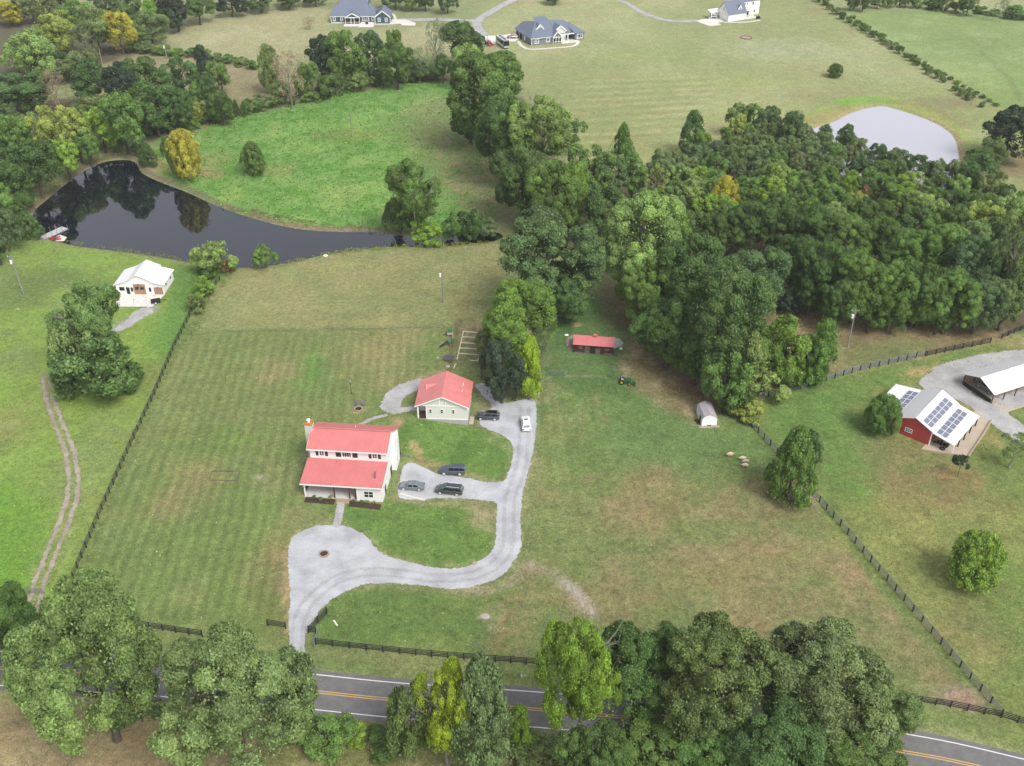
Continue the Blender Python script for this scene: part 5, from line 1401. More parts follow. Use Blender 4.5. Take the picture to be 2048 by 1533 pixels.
# -- around the farmhouse and pond
T(172, 558, 768, 150, 'nearloose', 'lo', 'big open crowned tree standing alone in the left pasture', clear=.35)
T(192, 672, 808, 150, 'bush', 'dk', 'dark green thicket round the foot of the lone pasture tree')
T(145, 650, 790, 90, 'bush', 'ol', 'olive green thicket on the left side of the lone pasture tree')
T(1095, 425, 612, 195, 'near', 'bl', 'wide bluish green tree behind the red roofed stable, left of the wood')
T(1120, 520, 625, 130, 'near', 'dk', 'dark lower tree under the wide bluish green tree')
T(1036, 560, 716, 158, 'near', 'mp', 'bright yellow green maple left of the red roofed stable')
T(1004, 678, 806, 84, 'round', 'vd', 'nearly black round tree right of the small red roofed house', tall=True, clear=.1)
T(1058, 676, 795, 50, 'column', 'lime', 'lime green slim tree between the blackish tree and the red roofed stable')
T(1082, 655, 750, 50, 'sparse', 'gy', 'greyish thinning tree with bare twigs behind the lime green slim tree')
T(985, 650, 720, 70, 'round', 'ol', 'small olive tree just behind the blackish round tree')
T(1288, 386, 600, 165, 'near', 'lg', 'tall light green tree at the front corner of the wood', anchor='tall light green corner tree', zone='wood', clear=.45)
T(1292, 510, 690, 112, 'near', 'gr', 'green tree below the tall light green corner tree of the wood', zone='wood')
T(1385, 470, 650, 150, 'near', 'dk', 'dark tree right beside the tall light green corner tree', zone='wood')
T(1340, 590, 720, 140, 'near', 'cd', 'dark tree leaning over the worn dirt behind the stable', zone='wood')
T(1440, 520, 740, 190, 'near', 'dk', 'biggest dark tree on the front of the wood near the white shed', anchor='biggest dark front tree', zone='wood')
T(1500, 495, 640, 150, 'near', 'bl', 'bluish dark tree behind the biggest dark front tree', zone='wood')
T(1395, 650, 762, 90, 'near', 'dk', 'dark low tree above the bare snag near the white shed', zone='wood')
T(1405, 712, 775, 40, 'sparse', 'br', 'bare dead snag at the edge of the wood behind the white shed')
T(1450, 695, 826, 104, 'high', 'gr', 'green bushy tree directly behind the white shed', tall=True, clear=.12)
T(1492, 655, 795, 92, 'high', 'ol', 'olive bushy tree behind the white shed, touching the dark wood', tall=True, clear=.12)
T(1532, 722, 800, 84, 'bush', 'lg', 'light green bushy shrub where the black paddock fence begins')
T(1572, 632, 778, 116, 'high', 'mp', 'bright green tree with yellow tints above the black paddock fence', tall=True, clear=.12)
T(1536, 655, 770, 92, 'high', 'gr', 'mid green tree in the middle of the clump behind the black fence', tall=True, clear=.12)
T(1612, 665, 772, 78, 'high', 'gr', 'second green tree from the right end of the clump behind the black fence', tall=True, clear=.12)
T(1478, 770, 832, 60, 'bush', 'dk', 'dark shrub between the white shed and the yellow flecked bush')
T(1645, 640, 768, 66, 'column', 'gr', 'upright green tree at the right end of the clump behind the fence')
T(1497, 790, 842, 66, 'bush', 'yl', 'yellow flecked round bush at the corner of the black fence')
T(1588, 850, 1003, 110, 'cedar', 'gr', 'big feathery cedar standing on the diagonal black fence', clear=.02)
T(1618, 862, 955, 44, 'column', 'bl', 'bluish tree half hidden behind the big cedar on the fence')
T(1768, 788, 868, 70, 'ball', 'gr', 'dense round tree in front of the red barn')
T(1955, 1062, 1177, 102, 'ball', 'yg', 'round bright green tree alone on the right lawn')
T(1924, 909, 938, 28, 'bush', 'vd', 'small dark topped tree on a bare grey stem near the barn yard', clear=1.6)
T(2032, 868, 925, 60, 'loose', 'lg', 'small airy tree with a pale trunk at the right edge', clear=.9)
T(1580, 580, 626, 56, 'ball', 'vd', 'low dark rounded cedar at the front edge of the wood')
T(369, 260, 356, 64, 'column', 'gold', 'golden yellow tree on the far bank of the near pond')
T(352, 285, 350, 34, 'column', 'cd', 'dark green tree half behind the golden yellow tree at the pond')
T(504, 283, 347, 58, 'cedar', 'cd', 'dark cedar alone in the bright green pasture')
T(294, 287, 332, 40, 'cedar', 'dk', 'small dark cedar at the far tip of the near pond')
T(429, 483, 545, 70, 'bush', 'lg', 'light green willow bush on the near bank of the dark pond', clear=.15)
T(425, 520, 556, 60, 'bush', 'dk', 'dark bush at the foot of the light green willow')
T(456, 520, 545, 34, 'bush', 'rust', 'reddish brown bush at the foot of the light green willow')
T(529, 488, 536, 42, 'bush', 'gr', 'green bush standing alone on the pond dam')
T(828, 318, 462, 116, 'nearloose', 'gr', 'airy green tree overhanging the right arm of the dark pond')
T(800, 400, 468, 60, 'bush', 'dk', 'dark bush under the airy tree on the pond bank')
T(853, 442, 489, 62, 'bush', 'yg', 'bright green bush at the right arm of the dark pond')
T(906, 432, 478, 44, 'bush', 'gr', 'mid green bush right of the bright bush at the pond')
T(942, 415, 476, 50, 'bush', 'dk', 'dark bush at the right tip of the dark pond')
T(968, 440, 480, 40, 'bush', 'gy', 'grey green bush at the right tip of the dark pond')
T(54, 422, 478, 56, 'cedar', 'dk', 'dark bushy cedar beside the white dock')
T(408, 558, 596, 44, 'bush', 'yg', 'bright weedy bush at the top of the left black fence')
T(395, 592, 625, 34, 'bush', 'ol', 'olive weedy bush lower on the left black fence')
T(1671, 128, 154, 29, 'ball', 'cd', 'small round tree alone in the far pale field')
T(2022, 220, 312, 110, 'round', 'vd', 'broad blackish oak right of the far pale pond', anchor='broad blackish oak', zone='wood')
T(1985, 275, 330, 60, 'round', 'bz', 'bronze tree at the foot of the broad blackish oak', zone='wood')
T(1955, 305, 372, 90, 'round', 'dk', 'dark tree at the near right corner of the far pale pond', zone='wood')
T(617, 34, 56, 30, 'sparse', 'br', 'scrubby thinning bush in the field left of the blue house')
# -- hedge running from the far houses down to the big wood
TT('hedge', [(978, 106, 272, 165, 'near', 'gr', dict(label='largest round tree of the hedge left of the grey house', anchor='largest round hedge tree')),
  (935, 88, 165, 75, 'high', 'lg'), (922, 42, 122, 86, 'round', 'dk', dict(label='dark round tree beside the concrete drive above the hedge', anchor='dark round tree by the drive')), (872, 42, 135, 46, 'sparse', 'gy'),
  (1008, 190, 345, 125, 'near', 'dk'), (1085, 188, 350, 150, 'nearloose', 'lg', dict(label='tall light green spreading tree in the middle of the hedge', anchor='light green spreading hedge tree')), (1138, 232, 300, 62, 'loose', 'gr'),
  (940, 200, 275, 80, 'round', 'dk'), (1045, 290, 420, 120, 'near', 'dk'), (1105, 320, 455, 120, 'near', 'gr'), (1180, 290, 410, 95, 'high', 'gr'), (1152, 335, 450, 55, 'column', 'yg', dict(label='ivy green column tree at the lower end of the hedge', anchor='ivy green column tree')),
  (1246, 248, 345, 48, 'tall', 'gr', dict(label='pointed green tree in front of the mown far field', anchor='pointed green field edge tree')), (1215, 305, 400, 80, 'high', 'bl'), (1195, 370, 470, 90, 'round', 'dk'), (1235, 390, 500, 70, 'round', 'bz'), (1265, 310, 400, 70, 'high', 'gr'),
  (1070, 400, 465, 70, 'bush', 'dk'), (1025, 240, 300, 60, 'high', 'gr')])
# -- line of trees above the bright pasture
TT('line', [(536, 92, 182, 40, 'column', 'ol', dict(label='slim olive tree at the left end of the pasture tree line', anchor='slim olive end tree')), (576, 104, 200, 62, 'sparse', 'br', dict(label='brown thinning tree in the pasture tree line', anchor='brown thinning tree')), (612, 126, 206, 50, 'round', 'gr'), (640, 76, 180, 62, 'round', 'vd'),
  (688, 62, 178, 80, 'round', 'gr', dict(label='tallest tree of the line above the bright pasture', anchor='tallest tree of the pasture line')), (735, 66, 172, 72, 'round', 'bl'), (786, 60, 130, 48, 'high', 'gr'), (792, 88, 166, 66, 'round', 'cd'), (838, 96, 156, 54, 'sparse', 'gy'), (838, 122, 160, 70, 'bush', 'dk'), (885, 110, 160, 40, 'round', 'dk'),
  (660, 150, 195, 60, 'bush', 'dk'), (720, 140, 180, 46, 'bush', 'ol'), (765, 140, 172, 40, 'bush', 'dk'), (560, 165, 210, 44, 'bush', 'ol'), (700, 158, 184, 30, 'bush', 'bz'), (806, 142, 165, 30, 'bush', 'yl'), (625, 185, 205, 40, 'bush', 'gr'), (530, 190, 218, 40, 'bush', 'gy'), (505, 200, 226, 34, 'bush', 'gr')])
for x, a, b, l in [(585, 182, 209, 'left small pointed cedar in front of the brown thinning tree'), (872, 138, 158, 'tiny pointed cedar at the far right corner of the bright pasture'), (471, 200, 232, 'left one of two slim cedars at the pasture edge'), (487, 203, 233, 'right one of two slim cedars at the pasture edge'), (455, 205, 236, 'cedar half hidden left of two slim cedars')]:
    T(x, a, b, 15 if x < 800 else 11, 'cedar', 'cd', l)
# -- woods on the left
TT('left', [(62, 66, 155, 100, 'round', 'lg'), (110, 28, 100, 90, 'round', 'yl', dict(label='yellowish round tree near the top left corner', anchor='yellowish top left tree')), (30, 80, 140, 60, 'high', 'lg'), (92, 100, 152, 70, 'round', 'dk'), (150, 2, 70, 85, 'high', 'gr'), (190, 12, 95, 84, 'high', 'ol'), (236, 22, 95, 62, 'round', 'gold', dict(label='golden tree on the right of the top left wood', anchor='golden top left tree')),
  (170, 48, 112, 66, 'sparse', 'gy'), (15, 2, 45, 60, 'round', 'gold'), (60, -10, 40, 60, 'round', 'ol'), (110, -15, 35, 60, 'round', 'gy'), (210, -20, 30, 60, 'round', 'bl'), (301, 0, 62, 46, 'tall', 'yg', dict(label='pointed bright green tree at the head of the left field', anchor='pointed bright green tree')), (298, 26, 82, 74, 'round', 'bz'),
  (258, -5, 55, 60, 'round', 'dk'), (350, -10, 52, 70, 'round', 'vd'), (395, -14, 40, 60, 'round', 'dk'), (330, -20, 30, 50, 'round', 'dk'), (462, -20, 26, 60, 'round', 'vd'), (520, -22, 18, 60, 'round', 'dk'), (575, -24, 12, 60, 'round', 'dk'), (630, -26, 8, 50, 'round', 'bl'),
  (155, 105, 162, 82, 'bush', 'gy'), (105, 140, 215, 50, 'sparse', 'br', dict(label='bare brown tree rising inside the left wood', anchor='bare brown tree')), (50, 148, 215, 100, 'round', 'dk'), (10, 150, 215, 80, 'round', 'bl'), (15, 215, 275, 70, 'round', 'bl'), (182, 125, 205, 96, 'round', 'dk'), (238, 132, 215, 84, 'round', 'vd'), (292, 114, 200, 90, 'round', 'dk'), (268, 165, 225, 80, 'round', 'dk'),
  (360, 115, 195, 64, 'round', 'dk'), (404, 92, 160, 30, 'column', 'vd', dict(label='tall narrow dark tree behind the two slim cedars', anchor='tall narrow dark tree')), (440, 122, 195, 46, 'high', 'gr'), (415, 145, 215, 52, 'round', 'dk'), (395, 160, 225, 44, 'round', 'gr'),
  (308, 166, 260, 96, 'round', 'dk'), (352, 180, 256, 62, 'round', 'dk'), (395, 202, 250, 34, 'high', 'yl'), (440, 182, 242, 52, 'round', 'cd'), (262, 205, 270, 60, 'round', 'gr'), (243, 186, 292, 88, 'round', 'gr'), (200, 215, 298, 66, 'round', 'yg'), (180, 190, 250, 60, 'round', 'ol'),
  (100, 212, 310, 96, 'high', 'yl', dict(label='big yellowish tree in the wood left of the dark pond', anchor='big yellowish tree')), (150, 222, 320, 74, 'high', 'yl'), (66, 225, 300, 60, 'sparse', 'lg'), (28, 232, 330, 76, 'round', 'gr'), (70, 282, 382, 96, 'round', 'dk'), (26, 322, 420, 86, 'round', 'dk'), (130, 280, 350, 70, 'high', 'yg'), (175, 262, 322, 50, 'high', 'gr'),
  (0, 270, 370, 60, 'round', 'dk'), (0, 372, 462, 66, 'round', 'gr'), (4, 415, 500, 66, 'round', 'bl'), (-10, 450, 540, 60, 'round', 'bl'), (36, 350, 410, 54, 'round', 'dk'), (272, 262, 312, 36, 'bush', 'bl'), (225, 262, 300, 40, 'round', 'dk'), (332, 232, 262, 60, 'bush', 'bz'), (380, 232, 256, 50, 'bush', 'gr'), (285, 246, 272, 50, 'bush', 'gr'), (430, 215, 244, 46, 'bush', 'gr'), (335, 275, 315, 24, 'bush', 'dk')])
for i, (x, a, b, w, c) in enumerate([(265, 80, 104, 36, 'gr'), (292, 84, 106, 36, 'gy'), (322, 92, 110, 34, 'gr'), (352, 98, 112, 32, 'gr'), (384, 96, 114, 26, 'cd'), (408, 98, 118, 30, 'gr'), (432, 106, 124, 28, 'gy'), (458, 108, 126, 28, 'gr'), (482, 116, 132, 30, 'bz'), (506, 122, 138, 26, 'gr')]):
    T(x, a, b, w, 'bush', c, 'leftmost shrub of the hedge across the left field' if i == 0 else None, zone='cross', anchor='leftmost cross hedge shrub' if i == 0 else ('last cross hedge shrub' if i == 9 else None))
TREES[-1]['o']['label'] = 'last shrub at the right end of the hedge across the left field'; TREES[-1]['lab'] = True
# -- trees behind the blue house and along the top
TT('top', [(720, -40, 8, 60, 'round', 'dk'), (790, -30, 12, 50, 'round', 'bl'), (823, -18, 16, 42, 'round', 'ol', dict(label='olive tree behind the drive of the blue house', anchor='olive tree behind the blue house')), (850, -24, 16, 40, 'round', 'dk'), (895, -16, 21, 40, 'round', 'bl'), (1110, -26, 4, 44, 'round', 'dk', dict(label='dark tree at the top edge behind the grey house', anchor='dark tree behind the grey house'))])
TT('row', [(1640, -12, 4, 18, 'bush', 'gr', dict(label='top shrub of the long hedge between two right fields', anchor='top shrub of the long right hedge'))] + [(1650 + 12.5 * i + _tr.uniform(-3, 3), y - _tr.uniform(7, 15), y + 3, _tr.uniform(12, 20), 'bush', _tr.choice(['gr', 'gr', 'dk', 'ol', 'cd'])) for i, y in enumerate([8, 17, 26, 36, 43, 50, 58, 65, 72, 80, 88, 96, 104, 112, 120, 128, 137, 146, 154, 162, 171, 180, 188, 197, 205, 212]) if i not in (20, 24)])
TT('row', [(1836 + 13 * i, 121 + 7.3 * i + _tr.uniform(-6, -2), 124 + 7.3 * i, _tr.uniform(9, 15), 'bush', _tr.choice(['gr', 'ol', 'cd'])) for i in range(13)])
TREES[-1]['o']['label'] = 'lowest shrub of the long right hedge near the blackish oak'; TREES[-1]['lab'] = True; TREES[-1]['anchor'] = 'lowest shrub of the long right hedge'
TT('back', [(1702, -10, 17, 26, 'round', 'dk', dict(label='leftmost tree of the hedge at the top right', anchor='leftmost top right hedge tree')), (1728, -14, 17, 34, 'round', 'dk'), (1756, -10, 14, 30, 'round', 'cd'), (1782, -8, 12, 28, 'round', 'gr'), (1812, -6, 12, 28, 'round', 'dk'), (1840, -6, 16, 28, 'bush', 'gr'), (1868, -2, 20, 28, 'bush', 'dk'), (1893, -4, 22, 30, 'bush', 'cd'),
  (1915, 2, 25, 26, 'bush', 'dk'), (1938, -8, 26, 36, 'round', 'cd', dict(label='rounded dark tree in the middle of the top right hedge', anchor='rounded dark top right tree')), (1962, 14, 28, 22, 'bush', 'gr'), (1985, 18, 32, 22, 'bush', 'gr'), (2008, -16, 34, 26, 'sparse', 'gy'), (2018, 22, 38, 24, 'bush', 'dk'), (2042, 24, 40, 26, 'bush', 'gr'), (2034, 10, 30, 34, 'bush', 'gr'), (1880, -16, 0, 30, 'bush', 'ol')])
# -- the big wood: named crowns first, then the rest between them
WOOD = [(1386, 222, 300, 58, 'tall', 'dk', dict(label='pointed dark tree at the upper left corner of the wood', anchor='pointed dark upper corner tree')), (1400, 264, 318, 40, 'round', 'yg'), (1449, 352, 440, 66, 'tall', 'gold', dict(label='golden yellow pointed tree inside the wood', anchor='golden pointed tree')),
  (1312, 330, 410, 54, 'loose', 'yl', dict(label='yellowish airy tree left of the golden pointed tree', anchor='yellowish airy tree')), (1366, 326, 400, 52, 'high', 'lg'), (1478, 204, 262, 52, 'high', 'ol'), (1508, 208, 270, 48, 'high', 'gr'), (1538, 214, 280, 48, 'round', 'bl'), (1590, 222, 290, 56, 'round', 'bl', dict(label='bluish tree at the upper edge of the wood facing the pale pond', anchor='bluish upper edge tree')),
  (1472, 232, 290, 50, 'high', 'yl'), (1650, 250, 292, 28, 'column', 'dk'), (1690, 253, 306, 46, 'round', 'dk', dict(label='dark tree against the left shore of the pale pond', anchor='dark tree at the pale pond shore')), (1552, 320, 400, 66, 'high', 'lg'), (1642, 325, 400, 62, 'round', 'gr'), (1700, 342, 400, 44, 'round', 'yg'), (1770, 352, 410, 52, 'round', 'gr'), (1790, 300, 370, 44, 'round', 'gy'),
  (1735, 370, 410, 30, 'bush', 'rust', dict(label='small rust tinted crown in the middle of the wood', anchor='rust tinted crown')), (1712, 382, 430, 36, 'round', 'yl'), (1430, 305, 380, 60, 'high', 'gr'), (1915, 350, 420, 50, 'high', 'lg'), (1985, 340, 420, 60, 'high', 'ol'), (1970, 400, 480, 90, 'high', 'yl', dict(label='wide yellowish crown near the right end of the wood', anchor='wide yellowish right crown')),
  (2028, 425, 600, 80, 'loose', 'bz', dict(label='bronze airy tree with bare limbs at the right edge of the wood', anchor='bronze airy edge tree')), (1870, 375, 430, 54, 'round', 'gr'), (1905, 378, 430, 50, 'high', 'bl'),
  (1800, 300, 352, 48, 'round', 'gy'), (1838, 311, 366, 50, 'round', 'dk'), (1873, 317, 372, 48, 'high', 'gy'), (1906, 320, 380, 46, 'round', 'ol'), (1760, 288, 340, 42, 'round', 'bl'), (1720, 276, 330, 44, 'round', 'gy'),
  # front rank down to the brown pasture
  (1560, 388, 500, 104, 'near', 'dk'), (1625, 405, 520, 110, 'near', 'dk'), (1690, 425, 535, 104, 'near', 'gr'), (1755, 432, 545, 108, 'near', 'cd'), (1815, 455, 560, 100, 'near', 'gr'), (1880, 448, 560, 104, 'near', 'gr', dict(label='bright fronted tree at the right of the big wood', anchor='bright fronted tree')), (1945, 470, 590, 112, 'near', 'bl'), (2050, 480, 600, 90, 'near', 'dk'),
  (1505, 400, 500, 90, 'near', 'dk'), (1445, 410, 500, 90, 'near', 'cd'),
  (1655, 480, 600, 105, 'near', 'dk'), (1600, 470, 580, 90, 'near', 'cd'), (1720, 500, 625, 108, 'near', 'gr', dict(label='green tree of the front rank behind the right utility pole', anchor='front rank tree behind the pole')), (1790, 520, 640, 100, 'near', 'gr'), (1850, 525, 645, 96, 'near', 'cd'), (1905, 540, 650, 96, 'near', 'gr'), (1965, 545, 650, 90, 'near', 'bl'), (2015, 560, 650, 80, 'high', 'bz'),
  (1680, 560, 648, 80, 'near', 'dk'), (1745, 575, 658, 76, 'round', 'cd'), (1832, 585, 668, 56, 'high', 'yg'), (1620, 545, 625, 66, 'round', 'dk'), (1880, 600, 664, 60, 'round', 'dk'), (1790, 595, 662, 60, 'round', 'dk')]
TT('wood', WOOD)
def in_poly(x, y, P):
    r = False
    for i in range(len(P)):
        (ax, ay), (bx, by) = P[i - 1], P[i]
        if (ay > y) != (by > y) and x < (bx - ax) * (y - ay) / (by - ay) + ax:
            r = not r
    return r
TOPS = [(1290, 345), (1330, 290), (1410, 275), (1450, 250), (1520, 240), (1600, 246), (1680, 268), (1750, 284), (1820, 300), (1880, 312), (1940, 315), (1990, 340), (2055, 380), (2055, 500), (1900, 455), (1700, 420), (1560, 385), (1480, 405), (1400, 430), (1360, 460), (1300, 400)]
have = [(t['px'], t['py']) for t in TREES if t['zone'] == 'wood']
n_fill = 0
for _ in range(6000):
    x, y = _tr.uniform(1285, 2060), _tr.uniform(240, 510)
    if not in_poly(x, y, TOPS):
        continue
    w = 30 + (y - 240) * .17 + _tr.uniform(-4, 12)
    cy = y + w * .62
    if any(abs(x - a) < w * .56 and abs(cy - b) < w * .44 for a, b in have):
        continue
    have.append((x, cy)); n_fill += 1
    u = _tr.random()
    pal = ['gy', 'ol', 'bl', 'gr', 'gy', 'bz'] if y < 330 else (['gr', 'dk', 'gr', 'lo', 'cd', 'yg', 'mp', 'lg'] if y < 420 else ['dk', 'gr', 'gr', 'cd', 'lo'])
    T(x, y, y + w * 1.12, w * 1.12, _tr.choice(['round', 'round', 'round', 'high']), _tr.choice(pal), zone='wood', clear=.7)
    if n_fill > 125:
        break

# ------------------------------------------------------------ a label for every tree that has none yet: its look and its place next to a tree that stands out
DIRS = ['right of', 'behind-right of', 'behind', 'behind-left of', 'left of', 'front-left of', 'in front of', 'front-right of']
ORD = ['nearest', 'second', 'third', 'fourth', 'fifth', 'sixth', 'seventh', 'eighth', 'ninth', 'tenth', 'eleventh', 'twelfth', 'thirteenth', 'fourteenth', 'fifteenth', 'sixteenth', 'seventeenth', 'eighteenth', 'nineteenth', 'twentieth', 'twenty-first', 'twenty-second']
slots = []
for z in {t['zone'] for t in TREES}:
    grp = [t for t in TREES if t['zone'] == z]
    for a in [t for t in grp if t['anchor']]:
        by = {}
        for t in grp:
            if t is a:
                continue
            dx, dy = t['px'] - a['px'], (a['py'] - t['py']) * 1.6
            k = int(((math.degrees(math.atan2(dy, dx)) + 382.5) % 360) // 45)
            by.setdefault(k, []).append((math.hypot(dx, dy), t))
        for k, l in by.items():
            l.sort(key=lambda q: q[0])
            for i, (d, t) in enumerate(l):
                if not t['lab'] and i < len(ORD):
                    slots.append((i * 60 + d, i, k, a, t))
slots.sort(key=lambda q: q[0])
for _, i, k, a, t in slots:
    if not t['lab']:
        t['o']['label'] = f"{CWORD[t['col']]} {t['word'].split()[-1]}, {ORD[i]} {DIRS[k]} the {a['anchor']}"
        t['lab'] = True
GROUPN = {'wood': 'trees of the big wood', 'left': 'trees of the left woods', 'hedge': 'trees of the hedge below the grey house', 'line': 'trees of the line above the pasture', 'row': 'shrubs of the long right hedge', 'back': 'trees of the top right hedge', 'cross': 'shrubs of the hedge across the left field', 'top': 'trees along the top edge', '': 'trees and shrubs standing apart'}
for t in TREES:
    t['o']['group'] = GROUPN[t['zone']]
    if not t['o']['label']:
        print('NO LABEL', t['zone'], t['px'], t['py'])
print('TREES', len(TREES), 'fill', n_fill)
# ------------------------------------------------------------ vehicles
V_ = dict(
    tyre=mat("tyre_rubber", (.018, .018, .019, 1), .85, vary=.1), rim=mat("alloy_rim", (.6, .6, .62, 1), .35, metal=.2, vary=.05),
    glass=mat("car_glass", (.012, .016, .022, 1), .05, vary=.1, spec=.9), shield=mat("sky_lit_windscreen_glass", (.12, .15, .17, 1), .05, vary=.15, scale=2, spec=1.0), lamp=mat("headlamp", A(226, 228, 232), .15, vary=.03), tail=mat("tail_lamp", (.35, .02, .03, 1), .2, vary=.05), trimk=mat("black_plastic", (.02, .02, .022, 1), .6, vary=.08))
def paint(name, col, rough=.28):
    m = mat(name, col, rough, vary=.03, spec=.6)
    m.node_tree.nodes["Principled BSDF"].inputs["Coat Weight"].default_value = 1.0
    m.node_tree.nodes["Principled BSDF"].inputs["Coat Roughness"].default_value = .04; m.node_tree.nodes["Principled BSDF"].inputs["Coat IOR"].default_value = 1.8
    return m
def loft(mb, rings):
    b, k = len(mb.v), len(rings[0])
    for r in rings: mb.v += r
    for i in range(len(rings) - 1):
        for j in range(k):
            mb.f.append((b + i * k + j, b + i * k + (j + 1) % k, b + (i + 1) * k + (j + 1) % k, b + (i + 1) * k + j))
    mb.f.append(tuple(b + j for j in reversed(range(k)))); mb.f.append(tuple(b + (len(rings) - 1) * k + j for j in range(k)))

def wheel(par, x, y, r, wd, side):
    t = MB(); t.tube((x, y - wd / 2, r), (x, y + wd / 2, r), r, r, 18); o = t.build('wheel', V_['tyre'], par)
    q = MB(); ys = y + side * wd / 2; q.tube((x, ys, r), (x, ys + side * .02, r), r * .74, r * .64, 14); q.build('rim', V_['rim'], o)
    return o

def car(name, label, loc, rz, pm, L=4.7, Wd=1.85, Hh=1.6, belt=.98, hood=.95, nose=.72, cab=(-.98, -.8, .12, .46), tailz=.95, wr=.34, deck=None, sunroof=False, rails=False, group='cars parked by the farmhouse'):
    """front towards +x; cab = cabin rear bottom, rear top, front top, front bottom as shares of half the length"""
    t = thing(name, label, 'car' if 'pickup' not in label else 'pickup', loc, rz, group)
    h = L / 2; w = Wd / 2
    def ring(x, ww, z0, z1):
        return [(x, -ww * .86, z0), (x, ww * .86, z0), (x, ww, z0 + .18), (x, ww, z1 - .16), (x, ww * .9, z1), (x, -ww * .9, z1), (x, -ww, z1 - .16), (x, -ww, z0 + .18)]
    tz = deck or tailz
    b = MB(); loft(b, [ring(-h, w * .86, .42, tz - .1), ring(-h * .95, w * .95, .28, tz), ring(-h * .6, w, .22, belt + .02), ring(0, w, .2, belt), ring(h * cab[3], w, .2, hood + .03), ring(h * .75, w * .98, .22, hood - .03), ring(h * .95, w * .9, .3, nose), ring(h, w * .76, .4, nose - .14)])
    o = b.build('body', pm, t, True)
    bv = o.modifiers.new('bevel', 'BEVEL'); bv.width = .05; bv.segments = 2; bv.limit_method = 'ANGLE'
    xr0, xr1, xf1, xf0 = [q * h for q in cab]
    wb, wt2 = w * .9, w * .72
    c = MB(); loft(c, [[(xr0, -wb, belt - .05), (xf0, -wb, belt - .05), (xf0, wb, belt - .05), (xr0, wb, belt - .05)], [(xr1 - .04, -wt2 * 1.05, Hh - .1), (xf1 + .1, -wt2 * 1.05, Hh - .1), (xf1 + .1, wt2 * 1.05, Hh - .1), (xr1 - .04, wt2 * 1.05, Hh - .1)], [(xr1 + .12, -wt2 * .9, Hh), (xf1 - .1, -wt2 * .9, Hh), (xf1 - .1, wt2 * .9, Hh), (xr1 + .12, wt2 * .9, Hh)]])
    o = c.build('cabin', pm, t)
    bv = o.modifiers.new('bevel', 'BEVEL'); bv.width = .05; bv.segments = 2
    def quad(nm, P0, P1, P2, P3, ins=(.08, .12), out=.012):
        P = [Vector(q) for q in (P0, P1, P2, P3)]           # bottom a, bottom b, top b, top a
        n = (P[1] - P[0]).cross(P[3] - P[0]).normalized()
        lerp = lambda u, v: P[0].lerp(P[1], u).lerp(P[3].lerp(P[2], u), v)
        q = [lerp(ins[0], ins[1]), lerp(1 - ins[0], ins[1]), lerp(1 - ins[0], .9), lerp(ins[0], .9)]
        g = MB(); g.face([a + n * out for a in q]); g.face([a - n * .004 for a in reversed(q)])
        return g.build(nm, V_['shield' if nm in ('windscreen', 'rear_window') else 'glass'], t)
    za, zb = belt - .05, Hh - .1
    quad('windscreen', (xf0, -wb, za), (xf0, wb, za), (xf1 + .1, wt2 * 1.05, zb), (xf1 + .1, -wt2 * 1.05, zb), (.06, .1))
    quad('rear_window', (xr0, wb, za), (xr0, -wb, za), (xr1 - .04, -wt2 * 1.05, zb), (xr1 - .04, wt2 * 1.05, zb), (.08, .2))
    k = 3 if L > 4.75 or rails else 2
    for s in (-1, 1):
        A0, B0, B1, A1 = Vector((xr0, s * wb, za)), Vector((xf0, s * wb, za)), Vector((xf1 + .1, s * wt2 * 1.05, zb)), Vector((xr1 - .04, s * wt2 * 1.05, zb))
        for i in range(k):
            u0, u1 = (i + .06) / k, (i + .94) / k
            f = lambda u: (A0.lerp(B0, u), A1.lerp(B1, u))
            (p0, t0), (p1, t1) = f(u0), f(u1)
            if s < 0: quad('side_window', p0, p1, t1, t0, (.04, .14))
            else: quad('side_window', p1, p0, t0, t1, (.04, .14))
        for x in (-h * .6, h * .62): wheel(t, x, s * (w - .1), wr, .22, s)
        q = MB(); q.box(h * .90, s * w * .55 - .16, nose - .2, h * .965, s * w * .55 + .16, nose - .06); q.build('headlight', V_['lamp'], t)
        q = MB(); q.box(-h * 1.005, s * w * .7 - .14, tz - .38, -h * .93, s * w * .7 + .2 * (1 if s > 0 else .7), tz - .12); q.build('tail_light', V_['tail'], t)
        q = MB(); q.box(xf0 - .5, s * (w + .02) - .09, belt, xf0 - .34, s * (w + .02) + .09, belt + .14); q.build('mirror', pm, t)
        if rails:
            q = MB(); q.box(xr1 + .2, s * wt2 * .82 - .03, Hh + .002, xf1 - .2, s * wt2 * .82 + .03, Hh + .07); q.build('roof_rail', V_['rim'], t)
    if sunroof:
        q = MB(); q.box(xf1 - .75, -wt2 * .55, Hh + .001, xf1 - .3, wt2 * .55, Hh + .012); q.build('sunroof', V_['glass'], t)
    return t
def at(px, py): return G(px, py) + Vector((0, 0, LIFT))
car('sedan', 'metallic grey sedan parked beside the white farmhouse', at(824, 977), R_(176), paint('grey_car_paint', A(128, 138, 146)), 4.75, 1.8, 1.45, .92, .9, .7, (-.74, -.36, .1, .48), .95)
car('minivan', 'black minivan with bright roof rails on the gravel below the blue black SUV', at(899, 985), R_(171), paint('black_car_paint', (.018, .019, .026, 1)), 5.15, 1.98, 1.72, 1.02, .98, .75, (-.97, -.84, .22, .62), 1.05, rails=True)
car('boxy_suv', 'boxy blue black SUV with silver wheels on the gravel above the black minivan', at(905, 946), R_(177), paint('navy_car_paint', (.03, .04, .07, 1)), 4.9, 1.9, 1.82, 1.1, 1.08, .9, (-.99, -.94, .14, .36), 1.1, .38)
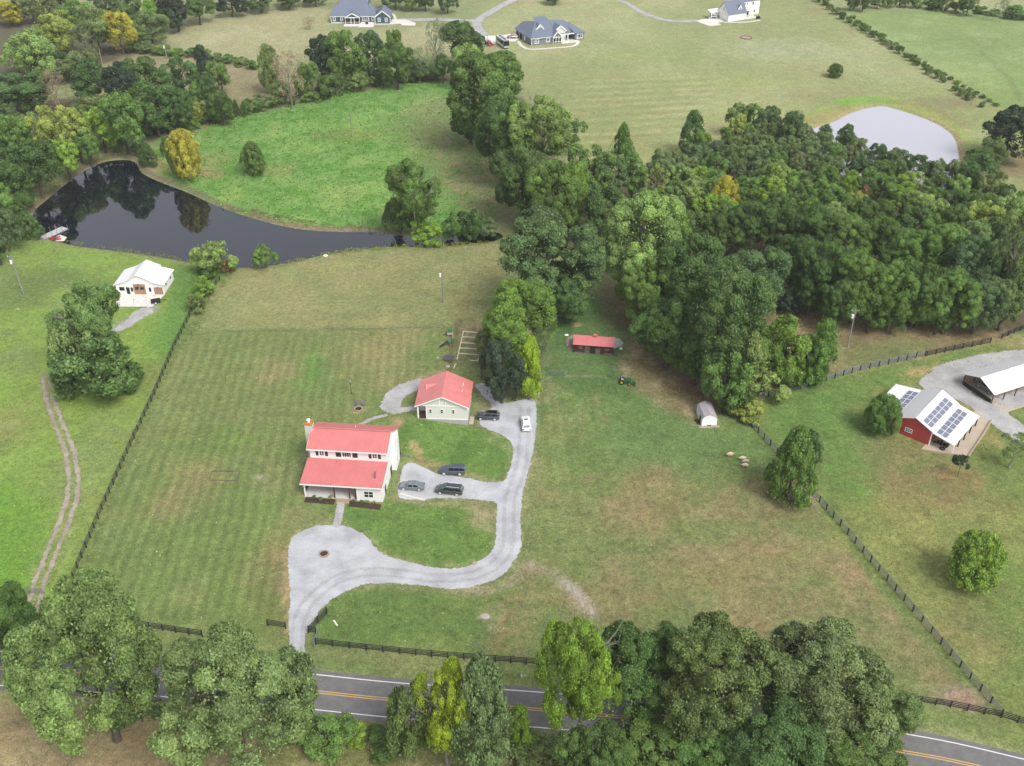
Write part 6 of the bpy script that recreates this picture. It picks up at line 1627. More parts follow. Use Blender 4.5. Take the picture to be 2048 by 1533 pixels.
car('suv', 'black SUV parked on worn gravel beside the cottage', at(976, 837), R_(176), paint('black_suv_paint', (.012, .012, .017, 1)), 4.75, 1.9, 1.66, 1.02, 1.0, .85, (-.97, -.76, .12, .42), 1.05, .36)
car('white_suv', 'white SUV with a dark sunroof facing away on the gravel drive', at(1052, 852), R_(93), paint('white_car_paint', (.8, .8, .8, 1)), 4.7, 1.9, 1.66, 1.02, 1.0, .85, (-.97, -.78, .18, .46), 1.05, .36, sunroof=True)
car('crossover', 'dark red crossover parked by the garage of the grey house', at(1025, 77), R_(190), paint('maroon_car_paint', A(120, 40, 62)), 4.7, 1.9, 1.66, 1.02, 1.0, .85, (-.97, -.78, .12, .42), 1.05, .36, group='vehicles at the far houses')
car('parked_car', 'grey car parked inside the open carport at the right edge', cs.matrix_basis @ Vector((3.2, 4.3, .05)), R_(115), paint('silver_car_paint', A(150, 152, 156)), 4.6, 1.85, 1.6, 1.0, .98, .8, (-.9, -.7, .12, .45), 1.0)
pk = car('pickup', 'dark grey pickup truck parked beside the white house at the top', at(1425, 37), R_(185), paint('pickup_paint', A(86, 96, 108)), 5.6, 2.0, 1.85, 1.15, 1.12, .95, (-.12, -.05, .34, .5), 1.1, .4, group='vehicles at the far houses')
b = MB(); b.box(-2.6, -.8, 1.0, -.5, .8, 1.16); b.build('load_bed', V_['trimk'], pk)

# motorhome
mh = thing('motorhome', 'long motorhome with a white roof and dark swooping sides at the grey house', 'motorhome', at(1005, 93), R_(-68), 'vehicles at the far houses')
prof = [(-4.6, .5), (4.2, .5), (4.6, .8), (4.6, 1.6), (4.35, 3.2), (4.1, 3.45), (-4.6, 3.45)]
m_dark = paint('motorhome_dark', A(84, 92, 88)); m_wh = paint('motorhome_white', A(236, 236, 232))
b = MB(); b.v += [(x, -1.25, z) for x, z in prof] + [(x, 1.25, z) for x, z in prof]
k = len(prof); b.f.append(tuple(range(k))); b.f.append(tuple(reversed(range(k, 2 * k)))); b.f += [((i + 1) % k, i, k + i, k + (i + 1) % k) for i in range(k)]
b.build('body', m_dark, mh)
b = MB(); b.box(-4.55, -1.2, 3.452, 4.0, 1.2, 3.52); b.build('roof', m_wh, mh)
b = MB(); b.face([(4.63, -1.1, 1.5), (4.63, 1.1, 1.5), (4.42, 1.1, 3.0), (4.42, -1.1, 3.0)]); b.build('windscreen', V_['glass'], mh)
b = MB(); b.box(4.55, -1.2, .6, 4.68, 1.2, 1.1); b.build('bumper', m_wh, mh)
for s in (-1, 1):
    b = MB(); b.slab([(-4.4, s * 1.26, .9), (3.8, s * 1.26, .9), (4.3, s * 1.26, 1.5), (0, s * 1.26, 1.5)], .02); b.build('side_swoosh', m_wh, mh)
    b = MB(); b.box(-3.5, min(s * 1.252, s * 1.27), 1.9, 3.2, max(s * 1.252, s * 1.27), 2.7); b.build('side_window', V_['glass'], mh)
    for x in (-2.6, 2.9): wheel(mh, x, s * 1.12, .48, .28, s)
for x in (-3, -1.2, .8, 2.4):
    b = MB(); b.box(x, -.35, 3.53, x + .7, .35, 3.78); b.build('roof_vent', V_['trimk'], mh)

def tractor(label, loc, rz, body, rim, s=1.0, arm=True):
    t = thing('tractor', label, 'tractor', loc, rz)
    t.scale = (s, s, s)
    b = MB(); b.box(-.2, -.35, .55, 1.35, .35, .95); b.prism([(.25, .95), (1.35, .95), (1.3, 1.22), (.3, 1.3)], -.33, .33, 'y'); o = b.build('hood', body, t); bv = o.modifiers.new('bevel', 'BEVEL'); bv.width = .05; bv.segments = 2
    b = MB(); b.box(-1.0, -.5, .5, .2, .5, .72); b.box(-1.05, -.62, .85, -.3, -.42, .98); b.box(-1.05, .42, .85, -.3, .62, .98); b.build('fender', body, t)
    b = MB(); b.box(-.8, -.24, .78, -.35, .24, .95); b.box(-.88, -.24, .95, -.74, .24, 1.4); b.build('seat', m_wh, t)
    b = MB(); b.tube((-.95, -.45, .7), (-1.0, -.45, 2.2), .04); b.tube((-.95, .45, .7), (-1.0, .45, 2.2), .04); b.tube((-1.0, -.45, 2.2), (-1.0, .45, 2.2), .04); b.build('roll_bar', V_['trimk'], t)
    b = MB(); torus(b, (.0, 0, 1.25), .18, .025, 12, 5); b.tube((.1, 0, .95), (0, 0, 1.25), .03); b.build('steering_wheel', V_['trimk'], t)
    for x, r, wd in ((-.7, .55, .32), (.95, .36, .22)):
        for sd in (-1, 1):
            w1 = MB(); w1.tube((x, sd * .62 - wd / 2, r), (x, sd * .62 + wd / 2, r), r, r, 16); o = w1.build('wheel', V_['tyre'], t)
            w2 = MB(); ys = sd * (.62 + wd / 2); w2.tube((x, ys, r), (x, ys + sd * .02, r), r * .55, r * .5, 12); w2.build('rim', rim, o)
    b = MB()
    for sd in (-1, 1): b.tube((.2, sd * .45, 1.0), (1.5, sd * .45, .75), .05); b.tube((1.5, sd * .45, .75), (1.9, sd * .45, .35), .05)
    b.build('loader_arm', body, t)
    b = MB(); b.prism([(1.85, .08), (2.35, .05), (2.3, .12), (1.95, .2), (1.9, .6), (1.82, .6)], -.75, .75, 'y'); b.build('loader_bucket', body, t)
    return t
tractor('small green tractor with yellow wheels and a front loader near the stable', at(1250, 767), R_(-10), paint('tractor_green', A(40, 128, 70)), mat('yellow_rim', A(220, 178, 60), .5))
tractor('small red tractor beside the motorhome at the far drive', at(976, 90), R_(-60), paint('tractor_red', A(188, 62, 72)), V_['rim'], 1.5)

# utility trailer on the slab of the white barn
tr = thing('trailer', 'black utility trailer on the slab of the white barn', 'trailer', at(313, 606), R_(22))
b = MB(); b.box(-1.2, -.7, .4, 1.0, .7, .5); b.box(-1.2, -.72, .5, 1.0, -.66, .8); b.box(-1.2, .66, .5, 1.0, .72, .8); b.build('bed', V_['trimk'], tr)
b = MB(); b.tube((1.0, -.5, .42), (2.4, 0, .45), .05); b.tube((1.0, .5, .42), (2.4, 0, .45), .05); b.build('drawbar', V_['trimk'], tr)
for s in (-1, 1): wheel(tr, -.2, s * .85, .32, .2, s)

# ------------------------------------------------------------ dock, kayaks, small things round the pond
dk = thing('dock', 'white floating dock with mooring posts at the left end of the dark pond', 'dock', G(85, 477), 0)
a, c = G(87, 476), G(132, 455)
u = Vector((c.x - a.x, c.y - a.y, 0)); ln = u.length; u.normalize(); n_ = Vector((-u.y, u.x, 0))
dk.rotation_euler = (0, 0, math.atan2(u.y, u.x))
b = MB()
for i in range(int(ln / .3)): b.box(i * .3, -1.3, .02, i * .3 + .28, 1.3, .12)
b.build('deck', mat('white_dock_boards', A(226, 226, 230), .7, vary=.08, scale=3), dk)
b = MB(); b.box(0, -1.3, -.3, ln, -1.2, .018); b.box(0, 1.2, -.3, ln, 1.3, .018); b.build('float', W_['silver'], dk)
pm_ = MB(); pm_.tube((.3, -1.36, -.8), (.3, -1.36, 1.5), .06, .06, 8); p0 = pm_.build('mooring_post', mat('dock_post', A(176, 150, 160), .7), dk)
for i in range(1, 9):
    q = p0.copy(); COL.objects.link(q); q.parent = dk; q.location = ((i % 5) * (ln - .5) / 4, 2.74 if i > 4 else 0, 0)
o = fill_sheet(px_poly([(108, 475), (120, 470), (134, 475), (128, 483), (112, 483)], True, False), lambda x, y: .02, concrete, 'boat_ramp', 0)
def kayak(label, loc, rz, m):
    t = thing('kayak', label, 'kayak', loc, rz, 'red kayaks by the dock')
    b = MB(); R = []
    for i in range(9):
        x = -1.5 + 3 * i / 8; w2 = .36 * math.sin(math.pi * (i + .25) / 8.5) ** .6 + .02
        R.append([(x, w2 * math.cos(q * math.pi / 4), .2 + .18 * math.sin(q * math.pi / 4) + .12 * abs(x / 1.5) ** 3) for q in range(8)])
    loft(b, R); b.build('hull', m, t, True)
    b = MB(); b.ball((0, 0, .37), .55, .22, .05); b.build('cockpit', V_['trimk'], t, True)
redk = mat('red_kayak', A(214, 48, 58), .4)
kayak('red kayak lying on the ramp beside the white dock', G(109, 477) + Vector((0, 0, .03)), .3, redk)
kayak('second red kayak nearer the grass beside the white dock', G(111, 480.5) + Vector((0, 0, .03)), .1, redk)

# ------------------------------------------------------------ utility poles and wires
pole_m = mat('weathered_pole', A(172, 172, 168), .9, vary=.15, scale=2)
def pole(label, px, pb, pt, arm=True, can=True, lean=0.0):
    base = G(px, pb); h = height_at(base, pt)
    t = thing('utility_pole', label, 'utility pole', base, 0, 'utility poles')
    b = MB(); b.tube((0, 0, -.5), (lean, 0, h), .19, .12, 10); b.build('pole', pole_m, t)
    if arm:
        b = MB(); b.box(lean - .9, -.07, h - .35, lean + .9, .05, h - .22); c_ = b.build('crossarm', pole_m, t)
        for x in (-.8, .8):
            q = MB(); q.tube((lean + x, 0, h - .22), (lean + x, 0, h + .02), .05, .04, 6); q.build('insulator', W_['trim'], c_)
    if can:
        b = MB(); b.tube((lean - .38, 0, h - 2.1), (lean - .38, 0, h - 1.2), .26, .26, 12); b.build('transformer', W_['trim'], t)
    return base + Vector((lean, 0, h - .1))
pA = pole('grey utility pole with a white transformer in the left pasture', 47, 588, 512, lean=-.3)
pB = pole('grey utility pole with a lamp head in the farmhouse lawn', 886, 606, 538, False)
pC = pole('tall utility pole with transformer below the big wood', 1695, 695, 620)
pD = pole('pale utility pole alone in the bright green pasture', 704, 272, 217, False, False)
pE = pole('utility pole with transformer at the hedge across the left field', 334, 118, 86, False)
pF = pole('utility pole at the edge of the top left wood', 205, 130, 96, False, False)
pG = pole('utility pole at the head of the upper left field', 420, 27, -8, False, False)
def wire(label, a, c, sag=1.0, r=.012):
    b = MB(); n = 14; last = None
    for i in range(n + 1):
        s = i / n; p = a.lerp(c, s) - Vector((0, 0, 4 * sag * s * (1 - s)))
        if last is not None: b.tube(last, p, r, r, 4)
        last = p
    tag(b.build('power_line', V_['trimk']), label, 'power line', 'overhead wires')
wire('thin overhead wire crossing the dark pond to the pasture pole', pA, pD, 2.5)
wire('thin overhead wire from the pasture pole towards the upper left field', pD, pE, 2.5)
wire('thin overhead wire between the two poles of the upper left field', pE, pF, 1.2)

# ------------------------------------------------------------ fences
fblack = mat('black_fence_boards', A(58, 60, 68), .55, vary=.18, scale=1.5, spec=.5)
fgrey = mat('sky_lit_weathered_boards', A(150, 155, 168), .5, vary=.2, scale=1.5, spec=.5)  # weathered rails; the sky caught on their tops is mixed into this pale grey
wire_m = mat('fence_wire', A(150, 150, 146), .5, metal=.5)
def fence(label, pts, rails=4, h=1.35, sp=2.44, m=None, mr=None, pw=.16, name='board_fence', cat='fence', group='black board fences', wires=False):
    m = m or fblack; mr = mr or m
    P = [G(*p) for p in pts]
    t = thing(name, label, cat, P[0], 0, group)
    o0 = P[0]
    posts = []
    for a, c in zip(P, P[1:]):
        k = max(1, round((c - a).length / sp))
        posts += [a.lerp(c, i / k) for i in range(k)]
    posts.append(P[-1])
    pb_ = MB(); pb_.box(-pw / 2, -pw / 2, -.4, pw / 2, pw / 2, h + .08)
    first = None
    for i, p in enumerate(posts):
        p = Vector((p.x, p.y, float(hgt(p.x, p.y))))
        d = posts[min(i + 1, len(posts) - 1)] - posts[max(i - 1, 0)]
        if first is None: q = first = pb_.build('post', m, t)
        else:
            q = first.copy(); COL.objects.link(q); q.parent = t
        q.location = p - o0; q.rotation_euler = (0, 0, math.atan2(d.y, d.x))
    for r in range(rails):
        z = .28 + (h - .36) * r / max(1, rails - 1)
        b = MB()
        for a, c in zip(posts, posts[1:]):
            a = Vector((a.x, a.y, float(hgt(a.x, a.y)))) - o0; c = Vector((c.x, c.y, float(hgt(c.x, c.y)))) - o0
            if wires:
                b.tube(a + Vector((0, 0, z)), c + Vector((0, 0, z)), .01, .01, 4)
            else:
                d = (c - a).normalized(); n1 = Vector((-d.y, d.x, 0)) * (pw / 2 + .002); n2 = Vector((-d.y, d.x, 0)) * (pw / 2 + .034)
                b.slab([a + n1 + Vector((0, 0, z + .07)), c + n1 + Vector((0, 0, z + .07)), c + n2 + Vector((0, 0, z + .07)), a + n2 + Vector((0, 0, z + .07))], .14)
        b.build('wire' if wires else 'rail', mr, t)
    return t
fence('long black board fence between the left pasture and the farmhouse lawn', [(147, 1158), (205, 1020), (262, 893), (310, 790), (352, 690), (385, 625), (440, 562)], 3)
fence('black board fence along the road right of the driveway mouth', [(632, 1290), (800, 1308), (960, 1322), (1240, 1342)], 4)
fence('short black fence piece along the road left of the driveway', [(230, 1246), (300, 1258), (405, 1274)], 4)
fence('black fence stub at the left side of the driveway mouth', [(536, 1252), (572, 1258)], 4)
fence('short angled black fence wing beside the driveway', [(654, 1228), (618, 1266), (632, 1268)], 4, 1.5)
fence('diagonal black board fence on the right of the big paddock', [(1492, 842), (1540, 892), (1625, 990), (1680, 1052), (1790, 1182), (1900, 1312), (2002, 1432)], 4, 1.4, 2.44, fblack, fgrey)
fence('black board fence running from the yellow bush up to the gate', [(1515, 799), (1600, 778), (1720, 742), (1850, 712)], 4, 1.4, 2.44, fblack, fgrey)
fence('darker upper end of the fence below the big wood, by the gate', [(1853, 713), (1925, 698), (1980, 687)], 4, 1.4)
fence('black fence along the road at the bottom right corner', [(1812, 1402), (1900, 1415), (2002, 1436), (2100, 1466)], 4)
fence('black fence piece right of the gate near the right edge', [(2003, 678), (2040, 662), (2080, 648)], 4, 1.3)
fence('weathered fence at the corner of the mown far field', [(1130, 276), (1160, 284)], 3, 1.2, 2.4, pole_m, None, .14, group='grey wooden fences')
fence('row of thin posts with wire across the farmhouse lawn', [(452, 668), (600, 663), (760, 659), (880, 658)], 3, 1.2, 3.6, pole_m, wire_m, .09, 'wire_fence', group='wire fences', wires=True)
fence('thin wire fence along the right side of the gravel drive', [(1092, 770), (1086, 840), (1070, 980), (1062, 1100), (1046, 1215), (1028, 1316)], 2, 1.1, 9.5, pole_m, wire_m, .11, 'wire_fence', group='wire fences', wires=True)
fence('thin wire fence left of the stable paddock', [(1084, 756), (1180, 752), (1245, 757), (1318, 770), (1400, 800)], 2, 1.1, 5, pole_m, wire_m, .1, 'wire_fence', group='wire fences', wires=True)
fence('thin wire fence on top of the pond dam', [(590, 531), (660, 524), (740, 517), (860, 502)], 2, 1.1, 7, pole_m, wire_m, .09, 'wire_fence', group='wire fences', wires=True)
fence('wire fence along the foot of the big wood', [(1600, 612), (1660, 634), (1760, 655), (1860, 676)], 3, 1.4, 5, pole_m, wire_m, .13, 'wire_fence', group='wire fences', wires=True)
def gate(label, a, c, h=1.2, m=None):
    a, c = G(*a), G(*c)
    t = thing('gate', label, 'gate', a, math.atan2(c.y - a.y, c.x - a.x), 'farm gates')
    L = (c - a).length
    b = MB(); b.tube((0, 0, .2), (0, 0, h), .04); b.tube((L, 0, .2), (L, 0, h), .04); b.tube((0, 0, h), (L, 0, h), .035); b.tube((0, 0, .2), (L, 0, .2), .035); b.build('frame', m or W_['silver'], t)
    b = MB()
    for i in range(1, 4): b.tube((0, 0, .2 + (h - .2) * i / 4), (L, 0, .2 + (h - .2) * i / 4), .025)
    b.build('bar', m or W_['silver'], t)
gate('silver metal gate across the dirt track on the left', (40, 1186), (86, 1188))
gate('green grey metal gate standing open below the big wood', (1951, 668), (1979, 684))
gate('grey metal gate at the corner of the roadside fence', (628, 1296), (637, 1268), 1.3)
gate('metal tube gate near the stable and the lime tree', (1101, 751), (1127, 750))

# ------------------------------------------------------------ animals
def beast(name, label, cat, loc, rz, s, m, sheep=True, group=None):
    """one continuous body grown along a skeleton; +x is forward"""
    V = [(-.42, 0, .62), (-.1, 0, .64), (.28, 0, .66), (.5, 0, .72 if not sheep else .66), (.66, 0, .78 if not sheep else .6), (.82, 0, .7 if not sheep else .5)]
    Rr_ = [.3, .36, .32, .19, .14, .09] if sheep else [.14, .15, .18, .11, .11, .06]
    E = [(i, i + 1) for i in range(5)]
    for (x, y, j) in ((-.4, .13, 0), (-.4, -.13, 0), (.3, .13, 2), (.3, -.13, 2)):
        b_ = len(V)
        hk = -.06 if x < 0 else .03
        V += [(x + .02, y, .45), (x + hk, y, .24), (x, y, .02)]
        Rr_ += [.09, .05, .04]; E += [(j, b_), (b_, b_ + 1), (b_ + 1, b_ + 2)]
    b_ = len(V); V += [(-.62, 0, .6), (-.78, 0, .5 if sheep else .62)]; Rr_ += [.06, .04]; E += [(0, b_), (b_, b_ + 1)]
    for sy in (-1, 1):
        b_ = len(V); V.append((.62, sy * .16, .84 if not sheep else .64)); Rr_.append(.035); E.append((4, b_))
    me = bpy.data.meshes.new(name); me.from_pydata([tuple(q * s for q in v) for v in V], E, [])
    me.materials.append(m)
    o = bpy.data.objects.new(name, me); COL.objects.link(o)
    sk = o.modifiers.new('skin', 'SKIN'); su = o.modifiers.new('smooth', 'SUBSURF'); su.levels = su.render_levels = 2
    for i, q in enumerate(me.skin_vertices[0].data):
        q.radius = (Rr_[i] * s, Rr_[i] * s); q.use_root = (i == 0)
    o.location = loc; o.rotation_euler = (0, 0, rz)
    return tag(o, label, cat, group)
wool = mat('cream_wool', (.6, .5, .36, 1), .95, vary=.12, scale=5, bump=.4); wool2 = mat('tan_wool', (.46, .37, .25, 1), .95, vary=.12, scale=5, bump=.4); white_fur = mat('white_fur', (.75, .72, .62, 1), .9, vary=.05, scale=5)
for px, py, rz, m, l in ((1460, 913, 195, wool, 'cream sheep grazing apart, left of the other three'), (1485, 921, 190, wool, 'cream sheep at the back of the group of three'), (1491, 927, 198, wool2, 'tan sheep in the middle of the group of three'), (1490, 935, 182, wool, 'cream sheep at the front of the group of three')):
    beast('sheep', l, 'sheep', G(px, py), R_(rz), 1.05, m, True, 'sheep grazing in the paddock')
beast('dog', 'big white dog standing at the top edge of the gravel drive', 'dog', G(1074, 792), R_(215), 1.0, white_fur, False)
for px, py, l in ((1138, 672, 'white hen shaped bird on the grass left of the stable'), (1192, 683.5, 'white bird on the gravel right of the stable')):
    pass

# ------------------------------------------------------------ small things in the yards
def log_ring(label, px, py, r, n, m, inner=None, cat='fire pit', name='fire_pit'):
    c = G(px, py); t = thing(name, label, cat, c)
    b = MB(); rr = random.Random(3)
    for i in range(n):
        a = 2 * math.pi * i / n
        M = Matrix.Translation((r * math.cos(a), r * math.sin(a), .1)) @ Matrix.Rotation(a + rr.uniform(-.2, .2), 4, 'Z')
        q = .8 * math.pi * r / n
        b.box(-.12, -q, -.1, .12, q, .12 + rr.uniform(0, .06), M)
    b.build('ring', m, t)
    b = MB(); b.tube((0, 0, .0), (0, 0, .08), r * .95, r * .9, 20); b.build('filling', inner or W_['mulch'], t)
    return t
log_ring('round dark planting bed ringed with stone in the gravel circle', 648, 1109, .78, 18, W_['tan_stone'], None, 'flower bed', 'ringed_bed')
log_ring('stone fire pit on the lawn left of the cottage', 717, 819, .8, 12, W_['tan_stone'], W_['dark'])
grey_pl = mat('grey_chair_boards', A(128, 132, 136), .7)
for px, py, rz, l in ((713, 811, 80, 'grey garden chair left of the other behind the fire pit'), (726, 811, 110, 'grey garden chair right of the other behind the fire pit')):
    t = thing('garden_chair', l, 'chair', G(px, py), R_(rz + 180), 'chairs at the fire pit')
    b = MB(); b.box(-.3, -.32, .3, .3, .32, .36); b.build('seat', grey_pl, t)
    b = MB(); b.slab([(-.3, -.32, .36), (-.3, .32, .36), (-.62, .3, 1.05), (-.62, -.3, 1.05)], .05); b.build('backrest', grey_pl, t)
    for x in (-.28, .24):
        for y in (-.32, .27):
            b = MB(); b.box(x, y, 0, x + .06, y + .05, .3 if x < 0 else .55); b.build('leg', grey_pl, t)
lp = thing('lamp_post', 'thin dark lamp post on the lawn above the fire pit', 'lamp post', G(703, 789))
b = MB(); b.tube((0, 0, -.2), (0, 0, 3.0), .06, .05, 8); b.build('post', V_['trimk'], lp)
b = MB(); b.tube((0, 0, 3.0), (0, 0, 3.3), .12, .16, 8); b.tube((0, 0, 3.3), (0, 0, 3.42), .2, .04, 8); b.build('lantern', W_['silver'], lp)
# raised bed frames
timber = mat('pale_timber', (.6, .55, .44, 1), .8, vary=.15, scale=3)
gf = thing('vegetable_bed', 'pale timber frames of a vegetable garden beside the blackish tree', 'garden bed', G(945, 700))
def plank(mb, a, c, o, wd=.17, ht=.22):
    a, c = G(*a) - o, G(*c) - o
    d = (c - a).normalized(); n = Vector((-d.y, d.x, 0)) * wd / 2
    mb.slab([a + n + Vector((0, 0, ht)), a - n + Vector((0, 0, ht)), c - n + Vector((0, 0, ht)), c + n + Vector((0, 0, ht))], ht)
for a, c in (((927, 664), (969, 668)), ((925, 675), (966, 678)), ((922, 686), (963, 690)), ((918, 697), (961, 700)), ((916, 708), (958, 711)), ((940, 722), (956, 723))):
    b = MB(); plank(b, a, c, gf.location); b.build('cross_board', timber, gf)
for a, c in (((927, 664), (914, 720)), ((959, 711), (956, 723))):
    b = MB(); plank(b, a, c, gf.location); b.build('side_board', timber, gf)
gf2 = thing('vegetable_bed', 'weathered square timber frame on the lawn left of the farmhouse', 'garden bed', G(450, 952))
for a, c in (((425, 943), (480, 943)), ((418, 961), (474, 962)), ((425, 943), (418, 961)), ((480, 943), (474, 962))):
    b = MB(); plank(b, a, c, gf2.location, .12, .15); b.build('side_board', W_['old_grey'], gf2)
teal_m = mat('teal_plastic', A(74, 150, 128), .5)
sw = thing('play_slide', 'green play slide by the garden path above the cottage', 'slide', G(897, 693), R_(200))
b = MB(); b.slab([(0, -.3, 1.5), (0, .3, 1.5), (2.2, .3, .2), (2.2, -.3, .2)], .06); b.build('chute', V_['trimk'], sw)
b = MB(); b.box(-.9, -.5, 1.4, 0, .5, 1.5); b.box(-.9, -.5, 1.5, -.85, .5, 2.1); b.build('platform', teal_m, sw)
for x in (-.88, -.1):
    for y in (-.48, .42):
        b = MB(); b.box(x, y, 0, x + .08, y + .08, 1.4); b.build('leg', W_['cedar'], sw)
pt = thing('play_tower', 'small green roofed play tower beside the garden path', 'play tower', G(901, 674))
b = MB(); b.prism([(-.7, 1.7), (.7, 1.7), (0, 2.3)], -.6, .6, 'y'); b.build('roof', mat('green_canopy', A(96, 160, 96), .6), pt)
b = MB(); b.box(-.6, -.5, .9, .6, .5, 1.0); b.build('platform', timber, pt)
for x in (-.6, .52):
    for y in (-.5, .42):
        b = MB(); b.box(x, y, 0, x + .08, y + .08, 1.7); b.build('leg', timber, pt)
# coop, boards and odds
cp_ = thing('wood_pile', 'dark covered wood pile with pale logs behind the cottage', 'wood pile', G(897, 722), R_(-15))
b = MB(); b.slab([(-1.2, -.8, .7), (1.0, -.8, .7), (1.2, .8, .95), (-1.0, .8, .95)], .08); b.build('cover', mat('grey_tarp', A(98, 102, 108), .6), cp_)
b = MB()
for i in range(9): b.tube((-1.0 + .22 * i, -.75, .2 + .16 * (i % 3)), (-.95 + .22 * i, .6, .2 + .16 * (i % 3)), .11, .11, 8)
b.build('log', W_['wood'], cp_)
rock_m = mat('pale_rock', A(206, 198, 186), .9, vary=.15, scale=3, bump=.3)
def rock(label, px, py, r, m=None, z=.5, name='rock', cat='rock'):
    b = MB(); b.ball((0, 0, r * z * .6), r, r * .8, r * z, 9, 6)
    rr = random.Random(int(px)); b.v = [(x * rr.uniform(.85, 1.15), y * rr.uniform(.85, 1.15), zz) for x, y, zz in b.v]
    o = b.build(name, m or rock_m); o.location = G(px, py); return tag(o, label, cat, 'loose stones')
rock('pale boulder beside the wood pile behind the cottage', 896, 735, .55); rock('white round stone left of the wood pile', 875, 717, .4)
rock('tan boulder at the inner bend of the gravel drive', 949, 1128, .5, W_['tan_stone']); rock('flat pale stone slab on the front lawn near the wire fence', 970, 1234, .8, rock_m, .15)
rock('small pale stone on the lawn below the left utility pole', 36, 620, .4); rock('white stone on the pond dam among the yellow flowers', 651, 512, .7, W_['trim'], .2)
rock('white stone left of the stable', 1133, 671, .5, W_['trim'], .3); rock('white tub at the right corner of the stable', 1242, 699, .4, W_['trim'], .8)
def board(label, a, c, wd=.25, m=None, name='plank'):
    b = MB(); o = G(*a); plank(b, a, c, o, wd, .08); q = b.build(name, m or timber); q.location = o; return tag(q, label, 'plank', 'loose boards')
board('pale board lying in the grass behind the driveway fence', (667, 1241), (675, 1252)); board('pale board leaning by the wood pile behind the cottage', (912, 728), (907, 737), .2)
board('long weathered beam lying behind the farmhouse', (802, 912), (821, 914), .5, W_['old_grey'])
board('timber edging along the top lawn of the cottage yard', (945, 855), (972, 857), .3, W_['old_grey']); board('timber edging below the sedan at the gravel edge', (800, 988), (850, 1001), .25, timber)
# mailbox by the road
mbx = thing('mailbox', 'black mailbox on a white post at the driveway mouth by the road', 'mailbox', G(621, 1333), R_(100))
b = MB(); b.box(-.07, -.07, -.2, .07, .07, 1.0); b.build('post', W_['trim'], mbx)
b = MB(); b.prism([(-.16, 1.0), (.16, 1.0), (.16, 1.2), (.1, 1.32), (0, 1.36), (-.1, 1.32), (-.16, 1.2)], -.4, .4, 'y'); b.box(-.75, -.3, .75, -.2, .3, 1.05); b.build('box', V_['trimk'], mbx)
b = MB(); b.box(-.15, -.34, 1.362, .15, .34, 1.38); b.build('lid', W_['trim'], mbx)
mk = thing('marker_post', 'white utility marker on the verge right of the feathery tree', 'marker post', G(1043, 1354))
b = MB(); b.box(-.12, -.12, -.1, .12, .12, .9); b.build('post', W_['trim'], mk); b = MB(); b.box(-.16, -.16, .9, .16, .16, 1.05); b.build('cap', W_['silver'], mk)
bin_ = thing('trash_bin', 'dark grey wheeled bin beside the rear corner of the farmhouse', 'bin', G(799, 914))
b = MB(); b.prism([(-.28, 0), (.28, 0), (.33, 1.0), (-.33, 1.0)], -.3, .3, 'y'); b.build('body', mat('grey_bin', A(86, 94, 100), .5), bin_); b = MB(); b.slab([(-.36, -.34, 1.08), (.36, -.34, 1.08), (.36, .34, 1.02), (-.36, .34, 1.02)], .06); b.build('lid', V_['trimk'], bin_)
# blue bicycle-like play thing under the lime tree
tk_ = thing('tricycle', 'small blue tricycle on the gravel below the lime green tree', 'tricycle', G(1029, 800), R_(60))
bl_m = mat('blue_toy_paint', A(92, 104, 160), .4)
for x, y, r in ((.45, 0, .28), (-.4, .3, .2), (-.4, -.3, .2)):
    b = MB(); b.tube((x, y - .04, r), (x, y + .04, r), r, r, 14); b.build('wheel', V_['tyre'], tk_)
b = MB(); b.tube((.45, 0, .28), (.3, 0, .8), .04); b.tube((.35, 0, .6), (-.4, 0, .3), .05); b.tube((-.4, -.3, .2), (-.4, .3, .2), .03); b.tube((.3, -.25, .82), (.3, .25, .82), .03); b.build('frame', bl_m, tk_)
b = MB(); b.ball((-.25, 0, .5), .16, .14, .06); b.build('seat', V_['trimk'], tk_)
for i, (px, py) in enumerate([(1393, 842), (1397, 847), (1406, 848), (1418, 851)]):
    b = MB(); torus(b, (0, 0, .1), .33, .12); o = b.build('tyre', W_['black'], None, True); o.location = G(px, py)
    tag(o, ['black tyre at the left front of the white shed, farthest left', 'black tyre second from the left in front of the white shed', 'black tyre third from the left in front of the white shed', 'black tyre farthest right in front of the white shed'][i], 'tyre', 'tyres in front of the white shed')
# patio furniture at the far houses
for px, py, l in ((719, 47, 'dark patio chair at the left on the slab of the blue house'), (734, 49, 'dark patio sofa at the right on the slab of the blue house')):
    t = thing('patio_seat', l, 'chair', G(px, py) + Vector((0, 0, .1)), R_(20)); b = MB(); b.box(-.6, -.4, 0, .6, .4, .45); b.build('seat', V_['trimk'], t); b = MB(); b.box(-.6, .3, .45, .6, .42, .9); b.build('backrest', V_['trimk'], t)
g_ = thing('grill', 'black grill on the patio corner of the white house', 'grill', G(1516, 38) + Vector((0, 0, .08)), R_(27)); b = MB(); b.box(-.9, -.4, .1, .9, .4, .9); b.build('cabinet', V_['trimk'], g_); b = MB(); b.tube((-.5, 0, .95), (.5, 0, .95), .3, .3, 10); b.build('hood', V_['trimk'], g_)
fp2 = log_ring('wide stone fire ring in the field of the white house', 1492, 76, 2.4, 16, W_['old_grey'], dirt_plain); fp2.location.z += .01
wc = thing('wire_cage', 'grey wire cage of posts at the wood edge behind the white shed', 'pen', G(1402, 783), R_(-30))
for x, y in ((-.8, -.5), (.8, -.5), (.8, .5), (-.8, .5)):
    b = MB(); b.tube((x, y, -.1), (x, y, 1.5), .05, .05, 6); b.build('post', pole_m, wc)
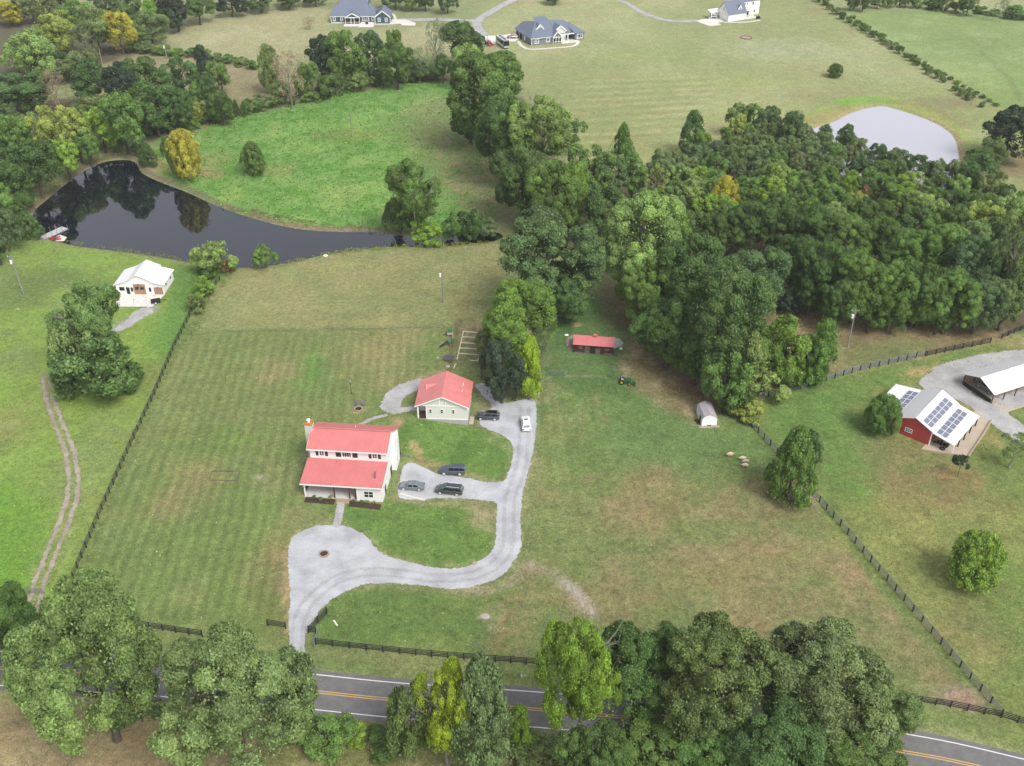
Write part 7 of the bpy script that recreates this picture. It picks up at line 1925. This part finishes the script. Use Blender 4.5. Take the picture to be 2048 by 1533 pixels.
b = MB(); b.tube((-.8, -.5, 1.4), (.8, -.5, 1.4), .03); b.tube((-.8, .5, 1.4), (.8, .5, 1.4), .03); b.tube((-.8, -.5, .7), (.8, -.5, .7), .03); b.tube((.8, -.5, 1.4), (.8, .5, 1.4), .03); b.build('rail', pole_m, wc)
# low shrubs in the mulch beds
for i, (px, py, w_, c_) in enumerate([(628, 998, 9, 'dk'), (641, 1001, 9, 'gr'), (661, 998, 9, 'yl'), (706, 1005, 10, 'dk'), (711, 1003, 8, 'yl'), (724, 1007, 9, 'dk'), (735, 1006, 9, 'yg'), (749, 1008, 9, 'yl'), (757, 1000, 8, 'gr')]):
    T(px, py - w_ * (1.6 if i == 8 else .8), py, w_, 'bush', c_, ['low dark shrub at the left end of the left mulch bed', 'low green shrub in the left mulch bed', 'yellowish shrub beside the porch steps on the left', 'dark low shrub next to the walkway in the right mulch bed', 'yellowish shrub next to the walkway in the right mulch bed', 'dark low shrub in the middle of the right mulch bed', 'bright shrub in the middle of the right mulch bed', 'yellowish shrub under the front window of the farmhouse', 'upright green shrub at the front right corner of the farmhouse'][i])
    TREES[-1]['o']['group'] = 'shrubs in the mulch beds'

# ------------------------------------------------------------ weeds along fences and dam: uncountable ground cover
def weeds(name, areas, seed, size=.16):
    rng = np.random.default_rng(seed)
    Vv, Tn, Cc = [], [], []
    for pts, dens, hmax, col, mixc in areas:
        poly = px_poly(pts, True, False)
        x0, x1 = min(p[0] for p in poly), max(p[0] for p in poly); y0, y1 = min(p[1] for p in poly), max(p[1] for p in poly)
        n = int((x1 - x0) * (y1 - y0) * dens)
        X, Y = rng.uniform(x0, x1, n), rng.uniform(y0, y1, n)
        ins = np.zeros(n, bool)
        for i in range(len(poly)):
            ax, ay = poly[i - 1]; bx, by = poly[i]
            cc = (ay > Y) != (by > Y)
            ins ^= cc & (X < (bx - ax) * (Y - ay) / ((by - ay) or 1e-9) + ax)
        for dp_ in SHEETS:                           # not on the gravel
            d_in = np.zeros(n, bool)
            for i in range(len(dp_)):
                ax, ay = dp_[i - 1]; bx, by = dp_[i]
                cc = (ay > Y) != (by > Y)
                d_in ^= cc & (X < (bx - ax) * (Y - ay) / ((by - ay) or 1e-9) + ax)
            ins &= ~d_in
        cl = vnoise(X / 1.1 + 7, Y / 1.1 + 3)
        ins &= rng.random(n) < np.clip((cl - .25) * 2.4, 0, 1)
        X, Y, cl = X[ins], Y[ins], cl[ins]
        k = len(X)
        Z = hgt(X, Y) + rng.uniform(.0, 1, k) * hmax * np.clip(cl * 1.5 - .2, .1, 1)
        nn = rng.normal(size=(k, 3)) + np.array([0, 0, .9]); nn /= np.linalg.norm(nn, axis=1, keepdims=True)
        Vv.append(leaf_quads(rng, np.stack([X, Y, Z], 1), nn, size))
        base = np.where(rng.random((k, 1)) < mixc[1] * np.clip(cl * 2 - .6, 0, 1)[:, None], lin(mixc[0]), lin(col)) / KEXP / .8
        Cc.append(base * rng.uniform(.7, 1.35, (k, 1)))
    v = np.concatenate(Vv)
    me = np_mesh(name, v, np.arange(len(v)).reshape(-1, 4), WEED)
    a = me.color_attributes.new("tint", 'FLOAT_COLOR', 'POINT')
    c4 = np.repeat(np.concatenate(Cc), 4, axis=0)
    a.data.foreach_set("color", np.concatenate([c4, np.ones((len(c4), 1))], 1).astype(np.float32).ravel())
    o = structure(name, me, 'stuff')
    return o
WEED = bpy.data.materials.new('weed_leaves'); WEED.use_nodes = True
q_ = WEED.node_tree; pz = q_.nodes["Principled BSDF"]; pz.inputs["Roughness"].default_value = .7; pz.inputs["Specular IOR Level"].default_value = .2
az_ = q_.nodes.new("ShaderNodeAttribute"); az_.attribute_name = "tint"; q_.links.new(az_.outputs["Color"], pz.inputs["Base Color"])
weeds('weeds', [
    ([(340, 590), (400, 545), (470, 545), (440, 590), (400, 660), (360, 700), (345, 690), (372, 630)], 26, .7, (104, 146, 66), ((150, 160, 80), .4)),
    ([(560, 534), (640, 517), (700, 507), (780, 500), (900, 496), (985, 488), (985, 482), (900, 489), (780, 492), (700, 500), (640, 510), (565, 527)], 40, .7, (116, 146, 62), ((196, 184, 60), .5)),
    ([(130, 488), (240, 504), (330, 518), (400, 530), (400, 524), (330, 511), (240, 497), (130, 482)], 30, .5, (120, 140, 66), ((150, 140, 96), .4)),
    ([(260, 322), (236, 314), (192, 322), (146, 352), (96, 392), (60, 420), (50, 410), (90, 380), (150, 335), (200, 312), (240, 304), (268, 312)], 20, .6, (100, 128, 66), ((140, 130, 90), .4)),
    ([(580, 1448), (700, 1452), (800, 1462), (1100, 1486), (1260, 1500), (1260, 1520), (1000, 1505), (760, 1490), (580, 1470)], 40, .8, (96, 124, 52), ((150, 140, 84), .4)),
    ([(140, 1160), (215, 1000), (350, 700), (360, 702), (228, 1000), (155, 1165)], 14, .35, (112, 142, 66), ((150, 150, 90), .3)),
    ([(500, 425), (600, 447), (740, 460), (740, 455), (600, 440), (505, 418)], 30, .5, (120, 110, 84), ((150, 126, 104), .6)),
    ([(1060, 560), (990, 480), (1005, 470), (1080, 520)], 14, .6, (92, 130, 56), ((130, 140, 80), .3)),
], 77)
weeds('grass_tufts', [(LAWN, .9, .12, (112, 134, 70), ((168, 168, 118), .5)), (PADD, 1.0, .12, (112, 130, 70), ((166, 150, 112), .5)), (RL, .9, .12, (112, 132, 66), ((160, 158, 104), .5)), (LP, 1.3, .16, (116, 144, 60), ((156, 178, 96), .5))], 79, .24)
weeds('pasture_weeds', [(PAST, 3.2, .45, (104, 150, 62), ((148, 178, 96), .5))], 78, .34)
print('OBJECTS', len(bpy.data.objects))

from collections import Counter
print(Counter(o.name.split('.')[0] for o in bpy.data.objects if 'category' in o).most_common(6))
# ------------------------------------------------------------ the air: thin even haze over the whole place
hz_m = bpy.data.materials.new("thin_haze"); hz_m.use_nodes = True
hn = hz_m.node_tree; hn.nodes.clear()
ho = hn.nodes.new("ShaderNodeOutputMaterial"); hv = hn.nodes.new("ShaderNodeVolumePrincipled")
hv.inputs["Color"].default_value = (.93, .96, 1.0, 1)
hv.inputs["Density"].default_value = 0.00009
hv.inputs["Anisotropy"].default_value = 0.0
hn.links.new(hv.outputs[0], ho.inputs["Volume"])
hb = MB().box(-3150, -1650, -3.6, 3150, 4150, 126.0).build("haze", hz_m)
hb["kind"] = "stuff"
